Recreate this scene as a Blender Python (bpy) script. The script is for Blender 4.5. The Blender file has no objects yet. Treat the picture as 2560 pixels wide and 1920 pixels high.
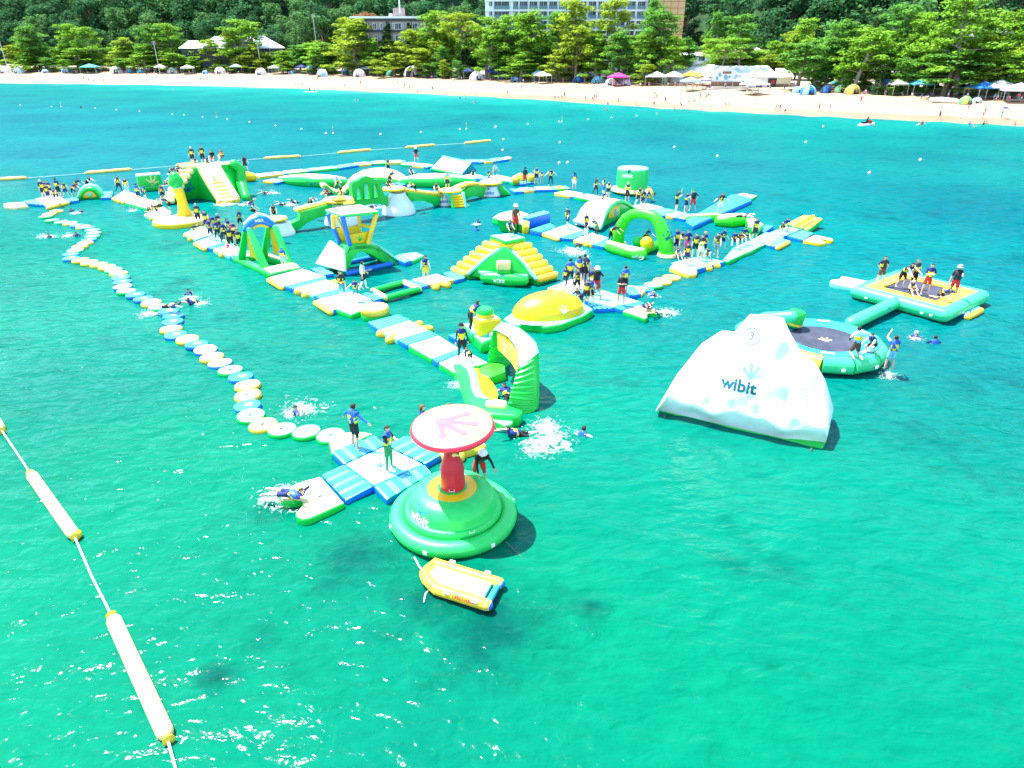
import bpy, bmesh, math, random
from mathutils import Vector, Matrix
from mathutils.bvhtree import BVHTree
R = math.radians
random.seed(7)
scn = bpy.context.scene
col = scn.collection

# ---------------------------------------------------------------- camera, sky, sun, exposure
CAM_H, FOC, HORIZON = 12.5, 1707.0, 115.0           # metres, pixels of the 2560 x 1920 frame
TH = math.atan((960 - HORIZON) / FOC)               # downward pitch of the drone camera
CT, ST = math.cos(TH), math.sin(TH)
cam = bpy.data.cameras.new('camera'); cam.sensor_width = 36; cam.lens = 36 * FOC / 2560
cam.clip_start = 0.1; cam.clip_end = 3000
cam_o = bpy.data.objects.new('camera', cam); col.objects.link(cam_o)
cam_o.location = (0, 0, CAM_H); cam_o.rotation_euler = (math.pi / 2 - TH, 0, 0)
scn.camera = cam_o

SUN = Vector((-0.34, 0.20, 0.92)).normalized()      # direction towards the sun
wd = bpy.data.worlds.new('World'); scn.world = wd; wd.use_nodes = True
nt = wd.node_tree; nt.nodes.clear()
sky = nt.nodes.new('ShaderNodeTexSky'); sky.sky_type = 'NISHITA'; sky.sun_disc = False
sky.sun_elevation = math.asin(SUN.z); sky.sun_rotation = math.atan2(SUN.x, SUN.y)
sky.air_density = 1.0; sky.dust_density = 0.6; sky.ozone_density = 1.0
bg = nt.nodes.new('ShaderNodeBackground'); bg.inputs['Strength'].default_value = 0.15
wo = nt.nodes.new('ShaderNodeOutputWorld')
nt.links.new(sky.outputs[0], bg.inputs[0]); nt.links.new(bg.outputs[0], wo.inputs[0])
sl = bpy.data.lights.new('sun', 'SUN'); sl.energy = 4.6; sl.angle = R(0.53); sl.color = (1.0, 0.965, 0.90)
so = bpy.data.objects.new('sun', sl); col.objects.link(so)
so.rotation_euler = SUN.to_track_quat('Z', 'Y').to_euler(); so.location = (-30, 20, 80)
vs = scn.view_settings
vs.view_transform = 'Standard'; vs.look = 'None'; vs.gamma = 1.0; vs.exposure = 1.9; vs.use_curve_mapping = False
scn.cycles.use_denoising = True
scn.cycles.max_bounces = 6; scn.cycles.diffuse_bounces = 3; scn.cycles.glossy_bounces = 3
scn.cycles.sample_clamp_indirect = 6.0
scn.cycles.caustics_reflective = False; scn.cycles.caustics_refractive = False

# ---------------------------------------------------------------- where a photographed point stands in the place
CR = dict(A=(0, 340, 5.53), B=(330, 340, 5.53), C=(630, 340, 5.53), D=(930, 340, 5.53), E=(1220, 380, 5.53),
          F=(1480, 380, 5.53), G=(1780, 440, 5.53), H=(460, 500, 5.53), I=(740, 500, 5.53), J=(1080, 520, 5.53),
          K=(1360, 580, 5.53), L=(880, 740, 4.424), M=(660, 960, 3.456), N=(1600, 740, 3.456), O=(2040, 640, 4.254),
          P=(0, 0, 1.0), Q=(340, 660, 3.6075), S=(80, 500, 5.53), T=(980, 1360, 6.9125), U=(1280, 1020, 11.06),
          a=(0, 0, 3.456), b=(640, 0, 3.456), c=(1280, 0, 3.456), d=(1920, 0, 3.456),
          e=(1640, 140, 6.144), f=(430, 80, 7.628), g=(860, 20, 6.144), h=(2280, 60, 7.539), i=(1200, 0, 4.254))
def uv(k, x, y):
    ox, oy, sc = CR[k]
    return ox + x / sc, oy + y / sc
def ray(k, x, y):
    u, v = uv(k, x, y); dx = (u - 1280) / FOC; dy = (960 - v) / FOC
    return Vector((dx, CT + dy * ST, -ST + dy * CT))
def W(k, x, y, z=0.0):                              # point at height z
    D = ray(k, x, y); t = (z - CAM_H) / D.z
    return Vector((D.x * t, D.y * t, z))
def PY(k, x, y, Y):                                 # point at distance Y in front of the camera
    D = ray(k, x, y); t = Y / D.y
    return Vector((D.x * t, Y, CAM_H + D.z * t))
def PV(k, x, y, A, B):                              # point on the upright plane through ground points A, B
    D = ray(k, x, y); n = Vector((-(B.y - A.y), B.x - A.x, 0))
    t = n.dot(Vector((A.x, A.y, 0))) / n.dot(D)
    return Vector((D.x * t, D.y * t, CAM_H + D.z * t))

# ---------------------------------------------------------------- materials
MATS = {}
def nodes_of(m):
    m.use_nodes = True
    n = m.node_tree.nodes; l = m.node_tree.links
    return n, l, n['Principled BSDF']
def mat(name, rgb, rough=0.5, var=0.10, scale=3.0, bump=0.0, bscale=30.0, spec=0.4, metal=0.0, coord='Object', trans=0.0):
    """plain surface with an uneven tone and a little relief"""
    if name in MATS: return MATS[name]
    m = bpy.data.materials.new(name); n, l, p = nodes_of(m)
    tc = n.new('ShaderNodeTexCoord'); nz = n.new('ShaderNodeTexNoise')
    nz.inputs['Scale'].default_value = scale; nz.inputs['Detail'].default_value = 5; nz.inputs['Roughness'].default_value = 0.6
    l.new(tc.outputs[coord], nz.inputs['Vector'])
    rp = n.new('ShaderNodeValToRGB')
    a = [max(0, c * (1 - var)) for c in rgb]; b = [min(1, c * (1 + var) + 0.01 * var) for c in rgb]
    rp.color_ramp.elements[0].position = 0.3; rp.color_ramp.elements[0].color = (*a, 1)
    rp.color_ramp.elements[1].position = 0.7; rp.color_ramp.elements[1].color = (*b, 1)
    l.new(nz.outputs['Fac'], rp.inputs['Fac']); l.new(rp.outputs['Color'], p.inputs['Base Color'])
    p.inputs['Roughness'].default_value = rough; p.inputs['Specular IOR Level'].default_value = spec
    p.inputs['Metallic'].default_value = metal
    if bump:
        n2 = n.new('ShaderNodeTexNoise'); n2.inputs['Scale'].default_value = bscale; n2.inputs['Detail'].default_value = 3
        l.new(tc.outputs[coord], n2.inputs['Vector'])
        bp = n.new('ShaderNodeBump'); bp.inputs['Strength'].default_value = bump; bp.inputs['Distance'].default_value = 0.03
        l.new(n2.outputs['Fac'], bp.inputs['Height']); l.new(bp.outputs['Normal'], p.inputs['Normal'])
    if trans:
        out = n['Material Output']; tr = n.new('ShaderNodeBsdfTranslucent'); mx = n.new('ShaderNodeMixShader')
        l.new(rp.outputs['Color'], tr.inputs['Color']); mx.inputs[0].default_value = trans
        l.new(p.outputs[0], mx.inputs[1]); l.new(tr.outputs[0], mx.inputs[2]); l.new(mx.outputs[0], out.inputs['Surface'])
    MATS[name] = m
    return m
def vinyl(name, rgb, rough=0.38):
    return mat(name, rgb, rough, 0.07, 2.2, 0.12, 9.0, 0.42, coord='Object')
V_GREEN = vinyl('vinyl_green', (0.004, 0.50, 0.05))
V_LIME = vinyl('vinyl_lime', (0.03, 0.62, 0.015))
V_MINT = vinyl('vinyl_mint', (0.022, 0.60, 0.105))
V_AQUA = vinyl('vinyl_aqua', (0.045, 0.60, 0.24))
V_PALE = vinyl('vinyl_pale_mint', (0.18, 0.62, 0.46))
V_WHITE = vinyl('vinyl_white', (0.80, 0.82, 0.82))
V_CREAM = vinyl('vinyl_cream', (0.78, 0.64, 0.27))
V_PEACH = vinyl('vinyl_peach', (0.68, 0.24, 0.13))
V_YELLOW = vinyl('vinyl_yellow', (0.80, 0.52, 0.04))
V_GOLD = vinyl('vinyl_deep_yellow', (0.80, 0.52, 0.005))
V_BLUE = vinyl('vinyl_blue', (0.004, 0.15, 0.62))
V_CYAN = vinyl('vinyl_cyan', (0.02, 0.28, 0.36))
V_SKY = vinyl('vinyl_sky_blue', (0.09, 0.46, 0.52))
V_BOOM = vinyl('vinyl_boom', (0.80, 0.58, 0.11))
V_RED = vinyl('vinyl_red', (0.62, 0.015, 0.04))
V_PINK = vinyl('print_pink', (0.60, 0.105, 0.19))
P_WHITE = mat('print_white', (0.82, 0.84, 0.84), 0.5, 0.03)
P_BLUE = mat('print_blue', (0.0, 0.16, 0.42), 0.5, 0.05)
P_TEAL = mat('print_teal', (0.0, 0.10, 0.15), 0.5, 0.05)
P_RED = mat('print_red', (0.55, 0.03, 0.01), 0.5, 0.05)
P_GREY = mat('print_grey', (0.10, 0.15, 0.17), 0.5, 0.05)
ROPE = mat('rope_white', (0.72, 0.72, 0.66), 0.8, 0.2, 8)
ROPE_DK = mat('rope_dark', (0.06, 0.09, 0.07), 0.8, 0.2, 8)

# ---------------------------------------------------------------- objects
def tag(o, label=None, cat=None, group=None, kind=None):
    if label: o['label'] = label
    if cat: o['category'] = cat
    if group: o['group'] = group
    if kind: o['kind'] = kind
    return o
def empty(name, loc, label=None, cat=None, group=None, rz=0.0):
    o = bpy.data.objects.new(name, None); col.objects.link(o); o.location = loc; o.rotation_euler = (0, 0, rz)
    o.empty_display_size = 0.3
    return tag(o, label, cat, group)
def mesh_from(name, bm, mats, smooth=True, angle=42):
    me = bpy.data.meshes.new(name); bm.to_mesh(me); bm.free()
    for m in (mats if isinstance(mats, (list, tuple)) else [mats]): me.materials.append(m)
    if smooth:
        me.polygons.foreach_set('use_smooth', [True] * len(me.polygons))
        me.set_sharp_from_angle(angle=R(angle))
    me.update()
    return me
def link(name, me, parent=None, loc=None, rz=0.0, scale=None):
    o = bpy.data.objects.new(name, me); col.objects.link(o)
    if parent: o.parent = parent
    if loc is not None: o.location = loc
    if rz: o.rotation_euler = (0, 0, rz)
    if scale is not None: o.scale = scale if not isinstance(scale, (int, float)) else (scale,) * 3
    return o
def wobj(name, bm, mats, parent=None, smooth=True, angle=42):
    """mesh given in world coordinates; moved to its own base point, and under its parent when there is one"""
    bm.verts.ensure_lookup_table()
    xs = [v.co for v in bm.verts]
    c = Vector(((min(v.x for v in xs) + max(v.x for v in xs)) / 2, (min(v.y for v in xs) + max(v.y for v in xs)) / 2, min(v.z for v in xs)))
    if parent is None or True:
        bmesh.ops.translate(bm, vec=-c, verts=bm.verts)
    o = link(name, mesh_from(name, bm, mats, smooth, angle))
    if parent:
        o.parent = parent; pm = Matrix.LocRotScale(parent.location, parent.rotation_euler, parent.scale)
        if parent.parent: pm = Matrix.LocRotScale(parent.parent.location, parent.parent.rotation_euler, parent.parent.scale) @ pm
        o.matrix_parent_inverse = Matrix.Identity(4)
        lm = pm.inverted() @ Matrix.Translation(c)
        o.location, q, o.scale = lm.decompose(); o.rotation_euler = q.to_euler()
    else:
        o.location = c
    return o
def copy_tree(o, parent=None):
    c = o.copy(); col.objects.link(c); c.parent = parent
    for ch in o.children: copy_tree(ch, c)
    return c

# ---------------------------------------------------------------- shapes
def BM(): return bmesh.new()
def prism(bm, pts, z0, z1, bevel=0.08, seg=3, mt=0, ms=1, taper=0.0):
    """upright slab over an outline, rounded rim; top faces get material mt, flanks ms"""
    pts = [Vector((p[0], p[1])) for p in pts]
    ar = sum(pts[i].x * pts[(i + 1) % len(pts)].y - pts[(i + 1) % len(pts)].x * pts[i].y for i in range(len(pts)))
    if ar < 0: pts = pts[::-1]
    c = sum(pts, Vector((0, 0))) / len(pts)
    f0 = set(bm.faces)
    lo = [bm.verts.new((*(c + (p - c) * (1 + taper)), z0)) for p in pts]; hi = [bm.verts.new((p.x, p.y, z1)) for p in pts]
    n = len(pts)
    bm.faces.new(lo[::-1]); top = bm.faces.new(hi); sides = []
    for i in range(n): sides.append(bm.faces.new((lo[i], lo[(i + 1) % n], hi[(i + 1) % n], hi[i])))
    if bevel:
        es = [e for e in bm.edges if e.verts[0] in lo + hi and e.verts[1] in lo + hi]
        bmesh.ops.bevel(bm, geom=es, offset=bevel, segments=seg, profile=0.5, affect='EDGES', clamp_overlap=True)
    bm.normal_update()
    for f in bm.faces:
        if f not in f0: f.material_index = mt if f.normal.z > 0.75 else ms
    return bm
def slab3(bm, top, thick, bevel=0.06, seg=2, mt=0, ms=1):
    """slab with any planar-ish top corners given in 3-D, extruded straight down by thick"""
    top = [Vector(p) for p in top]
    ar = sum(top[i].x * top[(i + 1) % len(top)].y - top[(i + 1) % len(top)].x * top[i].y for i in range(len(top)))
    if ar < 0: top = top[::-1]
    f0 = set(bm.faces); n = len(top)
    hi = [bm.verts.new(p) for p in top]; lo = [bm.verts.new((p.x, p.y, p.z - thick)) for p in top]
    bm.faces.new(hi); bm.faces.new(lo[::-1])
    for i in range(n): bm.faces.new((lo[i], lo[(i + 1) % n], hi[(i + 1) % n], hi[i]))
    if bevel:
        vs_ = set(hi + lo)
        es = [e for e in bm.edges if e.verts[0] in vs_ and e.verts[1] in vs_]
        bmesh.ops.bevel(bm, geom=es, offset=bevel, segments=seg, profile=0.5, affect='EDGES', clamp_overlap=True)
    bm.normal_update()
    for f in bm.faces:
        if f not in f0: f.material_index = mt if f.normal.z > 0.6 else ms
    return bm
def panel(bm, pts, thick, bevel=0.05, seg=2, mf=0, ms=0):
    """flat outline (3-D points) given depth along its own normal, centred"""
    pts = [Vector(p) for p in pts]; n = len(pts)
    nn = Vector((0, 0, 0)); c = sum(pts, Vector((0, 0, 0))) / n
    for i in range(n): nn += (pts[i] - c).cross(pts[(i + 1) % n] - c)
    nn.normalize(); f0 = set(bm.faces)
    a = [bm.verts.new(p + nn * thick / 2) for p in pts]; b = [bm.verts.new(p - nn * thick / 2) for p in pts]
    bm.faces.new(a); bm.faces.new(b[::-1])
    for i in range(n): bm.faces.new((b[i], b[(i + 1) % n], a[(i + 1) % n], a[i]))
    if bevel:
        vs_ = set(a + b)
        es = [e for e in bm.edges if e.verts[0] in vs_ and e.verts[1] in vs_]
        bmesh.ops.bevel(bm, geom=es, offset=bevel, segments=seg, profile=0.5, affect='EDGES', clamp_overlap=True)
    bm.normal_update()
    for f in bm.faces:
        if f not in f0: f.material_index = mf if abs(f.normal.dot(nn)) > 0.75 else ms
    return bm
def tube(bm, pts, r, seg=10, mi=0, cap=True, closed=False):
    pts = [Vector(p) for p in pts]
    rs = list(r) if isinstance(r, (list, tuple)) else [r] * len(pts)
    if cap and not closed:                                   # rounded ends
        def ext(p, q, r0):
            d = (p - q).normalized()
            return [(p + d * r0 * math.sin(a), max(r0 * math.cos(a), 0.02 * r0)) for a in (R(35), R(65), R(88))]
        e0 = ext(pts[0], pts[1], rs[0]); e1 = ext(pts[-1], pts[-2], rs[-1])
        pts = [p for p, _ in e0[::-1]] + pts + [p for p, _ in e1]
        rs = [q for _, q in e0[::-1]] + rs + [q for _, q in e1]
    n = len(pts); rings = []; up = None
    for i in range(n):
        if closed: d = pts[(i + 1) % n] - pts[i - 1]
        else: d = pts[min(i + 1, n - 1)] - pts[max(i - 1, 0)]
        d.normalize()
        if up is None:
            up = Vector((0, 0, 1)) if abs(d.z) < 0.9 else Vector((1, 0, 0))
        x = d.cross(up).normalized(); up = x.cross(d).normalized()
        rings.append([bm.verts.new(pts[i] + (x * math.cos(2 * math.pi * k / seg) + up * math.sin(2 * math.pi * k / seg)) * rs[i]) for k in range(seg)])
    for i in range(n if closed else n - 1):
        a, b = rings[i], rings[(i + 1) % n]
        for k in range(seg):
            f = bm.faces.new((a[k], b[k], b[(k + 1) % seg], a[(k + 1) % seg])); f.material_index = mi
    if not closed:
        f = bm.faces.new(rings[0]); f.material_index = mi
        f = bm.faces.new(rings[-1][::-1]); f.material_index = mi
    bmesh.ops.recalc_face_normals(bm, faces=list({f for ring in rings for v in ring for f in v.link_faces}))
    return bm
def lathe(bm, prof, c=(0, 0, 0), seg=32, mis=None, M=None):
    """profile [(radius, z)] spun about the upright axis"""
    c = Vector(c); rings = []; M = M or Matrix.Identity(3)
    for r, z in prof:
        if r < 1e-5: rings.append([bm.verts.new(c + M @ Vector((0, 0, z)))])
        else: rings.append([bm.verts.new(c + M @ Vector((r * math.cos(2 * math.pi * k / seg), r * math.sin(2 * math.pi * k / seg), z))) for k in range(seg)])
    for i in range(len(rings) - 1):
        a, b = rings[i], rings[i + 1]; mi = mis[i] if mis else 0
        for k in range(seg):
            k2 = (k + 1) % seg
            if len(a) == 1 and len(b) == 1: continue
            if len(a) == 1: f = bm.faces.new((a[0], b[k2], b[k]))
            elif len(b) == 1: f = bm.faces.new((a[k], a[k2], b[0]))
            else: f = bm.faces.new((a[k], a[k2], b[k2], b[k]))
            f.material_index = mi
    return bm
def grid_skin(bm, rows, mi=0, close=False, caps=False):
    """quads over rows of 3-D points"""
    vr = [[bm.verts.new(p) for p in r] for r in rows]; n = len(rows[0])
    for i in range(len(vr) - 1):
        for k in range(n if close else n - 1):
            k2 = (k + 1) % n
            f = bm.faces.new((vr[i][k], vr[i][k2], vr[i + 1][k2], vr[i + 1][k]))
            f.material_index = mi(i, k) if callable(mi) else mi
    if caps:
        bm.faces.new(vr[0][::-1]); bm.faces.new(vr[-1])
    return vr
def box(bm, c, s, rz=0.0, bevel=0.0, mi=0, seg=2):
    M = Matrix.Translation(Vector(c)) @ Matrix.Rotation(rz, 4, 'Z') @ Matrix.Diagonal((*s, 1))
    f0 = set(bm.faces); g = bmesh.ops.create_cube(bm, size=1, matrix=M)
    if bevel:
        es = list({e for v in g['verts'] for e in v.link_edges})
        bmesh.ops.bevel(bm, geom=es, offset=bevel, segments=seg, profile=0.5, affect='EDGES', clamp_overlap=True)
    for f in bm.faces:
        if f not in f0: f.material_index = mi
    return bm
def ellipse(c, rx, ry, rz=0.0, n=24):
    q = Matrix.Rotation(rz, 2)
    return [Vector((c[0], c[1])) + q @ Vector((rx * math.cos(2 * math.pi * i / n), ry * math.sin(2 * math.pi * i / n))) for i in range(n)]

# flat print: lettering and the splayed frog-hand mark, laid on a real surface
_TX = {}
def text2d(s):
    if s in _TX: return _TX[s]
    cu = bpy.data.curves.new('lettering', 'FONT'); cu.body = s; cu.align_x = 'CENTER'; cu.align_y = 'CENTER'; cu.size = 1.0; cu.offset = 0.03
    cu.resolution_u = 3
    o = bpy.data.objects.new('lettering', cu); col.objects.link(o)
    dg = bpy.context.evaluated_depsgraph_get(); dg.update()
    me = o.evaluated_get(dg).to_mesh()
    V = [(v.co.x, v.co.y) for v in me.vertices]; Fs = [tuple(p.vertices) for p in me.polygons]
    o.evaluated_get(dg).to_mesh_clear()
    bpy.data.objects.remove(o); bpy.data.curves.remove(cu)
    _TX[s] = (V, Fs); return _TX[s]
def frog2d():
    """palm with four splayed round-tipped fingers, height about 1"""
    V, Fs = [], []
    def poly(p):
        b = len(V); V.extend(p); Fs.append(tuple(range(b, b + len(p))))
    poly([(0.20 * math.cos(a), -0.32 + 0.17 * math.sin(a)) for a in [2 * math.pi * i / 14 for i in range(14)]])
    for ang, ln in ((68, 0.62), (28, 0.80), (-6, 0.86), (-44, 0.72)):
        d = Vector((math.sin(R(ang)), math.cos(R(ang)))); nrm = Vector((-d.y, d.x)); b = Vector((0.0, -0.34)); t = b + d * ln
        poly([tuple(b + nrm * -0.12), tuple(t + nrm * -0.05), tuple(t + nrm * 0.05), tuple(b + nrm * 0.12)])
        poly([tuple(t + Vector((0.105 * math.cos(2 * math.pi * i / 10), 0.105 * math.sin(2 * math.pi * i / 10)))) for i in range(10)])
    return V, Fs
def tri_cut(V, Fs, maxlen):
    return V, Fs
def decal(name, shape, o, xdir, ydir, size, m, parent, targets=None, off=0.012, cast=1.5):
    """print a 2-D shape: placed in the frame (o, xdir, ydir), dropped on the target meshes along the frame normal"""
    V, Fs = shape; xdir = Vector(xdir).normalized(); ydir = Vector(ydir).normalized(); nn = xdir.cross(ydir).normalized(); ydir = nn.cross(xdir)
    bm = BM(); vs_ = []
    trees = []
    for t in (targets or []):
        dgm = t.data; wm = world_m(t)
        trees.append(BVHTree.FromPolygons([wm @ v.co for v in dgm.vertices], [tuple(p.vertices) for p in dgm.polygons]))
    for i, (x, y) in enumerate(V):
        p = Vector(o) + xdir * x * size + ydir * y * size
        best = None
        for tr in trees:
            h = tr.ray_cast(p + nn * cast, -nn, cast * 2.5)
            if h[0] is not None and (best is None or h[3] < best[1]): best = (h[0], h[3])
        p = (best[0] + nn * off) if best else p + nn * off
        vs_.append(bm.verts.new(p))
    for k, f in enumerate(Fs):
        try: bm.faces.new([vs_[i] for i in f])
        except ValueError: pass
    return wobj(name, bm, m, parent, smooth=False)
def world_m(o):
    m = Matrix.LocRotScale(o.location, o.rotation_euler, o.scale)
    return (world_m(o.parent) @ m) if o.parent else m
# ================================================================ the setting: sea, beach, land, wooded hill
def water_mat():
    m = bpy.data.materials.new('sea_water'); n, l, p = nodes_of(m)
    geo = n.new('ShaderNodeNewGeometry'); sep = n.new('ShaderNodeSeparateXYZ'); l.new(geo.outputs['Position'], sep.inputs[0])
    def math_(op, a, b=None):
        q = n.new('ShaderNodeMath'); q.operation = op
        for i, v in enumerate((a, b)):
            if v is None: continue
            if isinstance(v, (int, float)): q.inputs[i].default_value = v
            else: l.new(v, q.inputs[i])
        return q.outputs[0]
    # depth of the sea: shoals towards the shore line (distance to the line through the beach)
    d = math_('ADD', math_('MULTIPLY', sep.outputs['X'], 0.505), math_('MULTIPLY', sep.outputs['Y'], 0.863))
    n1 = n.new('ShaderNodeTexNoise'); n1.inputs['Scale'].default_value = 0.035; n1.inputs['Detail'].default_value = 3
    l.new(geo.outputs['Position'], n1.inputs['Vector'])
    dn = math_('ADD', d, math_('MULTIPLY', math_('SUBTRACT', n1.outputs['Fac'], 0.5), 26.0))
    rp = n.new('ShaderNodeValToRGB'); cr = rp.color_ramp
    l.new(math_('DIVIDE', dn, 200.0), rp.inputs['Fac'])
    cr.elements[0].position = 0.05; cr.elements[0].color = (0.000, 0.118, 0.064, 1)
    cr.elements[1].position = 0.98; cr.elements[1].color = (0.24, 0.22, 0.130, 1)
    for pos, c in ((0.13, (0.000, 0.112, 0.078)), (0.22, (0.000, 0.100, 0.098)), (0.40, (0.000, 0.096, 0.094)), (0.58, (0.000, 0.103, 0.088)), (0.72, (0.000, 0.122, 0.098)), (0.82, (0.006, 0.165, 0.125)), (0.885, (0.045, 0.205, 0.130)), (0.925, (0.140, 0.215, 0.126))):
        e = cr.elements.new(pos); e.color = (*c, 1)
    # darker weed and rock on the bottom
    n2 = n.new('ShaderNodeTexNoise'); n2.inputs['Scale'].default_value = 0.22; n2.inputs['Detail'].default_value = 4; n2.inputs['Roughness'].default_value = 0.65
    l.new(geo.outputs['Position'], n2.inputs['Vector'])
    r2 = n.new('ShaderNodeValToRGB'); r2.color_ramp.elements[0].position = 0.57; r2.color_ramp.elements[0].color = (1, 1, 1, 1)
    r2.color_ramp.elements[1].position = 0.74; r2.color_ramp.elements[1].color = (0.25, 0.58, 0.66, 1)
    l.new(n2.outputs['Fac'], r2.inputs['Fac'])
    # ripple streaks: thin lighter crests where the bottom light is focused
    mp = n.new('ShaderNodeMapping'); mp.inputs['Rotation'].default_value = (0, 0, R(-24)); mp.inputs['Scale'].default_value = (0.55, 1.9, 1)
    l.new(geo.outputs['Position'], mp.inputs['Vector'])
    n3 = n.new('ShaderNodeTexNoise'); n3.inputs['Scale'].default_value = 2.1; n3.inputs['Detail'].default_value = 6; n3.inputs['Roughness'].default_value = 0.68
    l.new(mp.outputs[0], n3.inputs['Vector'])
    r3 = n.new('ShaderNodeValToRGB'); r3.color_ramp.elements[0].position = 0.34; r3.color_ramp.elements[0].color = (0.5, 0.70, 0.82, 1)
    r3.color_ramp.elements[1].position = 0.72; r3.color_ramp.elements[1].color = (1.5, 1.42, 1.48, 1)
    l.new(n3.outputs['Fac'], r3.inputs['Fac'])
    def mul(a, b):
        q = n.new('ShaderNodeMix'); q.data_type = 'RGBA'; q.blend_type = 'MULTIPLY'; q.inputs[0].default_value = 1.0
        l.new(a, q.inputs[6]); l.new(b, q.inputs[7]); return q.outputs[2]
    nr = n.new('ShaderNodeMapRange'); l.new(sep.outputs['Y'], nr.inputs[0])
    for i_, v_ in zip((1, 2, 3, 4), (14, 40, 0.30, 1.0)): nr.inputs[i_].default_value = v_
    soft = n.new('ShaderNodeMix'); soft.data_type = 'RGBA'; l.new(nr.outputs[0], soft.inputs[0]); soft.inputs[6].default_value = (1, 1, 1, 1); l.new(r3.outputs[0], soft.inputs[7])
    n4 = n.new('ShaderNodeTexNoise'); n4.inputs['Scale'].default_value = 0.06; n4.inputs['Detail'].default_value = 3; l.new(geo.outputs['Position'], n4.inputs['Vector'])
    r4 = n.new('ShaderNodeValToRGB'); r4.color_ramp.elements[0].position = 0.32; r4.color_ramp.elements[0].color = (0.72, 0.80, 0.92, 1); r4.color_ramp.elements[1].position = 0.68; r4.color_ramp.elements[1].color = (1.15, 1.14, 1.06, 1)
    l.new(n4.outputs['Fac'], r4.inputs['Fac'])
    # tower's shadow and reflection painted into the colour, plus small weed patches
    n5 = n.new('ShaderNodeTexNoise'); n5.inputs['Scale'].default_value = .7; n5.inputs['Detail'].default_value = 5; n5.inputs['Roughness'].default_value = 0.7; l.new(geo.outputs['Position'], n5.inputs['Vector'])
    shade_and_weed = None
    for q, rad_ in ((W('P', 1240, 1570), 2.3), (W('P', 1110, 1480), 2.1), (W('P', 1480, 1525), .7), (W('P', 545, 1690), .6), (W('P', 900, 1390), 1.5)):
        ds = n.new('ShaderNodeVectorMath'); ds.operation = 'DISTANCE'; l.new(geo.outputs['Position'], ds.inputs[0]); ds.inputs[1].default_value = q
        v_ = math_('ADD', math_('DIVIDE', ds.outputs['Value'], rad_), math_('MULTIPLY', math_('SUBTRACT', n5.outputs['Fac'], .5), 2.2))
        shade_and_weed = v_ if shade_and_weed is None else math_('MINIMUM', shade_and_weed, v_)
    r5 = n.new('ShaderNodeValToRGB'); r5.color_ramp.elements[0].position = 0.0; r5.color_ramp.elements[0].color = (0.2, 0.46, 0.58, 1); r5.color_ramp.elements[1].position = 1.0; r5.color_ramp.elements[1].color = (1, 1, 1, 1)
    l.new(shade_and_weed, r5.inputs['Fac'])
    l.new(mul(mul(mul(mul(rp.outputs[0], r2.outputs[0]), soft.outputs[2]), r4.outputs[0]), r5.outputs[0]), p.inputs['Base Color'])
    p.inputs['IOR'].default_value = 1.33
    far = n.new('ShaderNodeMapRange'); l.new(sep.outputs['Y'], far.inputs[0])          # waves too small to resolve blur the far sea
    for i_, v_ in zip((1, 2, 3, 4), (20, 120, 0.12, 0.42)): far.inputs[i_].default_value = v_
    l.new(far.outputs[0], p.inputs['Roughness'])
    fs = n.new('ShaderNodeMapRange'); l.new(sep.outputs['Y'], fs.inputs[0])
    for i_, v_ in zip((1, 2, 3, 4), (14, 46, 0.15, 0.015)): fs.inputs[i_].default_value = v_
    l.new(fs.outputs[0], p.inputs['Specular IOR Level'])
    # waves: swell, wind waves, fine ripples
    hs = None
    for sc, amp, det, stretch in ((0.55, 0.40, 1, 1.7), (1.9, 0.15, 1.5, 1.5), (6.0, 0.035, 2, 1.3)):
        mpw = n.new('ShaderNodeMapping'); mpw.inputs['Rotation'].default_value = (0, 0, R(-20 + 9 * sc)); mpw.inputs['Scale'].default_value = (1, stretch, 1)
        l.new(geo.outputs['Position'], mpw.inputs['Vector'])
        nw = n.new('ShaderNodeTexNoise'); nw.inputs['Scale'].default_value = sc; nw.inputs['Detail'].default_value = det; nw.inputs['Distortion'].default_value = 0.6
        l.new(mpw.outputs[0], nw.inputs['Vector'])
        h = math_('MULTIPLY', nw.outputs['Fac'], amp); hs = h if hs is None else math_('ADD', hs, h)
    bp = n.new('ShaderNodeBump'); bp.inputs['Strength'].default_value = 0.85; bp.inputs['Distance'].default_value = 0.55
    l.new(hs, bp.inputs['Height']); l.new(bp.outputs['Normal'], p.inputs['Normal'])
    return m
SHORE = [Vector(p) for p in ((-700, 395), (-420, 330), (-300, 305), (-192, 279.5), (-130, 266), (-77.8, 246.8), (-36, 222), (-0.8, 198.2), (31, 167.4), (48, 153.8), (62, 144), (76.7, 135.1), (89.3, 126.6), (112, 109), (150, 82), (230, 30), (420, -80))]
def smooth_line(pts, n=6):
    out = []
    for i in range(len(pts) - 1):
        p0, p1, p2, p3 = pts[max(i - 1, 0)], pts[i], pts[i + 1], pts[min(i + 2, len(pts) - 1)]
        for k in range(n):
            t = k / n
            out.append(0.5 * ((2 * p1) + (p2 - p0) * t + (2 * p0 - 5 * p1 + 4 * p2 - p3) * t * t + (3 * p1 - p0 - 3 * p2 + p3) * t ** 3))
    out.append(pts[-1]); return out
SL = smooth_line(SHORE)
def shore_n(i):
    a, b = SL[max(i - 1, 0)], SL[min(i + 1, len(SL) - 1)]; d = (b - a).normalized()
    return Vector((-d.y, d.x))                        # inland
def hash2(x, y, s=0):
    return math.sin(x * 0.131 + s) * math.cos(y * 0.117 - s * 1.7) + 0.5 * math.sin(x * 0.31 + y * 0.27 + s * 2.1)
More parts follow.
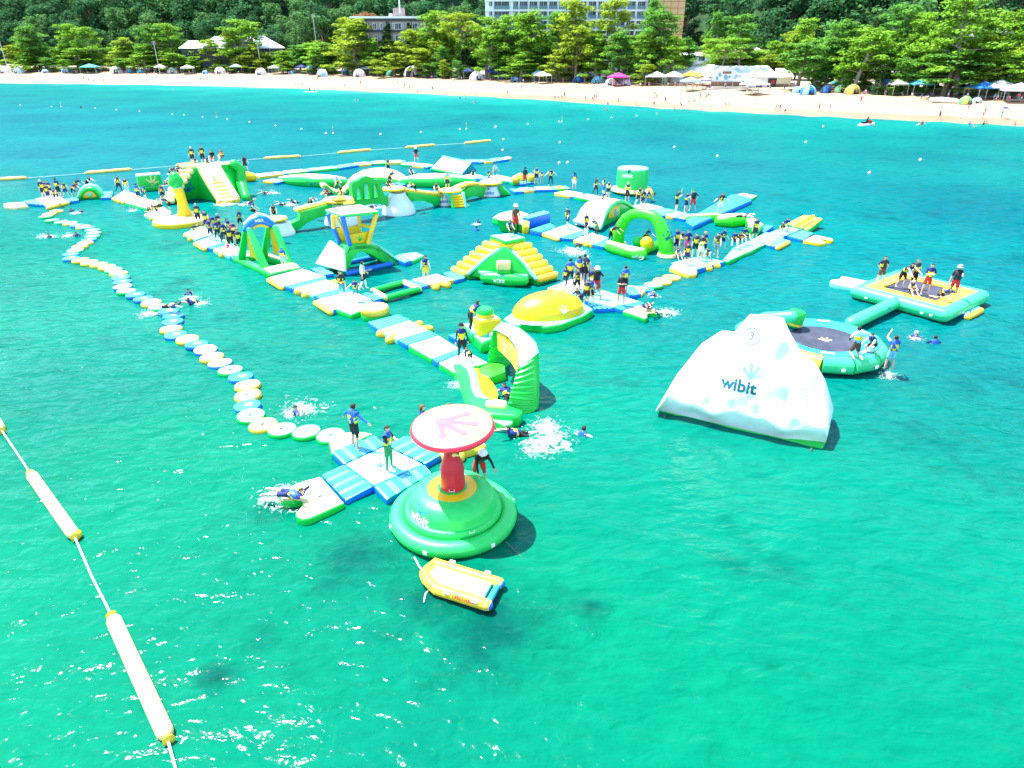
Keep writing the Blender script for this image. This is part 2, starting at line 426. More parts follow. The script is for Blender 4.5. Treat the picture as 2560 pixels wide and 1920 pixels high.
# sea: one sheet with real low waves near the camera
bm = BM()
def wave_z(x, y):
    return 0.030 * math.sin(0.9 * x + 1.9 * y + 1.3 * math.sin(0.31 * x)) + 0.022 * math.sin(-1.7 * x + 2.3 * y + math.sin(0.7 * y)) + 0.016 * math.sin(3.1 * x + 3.9 * y)
ys = []; y = -20.0
while y < 420: ys.append(y); y += 0.5 if y < 45 else (1.2 if y < 90 else 12)
rows = []
for y in ys:
    half = 60 if y < 20 else 60 + (y - 20) * 1.3
    rows.append([Vector((-half + 2 * half * k / 150, y, wave_z(-half + 2 * half * k / 150, y) * max(0, min(1, (85 - y) / 45)))) for k in range(151)])
grid_skin(bm, rows)
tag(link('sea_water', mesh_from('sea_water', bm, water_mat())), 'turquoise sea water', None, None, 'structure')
# beach sand and land behind: strips running inland from the water line
SAND = mat('beach_sand', (0.31, 0.215, 0.135), 0.9, 0.10, 0.12, 0.25, 3.0, 0.2)
def sand_mat():
    m = SAND; n = m.node_tree.nodes; l = m.node_tree.links
    return m
WET = mat('wet_sand', (0.22, 0.15, 0.09), 0.45, 0.12, 0.2, 0.1, 2.0, 0.4)
EARTH = mat('pine_grove_earth', (0.34, 0.27, 0.19), 0.95, 0.25, 0.25, 0.3, 2.0, 0.2)
bm = BM(); rows = []
prof = [(-14, -1.2), (-3, -0.18), (0.0, 0.03), (1.5, 0.16), (6, 0.6), (14, 1.25), (26, 2.2), (38, 3.0)]
for i in range(len(SL)):
    nn = shore_n(i); p = SL[i]; cusp = 1.2 * math.sin(i * 1.9) + 0.7 * math.sin(i * 3.7)
    rows.append([Vector((p.x + nn.x * (d + cusp * (d < 8)), p.y + nn.y * (d + cusp * (d < 8)), z + 0.05 * hash2(p.x * 3, d * 9, 1) * (d > 2))) for d, z in prof])
grid_skin(bm, rows, mi=lambda i, k: 1 if k < 4 else 0)
tag(link('beach_sand', mesh_from('beach_sand', bm, [SAND, WET])), 'pale sand beach along the shore', None, None, 'structure')
bm = BM(); rows = []
for i in range(len(SL)):
    nn = shore_n(i); p = SL[i]
    rows.append([Vector((p.x + nn.x * d, p.y + nn.y * d, z)) for d, z in ((37.0, 2.9), (50, 3.4), (75, 3.7), (110, 4.2), (150, 5.5))])
grid_skin(bm, rows)
tag(link('land_ground', mesh_from('land_ground', bm, EARTH)), 'bare earth under the beachside pines', None, None, 'structure')
# wooded hill
HILLM = mat('hill_undergrowth', (0.020, 0.045, 0.016), 0.95, 0.45, 0.35, 0.6, 1.2, 0.1)
def hill_h(d, s):
    if d <= 0: return 4.4
    return 4.4 + 0.62 * d + 5 * math.sin(s * 0.021) * min(1, d / 40) + 3 * math.sin(s * 0.057 + 1) * min(1, d / 40)
bm = BM(); rows = []
for i in range(len(SL)):
    nn = shore_n(i); p = SL[i]; s = p.x
    rows.append([Vector((p.x + nn.x * d, p.y + nn.y * d, hill_h(d - 100, s))) for d in (96, 105, 118, 135, 155, 180, 215, 260)])
grid_skin(bm, rows)
tag(link('wooded_hill', mesh_from('wooded_hill', bm, HILLM)), 'steep hillside under the woods', None, None, 'structure')
# ================================================================ floating walkways of the water park
def pts(k, lst, z): return [W(k, x, y, z) for x, y in lst]
GATE_RIB = 0.0
def base_of(ps): 
    c = sum((Vector((p[0], p[1], 0)) for p in ps), Vector((0, 0, 0))) / len(ps)
    return c
def stripes(root, quad, z, m_stripe, n=3, frac=(0.18, 0.82), name='deck_stripe'):
    """raised cross seams on a connecting flap: thin welded bands laid along the flap"""
    a, b, c, d = [Vector((p[0], p[1])) for p in quad]
    for i in range(n):
        t = (i + 0.5) / n; w = 0.28 / n
        p0 = a.lerp(b, t - w); p1 = a.lerp(b, t + w); q0 = d.lerp(c, t - w); q1 = d.lerp(c, t + w)
        bm = BM(); prism(bm, [p0, p1, q1, q0], z - 0.05, z + 0.018, 0.012, 1, 0, 0)
        wobj(name, bm, m_stripe, root)
def walkway(k, quad, label, top=V_WHITE, side=V_GREEN, z=0.27, bumps=None, flap=None, cat='float', name='walkway_float', edge=None, logo=None, group=None, seams=0, depth=0.30):
    """one floating walkway: deck with rolled rim; bumps = stub tubes along its edges; flap = ((quad...), colour) connecting aprons"""
    q = pts(k, quad, z); c = base_of(q)
    root = empty(name, (c.x, c.y, 0), label, cat, group)
    bm = BM(); prism(bm, q, -0.12, z, 0.09, 3, 0, 1)
    deck = wobj('deck', bm, [top, side], root)
    if seams:
        cc = Vector((c.x, c.y))
        for i in range(seams):
            t = (i + 1) / (seams + 1)
            p0 = Vector(q[0][:2]).lerp(Vector(q[3][:2]), t); p1 = Vector(q[1][:2]).lerp(Vector(q[2][:2]), t)
            d = (p1 - p0).normalized(); nn = Vector((-d.y, d.x)) * 0.018
            bm = BM(); prism(bm, [p0 + d * .12 - nn, p1 - d * .12 - nn, p1 - d * .12 + nn, p0 + d * .12 + nn], z - 0.03, z + 0.012, 0, 1, 0, 0)
            wobj('seam', bm, V_PALE, root)
    if edge:                                               # contrasting bumper along one edge: (i, colour)
        for i, me_ in edge:
            a, b = Vector(q[i]), Vector(q[(i + 1) % 4]); out = Vector((a - c).xy.to_3d() + (b - c).xy.to_3d()).normalized() * 0.06
            bm = BM(); tube(bm, [a.lerp(b, 0.06) + out - Vector((0, 0, 0.17)), a.lerp(b, 0.5) + out - Vector((0, 0, 0.17)), a.lerp(b, 0.94) + out - Vector((0, 0, 0.17))], 0.17, 10)
            wobj('bumper', bm, me_, root)
    for kk, x, y, r in (bumps or []):
        p = W(kk, x, y, z - 0.06); inward = Vector((c.x - p.x, c.y - p.y, 0)).normalized()
        bm = BM(); p = p + inward * .12; p.z = z - .17; tube(bm, [p, p + inward * 0.2, p + inward * 0.45], [r * 1.15, r * 1.2, r * 1.1], 12)
        wobj('stub_tube', bm, V_YELLOW, root)
    for fq, top_m, side_m in (flap or []):
        kk = fq[0]; f = pts(kk, fq[1], z - 0.03)
        bm = BM(); prism(bm, f, -0.08, z - 0.03, 0.07, 2, 0, 1)
        fl = wobj('connecting_flap', bm, [top_m, side_m], root)
        stripes(fl, f, z - 0.03, V_CYAN, 4)
    if logo:
        kk, x, y, s, m_ = logo
        o = W(kk, x, y, z); d = (Vector(q[2]) - Vector(q[1])).normalized()
        decal('printed_mark', frog2d(), o, d, Vector((-d.y, d.x, 0)), s, m_, root, [deck])
    return root
CF = (V_SKY, V_BLUE)
# --- front crossing by the red mushroom tower
walkway('M', [(690, 690), (945, 880), (1390, 690), (1050, 525)], 'square pale crossing float with four striped blue flaps, nearest the camera', V_PALE, V_BLUE,
        flap=[(('M', [(960, 438), (580, 585), (690, 690), (1050, 525)]), *CF), (('M', [(492, 782), (705, 1005), (945, 880), (690, 690)]), *CF),
              (('M', [(1060, 1000), (1450, 765), (1390, 690), (945, 880)]), *CF), (('M', [(1540, 605), (1225, 440), (1050, 525), (1390, 690)]), *CF)],
        logo=('M', 1000, 705, 0.22, P_TEAL), seams=6)
def outline_float(name, k, outline, label, cat='float', top=V_WHITE, side=V_GREEN, z=0.23, bevel=0.08, mark=None, group=None):
    q = pts(k, outline, z); c = base_of(q)
    root = empty(name, (c.x, c.y, 0), label, cat, group)
    bm = BM(); prism(bm, q, -0.10, z, bevel, 3, 0, 1)
    deck = wobj('deck', bm, [top, side], root)
    if mark:
        o = W(k, mark[0], mark[1], z)
        decal('printed_mark', frog2d(), o, (1, -0.3, 0), (0.3, 1, 0), mark[2], mark[3], root, [deck])
    return root
outline_float('forked_landing_float', 'M', [(492, 792), (300, 845), (170, 905), (125, 955), (150, 1015), (240, 1010), (335, 995), (368, 1015), (330, 1055), (268, 1105), (275, 1148), (330, 1170), (400, 1158), (700, 1025)], 'cream forked landing float with a swimmer climbing on, nearest the camera', 'float', V_CREAM, V_GREEN, mark=(485, 965, 0.18, P_TEAL))
outline_float('landing_pad', 'M', [(580, 600), (555, 500), (580, 455), (700, 415), (850, 410), (945, 425)], 'cream half-round pad where the disc path meets the crossing float', 'float', V_CREAM, V_GREEN)
walkway('M', [(1290, 430), (1555, 625), (1930, 520), (1640, 370)], 'white float with yellow stub tubes under the mushroom canopy', V_WHITE, V_YELLOW,
        bumps=[('M', 1300, 440, .2), ('M', 1690, 620, .2), ('M', 1880, 545, .2)])
outline_float('ribbed_pad', 'L', [(1300, 1250), (1470, 1330), (1600, 1400), (1680, 1440), (1760, 1420), (1835, 1335), (1810, 1290), (1560, 1235)], 'pale green ribbed pad at the foot of the curved wall', 'float', V_PALE, V_GREEN)
# --- spine running away to the upper left
walkway('L', [(950, 738), (1130, 850), (1510, 735), (1270, 602)], 'white walkway float where a person stands before the curved wall', V_WHITE, V_GREEN,
        flap=[(('L', [(878, 692), (950, 738), (1270, 602), (1195, 575)]), *CF)])
walkway('L', [(615, 542), (878, 692), (1195, 580), (960, 432)], 'white walkway float with green sides, second before the curved wall', V_WHITE, V_GREEN, logo=('L', 960, 545, 0.2, P_TEAL),
        flap=[(('L', [(500, 482), (615, 542), (960, 432), (850, 378)]), *CF), (('L', [(1060, 430), (1195, 500), (1290, 460), (1190, 400)]), *CF)])
walkway('L', [(300, 372), (500, 478), (850, 378), (640, 262)], 'white walkway float with yellow stub tubes on both edges, middle of the spine', V_WHITE, V_PALE, logo=('L', 560, 360, 0.2, P_GREY),
        bumps=[('L', 290, 400, .2), ('L', 400, 475, .2), ('L', 760, 285, .18), ('L', 880, 340, .18)], flap=[(('L', [(170, 285), (300, 372), (640, 262), (515, 200)]), *CF)])
walkway('I', [(272, 1375), (505, 1520), (1050, 1365), (790, 1255)], 'white float with a yellow edge where two people stand', V_WHITE, V_BLUE, edge=[(0, V_YELLOW)],
        flap=[(('I', [(905, 1290), (1075, 1385), (1240, 1335), (1075, 1245)]), *CF)])
r_ = walkway('I', [(520, 1495), (760, 1585), (1100, 1455), (1050, 1375)], 'pale striped float carrying the yellow round pad', V_PALE, V_GREEN)
def round_pad(k, x, y, rad, label, top, side, z=0.55, base=V_GREEN, cat='float'):
    o = W(k, x, y, z); root = empty('round_pad', (o.x, o.y, 0), label, cat)
    bm = BM(); lathe(bm, [(0, -0.1), (rad * 0.98, -0.1), (rad * 1.03, 0.08), (rad, 0.2), (0, 0.2)], (o.x, o.y, 0)); wobj('base_ring', bm, base, root)
    bm = BM(); lathe(bm, [(0, 0.2), (rad * 0.93, 0.2), (rad, 0.26), (rad * 1.0, z - 0.08), (rad * 0.93, z - 0.01), (0, z)], (o.x, o.y, 0), mis=[1, 1, 1, 1, 0]); d = wobj('pad', bm, [top, side], root)
    decal('printed_mark', frog2d(), (o.x, o.y, z), (1, 0, 0), (0, 1, 0), 0.25, P_TEAL, root, [d])
    return root
round_pad('I', 1085, 1470, 0.72, 'yellow round pad at the corner of the walkway', V_CREAM, V_YELLOW)
walkway('I', [(-15, 1215), (240, 1315), (680, 1195), (420, 1095)], 'white float with yellow stub tubes beside the lookout cabin', V_WHITE, V_PALE,
        bumps=[('I', -5, 1250, .2), ('I', 110, 1305, .2), ('I', 560, 1120, .2)], flap=[(('I', [(235, 1310), (345, 1365), (790, 1255), (680, 1195)]), V_SKY, V_BLUE)])
walkway('H', [(1175, 1065), (1375, 1185), (1960, 1050), (1640, 945)], 'white float with a yellow edge between the gate and the cabin', V_WHITE, V_BLUE, edge=[(0, V_YELLOW)],
        flap=[(('H', [(1370, 1185), (1540, 1235), (1975, 1110), (1960, 1050)]), V_SKY, V_BLUE), (('H', [(1740, 945), (1900, 1035), (2075, 1010), (1880, 925)]), *CF)])
# queue floats beyond the gate
walkway('H', [(420, 690), (625, 770), (850, 690), (610, 590)], 'white queue float with yellow stub tubes before the gate', V_WHITE, V_PALE, bumps=[('H', 430, 690, .2), ('H', 510, 750, .2)],
        flap=[(('H', [(620, 765), (690, 810), (900, 720), (850, 690)]), *CF)])
walkway('H', [(155, 572), (300, 655), (620, 575), (430, 470)], 'pale queue float with a yellow edge under the crowd', V_PALE, V_BLUE, edge=[(0, V_YELLOW)],
        flap=[(('H', [(290, 650), (430, 680), (610, 590), (600, 575)]), *CF)])
walkway('B', [(705, 1345), (880, 1425), (1170, 1330), (960, 1240)], 'white queue float with yellow stub tubes beside the bottle toy', V_WHITE, V_PALE, bumps=[('B', 725, 1365, .2), ('B', 800, 1415, .2)])
walkway('B', [(165, 1085), (330, 1145), (560, 1065), (430, 970)], 'small white float with yellow stub tubes left of the bottle toy', V_WHITE, V_PALE, bumps=[('B', 185, 1090, .2), ('B', 265, 1135, .2)])
walkway('A', [(1720, 915), (2060, 1005), (2240, 915), (1930, 840)], 'white float with teal sides left of the big slide', V_WHITE, V_MINT)
walkway('A', [(1545, 855), (1700, 905), (1940, 820), (1720, 745)], 'white float with yellow stub tubes beside the half-moon arch', V_WHITE, V_YELLOW, bumps=[('A', 1560, 865, .2), ('A', 1650, 900, .2)],
        flap=[(('A', [(1390, 850), (1545, 845), (1560, 760), (1400, 775)]), *CF)])
walkway('A', [(480, 865), (640, 975), (945, 900), (800, 815)], 'white float with a yellow front under the far left crowd', V_WHITE, V_BLUE, edge=[(1, V_YELLOW)],
        flap=[(('A', [(930, 905), (1090, 885), (1080, 840), (900, 860)]), *CF), (('A', [(390, 930), (615, 950), (560, 870), (320, 895)]), *CF)])
outline_float('forked_landing_float', 'A', [(40, 935), (60, 975), (200, 985), (390, 960), (330, 912), (160, 918)], 'white landing float, leftmost in the park', 'float', V_WHITE, V_CREAM)
# --- far perimeter walkway, one float after another
def run(k, line, wpx, specs, z=0.27):
    """floats laid end to end along a line of photo points; wpx = half width in metres"""
    P = [W(k, x, y, z) for x, y in line]
    for (a, b, label, top, side) in specs:
        p, q = P[a], P[b]; d = (q - p).normalized(); nn = Vector((-d.y, d.x, 0)) * wpx
        c = (p + q) / 2; root = empty('walkway_float', (c.x, c.y, 0), label, 'float', None)
        bm = BM(); g = d * 0.22
        prism(bm, [p + g - nn, q - g - nn, q - g + nn, p + g + nn], -0.12, z, 0.1, 3, 0, 1); wobj('deck', bm, [top, side], root)
        bm = BM(); prism(bm, [q - d * .26 - nn * .93, q + d * .26 - nn * .93, q + d * .26 + nn * .93, q - d * .26 + nn * .93], -0.08, z - 0.04, 0.06, 2, 0, 1)
        wobj('connecting_flap', bm, [V_SKY, V_BLUE], root)
run('C', [(30, 545), (430, 500), (760, 465), (1190, 420), (1420, 385), (1640, 365), (1870, 350), (2090, 345)], 0.85, [
    (0, 1, 'white float at the left start of the far back walkway', V_WHITE, V_YELLOW), (1, 2, 'white float on the far back walkway, second from the left', V_WHITE, V_GREEN),
    (2, 3, 'long narrow pale float on the far back walkway, third from the left', V_PALE, V_GREEN), (3, 4, 'pale float on the far back walkway, fourth from the left', V_SKY, V_BLUE),
    (4, 5, 'white float with a yellow flank on the far back walkway', V_WHITE, V_YELLOW), (5, 6, 'white float with a green flank on the far back walkway', V_WHITE, V_GREEN),
    (6, 7, 'cream float at the far right bend of the back walkway', V_CREAM, V_YELLOW)])
run('D', [(430, 370), (600, 385), (800, 410)], 0.85, [(0, 1, 'white float where a person in red shorts stands', V_WHITE, V_GREEN), (1, 2, 'white float with yellow flank before the white ramp', V_WHITE, V_YELLOW)])
run('D', [(1250, 335), (1510, 340), (1660, 330), (1810, 305)], 0.9, [(0, 1, 'blue float behind the white ramp', V_SKY, V_BLUE), (1, 2, 'blue float with a yellow flank behind the white ramp', V_CYAN, V_YELLOW), (2, 3, 'blue float at the far end of the back walkway', V_SKY, V_BLUE)])
outline_float('forked_landing_float', 'D', [(1790, 300), (1830, 320), (1935, 295), (1880, 280)], 'cream landing float at the far end of the back walkway', 'float', V_CREAM, V_CREAM, z=0.3)
run('D', [(1290, 530), (1480, 560), (1660, 590)], 0.8, [(0, 1, 'white float with yellow flank at the foot of the white ramp', V_WHITE, V_YELLOW), (1, 2, 'sky blue float before the tallest yellow-topped tower', V_SKY, V_BLUE)])
run('D', [(1640, 545), (1960, 610), (2110, 640)], 0.85, [(0, 1, 'white float behind the yellow balls', V_WHITE, V_GREEN), (1, 2, 'pale float beside the yellow balls', V_PALE, V_GREEN)])
run('E', [(300, 530), (430, 520), (620, 500), (900, 490), (1080, 480)], 0.75, [(0, 1, 'blue flap float right of the tower bridge', V_SKY, V_BLUE), (1, 2, 'white float with yellow stub tubes right of the tower bridge', V_WHITE, V_YELLOW), (2, 3, 'pale float where three people stand in a row', V_WHITE, V_BLUE), (3, 4, 'lime and yellow end float of the back row', V_YELLOW, V_LIME)])
run('E', [(980, 540), (1250, 590), (1530, 640), (1800, 690)], 0.95, [(0, 1, 'white float with a yellow flank, left of the green drum', V_WHITE, V_YELLOW), (1, 2, 'white float with a green flank, left of the green drum', V_WHITE, V_GREEN), (2, 3, 'white float in front of the green drum', V_WHITE, V_GREEN)])
run('F', [(600, 720), (900, 790), (1080, 840), (1250, 870), (1420, 900)], 1.05, [(0, 1, 'white float right of the green drum', V_WHITE, V_GREEN), (1, 2, 'sky blue float right of the green drum', V_SKY, V_BLUE), (2, 3, 'white float under three standing people', V_WHITE, V_YELLOW), (3, 4, 'pale float beside the long blue mattress', V_PALE, V_BLUE)])
# --- right-hand floats
walkway('E', [(740, 1105), (985, 1185), (1330, 1080), (1120, 985)], 'pale float with a yellow edge beside the blue block', V_PALE, V_BLUE, edge=[(0, V_YELLOW)],
        flap=[(('E', [(985, 1185), (1170, 1200), (1400, 1110), (1330, 1080)]), *CF)])
walkway('E', [(1175, 1215), (1440, 1270), (1660, 1180), (1440, 1110)], 'cream float with yellow stub tubes before the slide hump', V_CREAM, V_YELLOW, bumps=[('E', 1220, 1235, .2), ('E', 1370, 1270, .2)],
        flap=[(('E', [(1440, 1275), (1600, 1310), (1740, 1240), (1660, 1180)]), *CF)])
walkway('F', [(1080, 1530), (1450, 1620), (1850, 1510), (1500, 1430)], 'pale float under the crowd on the right', V_PALE, V_BLUE, bumps=[('F', 1640, 1600, .2), ('F', 1760, 1560, .2)])
outline_float('landing_pad', 'F', [(1070, 1600), (1100, 1560), (1140, 1545), (1440, 1620), (1460, 1650), (1440, 1690), (1340, 1700)], 'cream rounded pad at the right end of the four stepping discs', 'float', V_CREAM, V_YELLOW)
outline_float('wavy_walkway', 'F', [(1800, 1490), (1890, 1510), (2120, 1400), (2212, 1370), (2330, 1300), (2560, 1220), (2450, 1150), (2150, 1230), (1950, 1320)], 'pale green wavy walkway where people sit in a row', 'float', V_PALE, V_GREEN)
walkway('G', [(750, 945), (890, 970), (1060, 885), (920, 835)], 'pale float with a yellow end on the right', V_SKY, V_BLUE, edge=[(1, V_YELLOW)])
walkway('G', [(560, 870), (760, 935), (1000, 830), (740, 770)], 'pale float where a person in a life vest stands alone', V_PALE, V_YELLOW)
walkway('G', [(790, 780), (1030, 820), (1240, 735), (1020, 690)], 'pale float under the kneeling person on the right', V_PALE, V_BLUE, flap=[(('G', [(1040, 825), (1250, 880), (1410, 790), (1240, 745)]), *CF), (('G', [(640, 755), (740, 770), (860, 690), (740, 670)]), *CF)])
outline_float('forked_landing_float', 'G', [(1258, 890), (1500, 930), (1570, 925), (1575, 905), (1470, 875), (1520, 865), (1640, 895), (1680, 880), (1665, 860), (1420, 812)], 'yellow forked landing float, far right of the park', 'float', V_CREAM, V_GOLD)
walkway('K', [(40, 770), (330, 860), (700, 720), (400, 640)], 'white float with yellow stub tubes under the crowd by the pyramid stairs', V_WHITE, V_YELLOW, bumps=[('K', 80, 800, .2), ('K', 240, 850, .2)],
        flap=[(('K', [(330, 880), (470, 910), (560, 800), (450, 780)]), *CF)])
walkway('K', [(560, 930), (960, 1035), (1350, 960), (800, 790)], 'white float where the two lifeguards in red shorts stand', V_PALE, V_BLUE,
        flap=[(('K', [(960, 1040), (1090, 1080), (1400, 990), (1330, 950)]), *CF), (('K', [(700, 1060), (980, 1050), (800, 960), (600, 960)]), *CF), (('K', [(1200, 880), (1350, 850), (1250, 750), (1100, 760)]), *CF)])
outline_float('landing_pad', 'K', [(1350, 860), (1410, 795), (1360, 760), (1180, 730), (1130, 745)], 'cream pad where the four stepping discs begin', 'float', V_CREAM, V_YELLOW)
outline_float('forked_landing_float', 'K', [(1080, 1090), (1400, 1195), (1440, 1170), (1400, 1110), (1560, 1130), (1640, 1105), (1500, 1050), (1320, 1000)], 'cream and green landing float with a swimmer climbing on', 'float', V_CREAM, V_GREEN)
walkway('J', [(-290, 985), (-20, 1050), (310, 985), (60, 905)], 'white float with yellow stub tubes left of the pyramid stairs', V_WHITE, V_YELLOW, bumps=[('J', 60, 1085, .2), ('J', 230, 1050, .2)],
        flap=[(('J', [(310, 1000), (470, 960), (330, 860), (150, 900)]), *CF), (('J', [(-450, 1020), (-230, 1110), (-20, 1050), (-270, 990)]), *CF)])
# --- hollow square of tubes
fr = [W('I', x, y, 0.2) for x, y in ((1060, 1255), (1240, 1355), (1700, 1235), (1490, 1140))]
c_ = base_of(fr); rt = empty('hollow_frame_float', (c_.x, c_.y, 0), 'hollow green square frame float before the pyramid stairs', 'float')
for i in range(4):
    bm = BM(); tube(bm, [fr[i], fr[i].lerp(fr[(i + 1) % 4], .5), fr[(i + 1) % 4]], 0.17, 12); wobj('side_tube', bm, V_GREEN if i % 2 else V_CREAM, rt)
# --- path of stepping discs
def step_disc(k, x, y, colour, label, rad=0.52, z=0.25, group='stepping discs of the winding path', mark=False):
    o = W(k, x, y, z); top, side = {'y': (V_BOOM, V_YELLOW), 'b': (V_CYAN, V_BLUE), 'g': (V_PALE, V_GREEN), 'w': (V_WHITE, V_BLUE)}[colour]
    key = 'disc_' + colour
    if key not in bpy.data.meshes:
        bm = BM(); lathe(bm, [(0, -0.08), (0.93, -0.08), (1.0, 0.0), (1.0, 0.14), (0.94, 0.235), (0.86, 0.25), (0, 0.25)], seg=26, mis=[1, 1, 1, 1, 0, 0])
        mesh_from(key, bm, [top, side])
        bm = BM(); V, Fs = frog2d(); vv = [bm.verts.new((a * .8, b * .8 + .12, 0.256)) for a, b in V]
        for f in Fs: bm.faces.new([vv[i] for i in f])
        mesh_from(key + '_mark', bm, P_WHITE if colour == 'b' else P_GREY, False)
        bm = BM(); box(bm, (0.97, 0, .06), (.1, .16, .05)); mesh_from(key + '_loop', bm, ROPE, False)
    root = empty('stepping_disc', (o.x, o.y, 0), label, 'float', group); rz = random.uniform(-.6, .2)
    root.rotation_euler = (random.uniform(-.05, .05), random.uniform(-.05, .05), rz); root.scale = (rad, rad, .58)
    link('pad', bpy.data.meshes[key], root)
    if mark or colour == 'b': link('printed_mark', bpy.data.meshes[key + '_mark'], root, scale=(0.75, 0.75, 1))
    link('tow_loop', bpy.data.meshes[key + '_loop'], root)
CN = dict(y='yellow', b='blue', g='green-edged white', w='white-topped blue')
DISCS = [('S', 330, 130, 'y'), ('S', 230, 170, 'y'), ('S', 180, 205, 'g'), ('S', 270, 255, 'g'), ('S', 400, 278, 'g'), ('S', 515, 296, 'y'), ('S', 620, 325, 'b'), ('S', 700, 345, 'y'), ('S', 775, 355, 'b'), ('S', 825, 390, 'g'), ('S', 845, 430, 'g'),
         ('S', 825, 475, 'g'), ('S', 780, 520, 'b'), ('S', 730, 565, 'y'), ('S', 655, 613, 'y'), ('S', 590, 668, 'g'), ('S', 525, 722, 'b'), ('S', 530, 775, 'b'), ('S', 660, 800, 'y'), ('S', 785, 832, 'y'), ('S', 915, 862, 'y'), ('S', 1030, 895, 'y'),
         ('S', 1120, 935, 'g'), ('S', 1187, 980, 'y'), ('S', 1218, 1040, 'b'), ('S', 1240, 1100, 'b'), ('S', 1245, 1165, 'w'), ('S', 1295, 1225, 'g'), ('S', 1422, 1275, 'b'), ('S', 1530, 1330, 'b'), ('S', 1640, 1385, 'y'), ('S', 1740, 1445, 'g'), ('S', 1880, 1500, 'b'), ('S', 1945, 1565, 'b'),
         ('Q', 325, 495, 'b'), ('Q', 310, 560, 'y'), ('Q', 350, 613, 'b'), ('Q', 458, 652, 'y'), ('Q', 540, 697, 'b'), ('Q', 622, 747, 'w'), ('Q', 678, 812, 'y'), ('Q', 753, 868, 'w'), ('Q', 845, 930, 'g'), ('Q', 938, 990, 'b'), ('Q', 1000, 1063, 'y'), ('Q', 1003, 1152, 'y'), ('Q', 998, 1248, 'b'), ('Q', 1030, 1335, 'g'), ('Q', 1142, 1418, 'y'), ('Q', 1312, 1460, 'g'), ('M', 362, 382, 'g'), ('M', 572, 415, 'g')]
ORD = ['first', 'second', 'third', 'fourth', 'fifth', 'sixth', 'seventh', 'eighth', 'ninth', 'tenth', 'eleventh', 'twelfth', 'thirteenth', 'fourteenth', 'fifteenth', 'sixteenth', 'seventeenth', 'eighteenth', 'nineteenth', 'twentieth',
       'twenty-first', 'twenty-second', 'twenty-third', 'twenty-fourth', 'twenty-fifth', 'twenty-sixth', 'twenty-seventh', 'twenty-eighth', 'twenty-ninth', 'thirtieth']
N_ = len(DISCS)
for i, (k, x, y, c) in enumerate(DISCS):
    j = N_ - 1 - i
    lab = f'{CN[c]} stepping disc, {ORD[j]} of the winding path from the near end' if j < 26 else f'{CN[c]} stepping disc, {ORD[i]} of the winding path from the far left crowd'
    step_disc(k, x, y, c, lab, mark=(j < 12))
for (x, y, c, o_) in ((1765, 595, 'y', 'first'), (1640, 645, 'y', 'second'), (1515, 698, 'g', 'third'), (1392, 748, 'b', 'fourth')):
    step_disc('K', x, y, c, f'{CN[c]} stepping disc, {o_} from the right crowd in the row of four', 0.56, group='row of four stepping discs')
# --- boom floats and their ropes
def boom(k, x0, y0, x1, y1, r, label, cap=V_YELLOW, m=V_CREAM):
    a, b = W(k, x0, y0, r * .6), W(k, x1, y1, r * .6); c = (a + b) / 2; root = empty('boom_float', (c.x, c.y, 0), label, 'buoy', 'floats of the boundary boom')
    bm = BM(); tube(bm, [a.lerp(b, t) for t in (0.03, .35, .65, .97)], r, 14); wobj('float', bm, m, root)
    bm = BM(); lathe(bm, [(0, -r * .2), (r * .7, -r * .1), (r * .75, 0), (r * .3, r * .2), (0, r * .22)], tuple(b + (b - a).normalized() * r * .75), 14, M=(b - a).to_track_quat('Z', 'Y').to_matrix()); wobj('end_cap', bm, cap, root)
    bm = BM(); lathe(bm, [(0, -r * .2), (r * .7, -r * .1), (r * .75, 0), (r * .3, r * .2), (0, r * .22)], tuple(a + (a - b).normalized() * r * .75), 14, M=(a - b).to_track_quat('Z', 'Y').to_matrix()); wobj('end_cap', bm, cap, root)
    return a, b
def rope(p, label, r=0.025, m=ROPE, name='boom_rope', sag=0.0):
    bm = BM(); tube(bm, p, r, 6); o = wobj(name, bm, m); tag(o, label, 'rope')
b1 = boom('P', 78, 1186, 185, 1338, 0.17, 'long cream boom float at the left edge of the water, upper one')
b2 = boom('P', 282, 1545, 417, 1840, 0.17, 'longest cream boom float at the lower left')
b0 = boom('P', -90, 930, 3, 1074, 0.17, 'cream boom float just cut by the left edge of the picture')
rope([b0[1], b1[0]], 'white rope between the two upper left boom floats'); 
rope([b1[1], b1[1].lerp(b2[0], .5) - Vector((0.02, .02, .03)), b2[0]], 'white rope between the two largest boom floats')
rope([b2[1], W('P', 440, 1925, .05), W('P', 470, 2020, .05)], 'white rope leaving the lower left corner boom float')
bm = BM(); bmesh.ops.create_icosphere(bm, subdivisions=2, radius=0.14, matrix=Matrix.Translation(W('P', 192, 1336, 0.1))); tag(wobj('rope_buoy', bm, V_GOLD), 'small yellow buoy at the end of the upper boom float', 'buoy')
FB = [('P', -60, 452, 64, 445), ('P', 216, 433, 326, 424), ('P', 444, 414, 480, 409), ('P', 664, 396, 748, 391), ('P', 848, 382, 924, 375), ('P', 1017, 369, 1084, 363), ('P', 1164, 358, 1224, 352)]
prev = None
for i, q in enumerate(FB):
    e = boom(*q, 0.2, f'yellow boom float behind the park, {ORD[i]} from the left', m=V_BOOM)
    if prev: rope([prev[1], e[0]], f'thin rope of the back boom between its {ORD[i-1]} and {ORD[i]} float', 0.02)
    prev = e
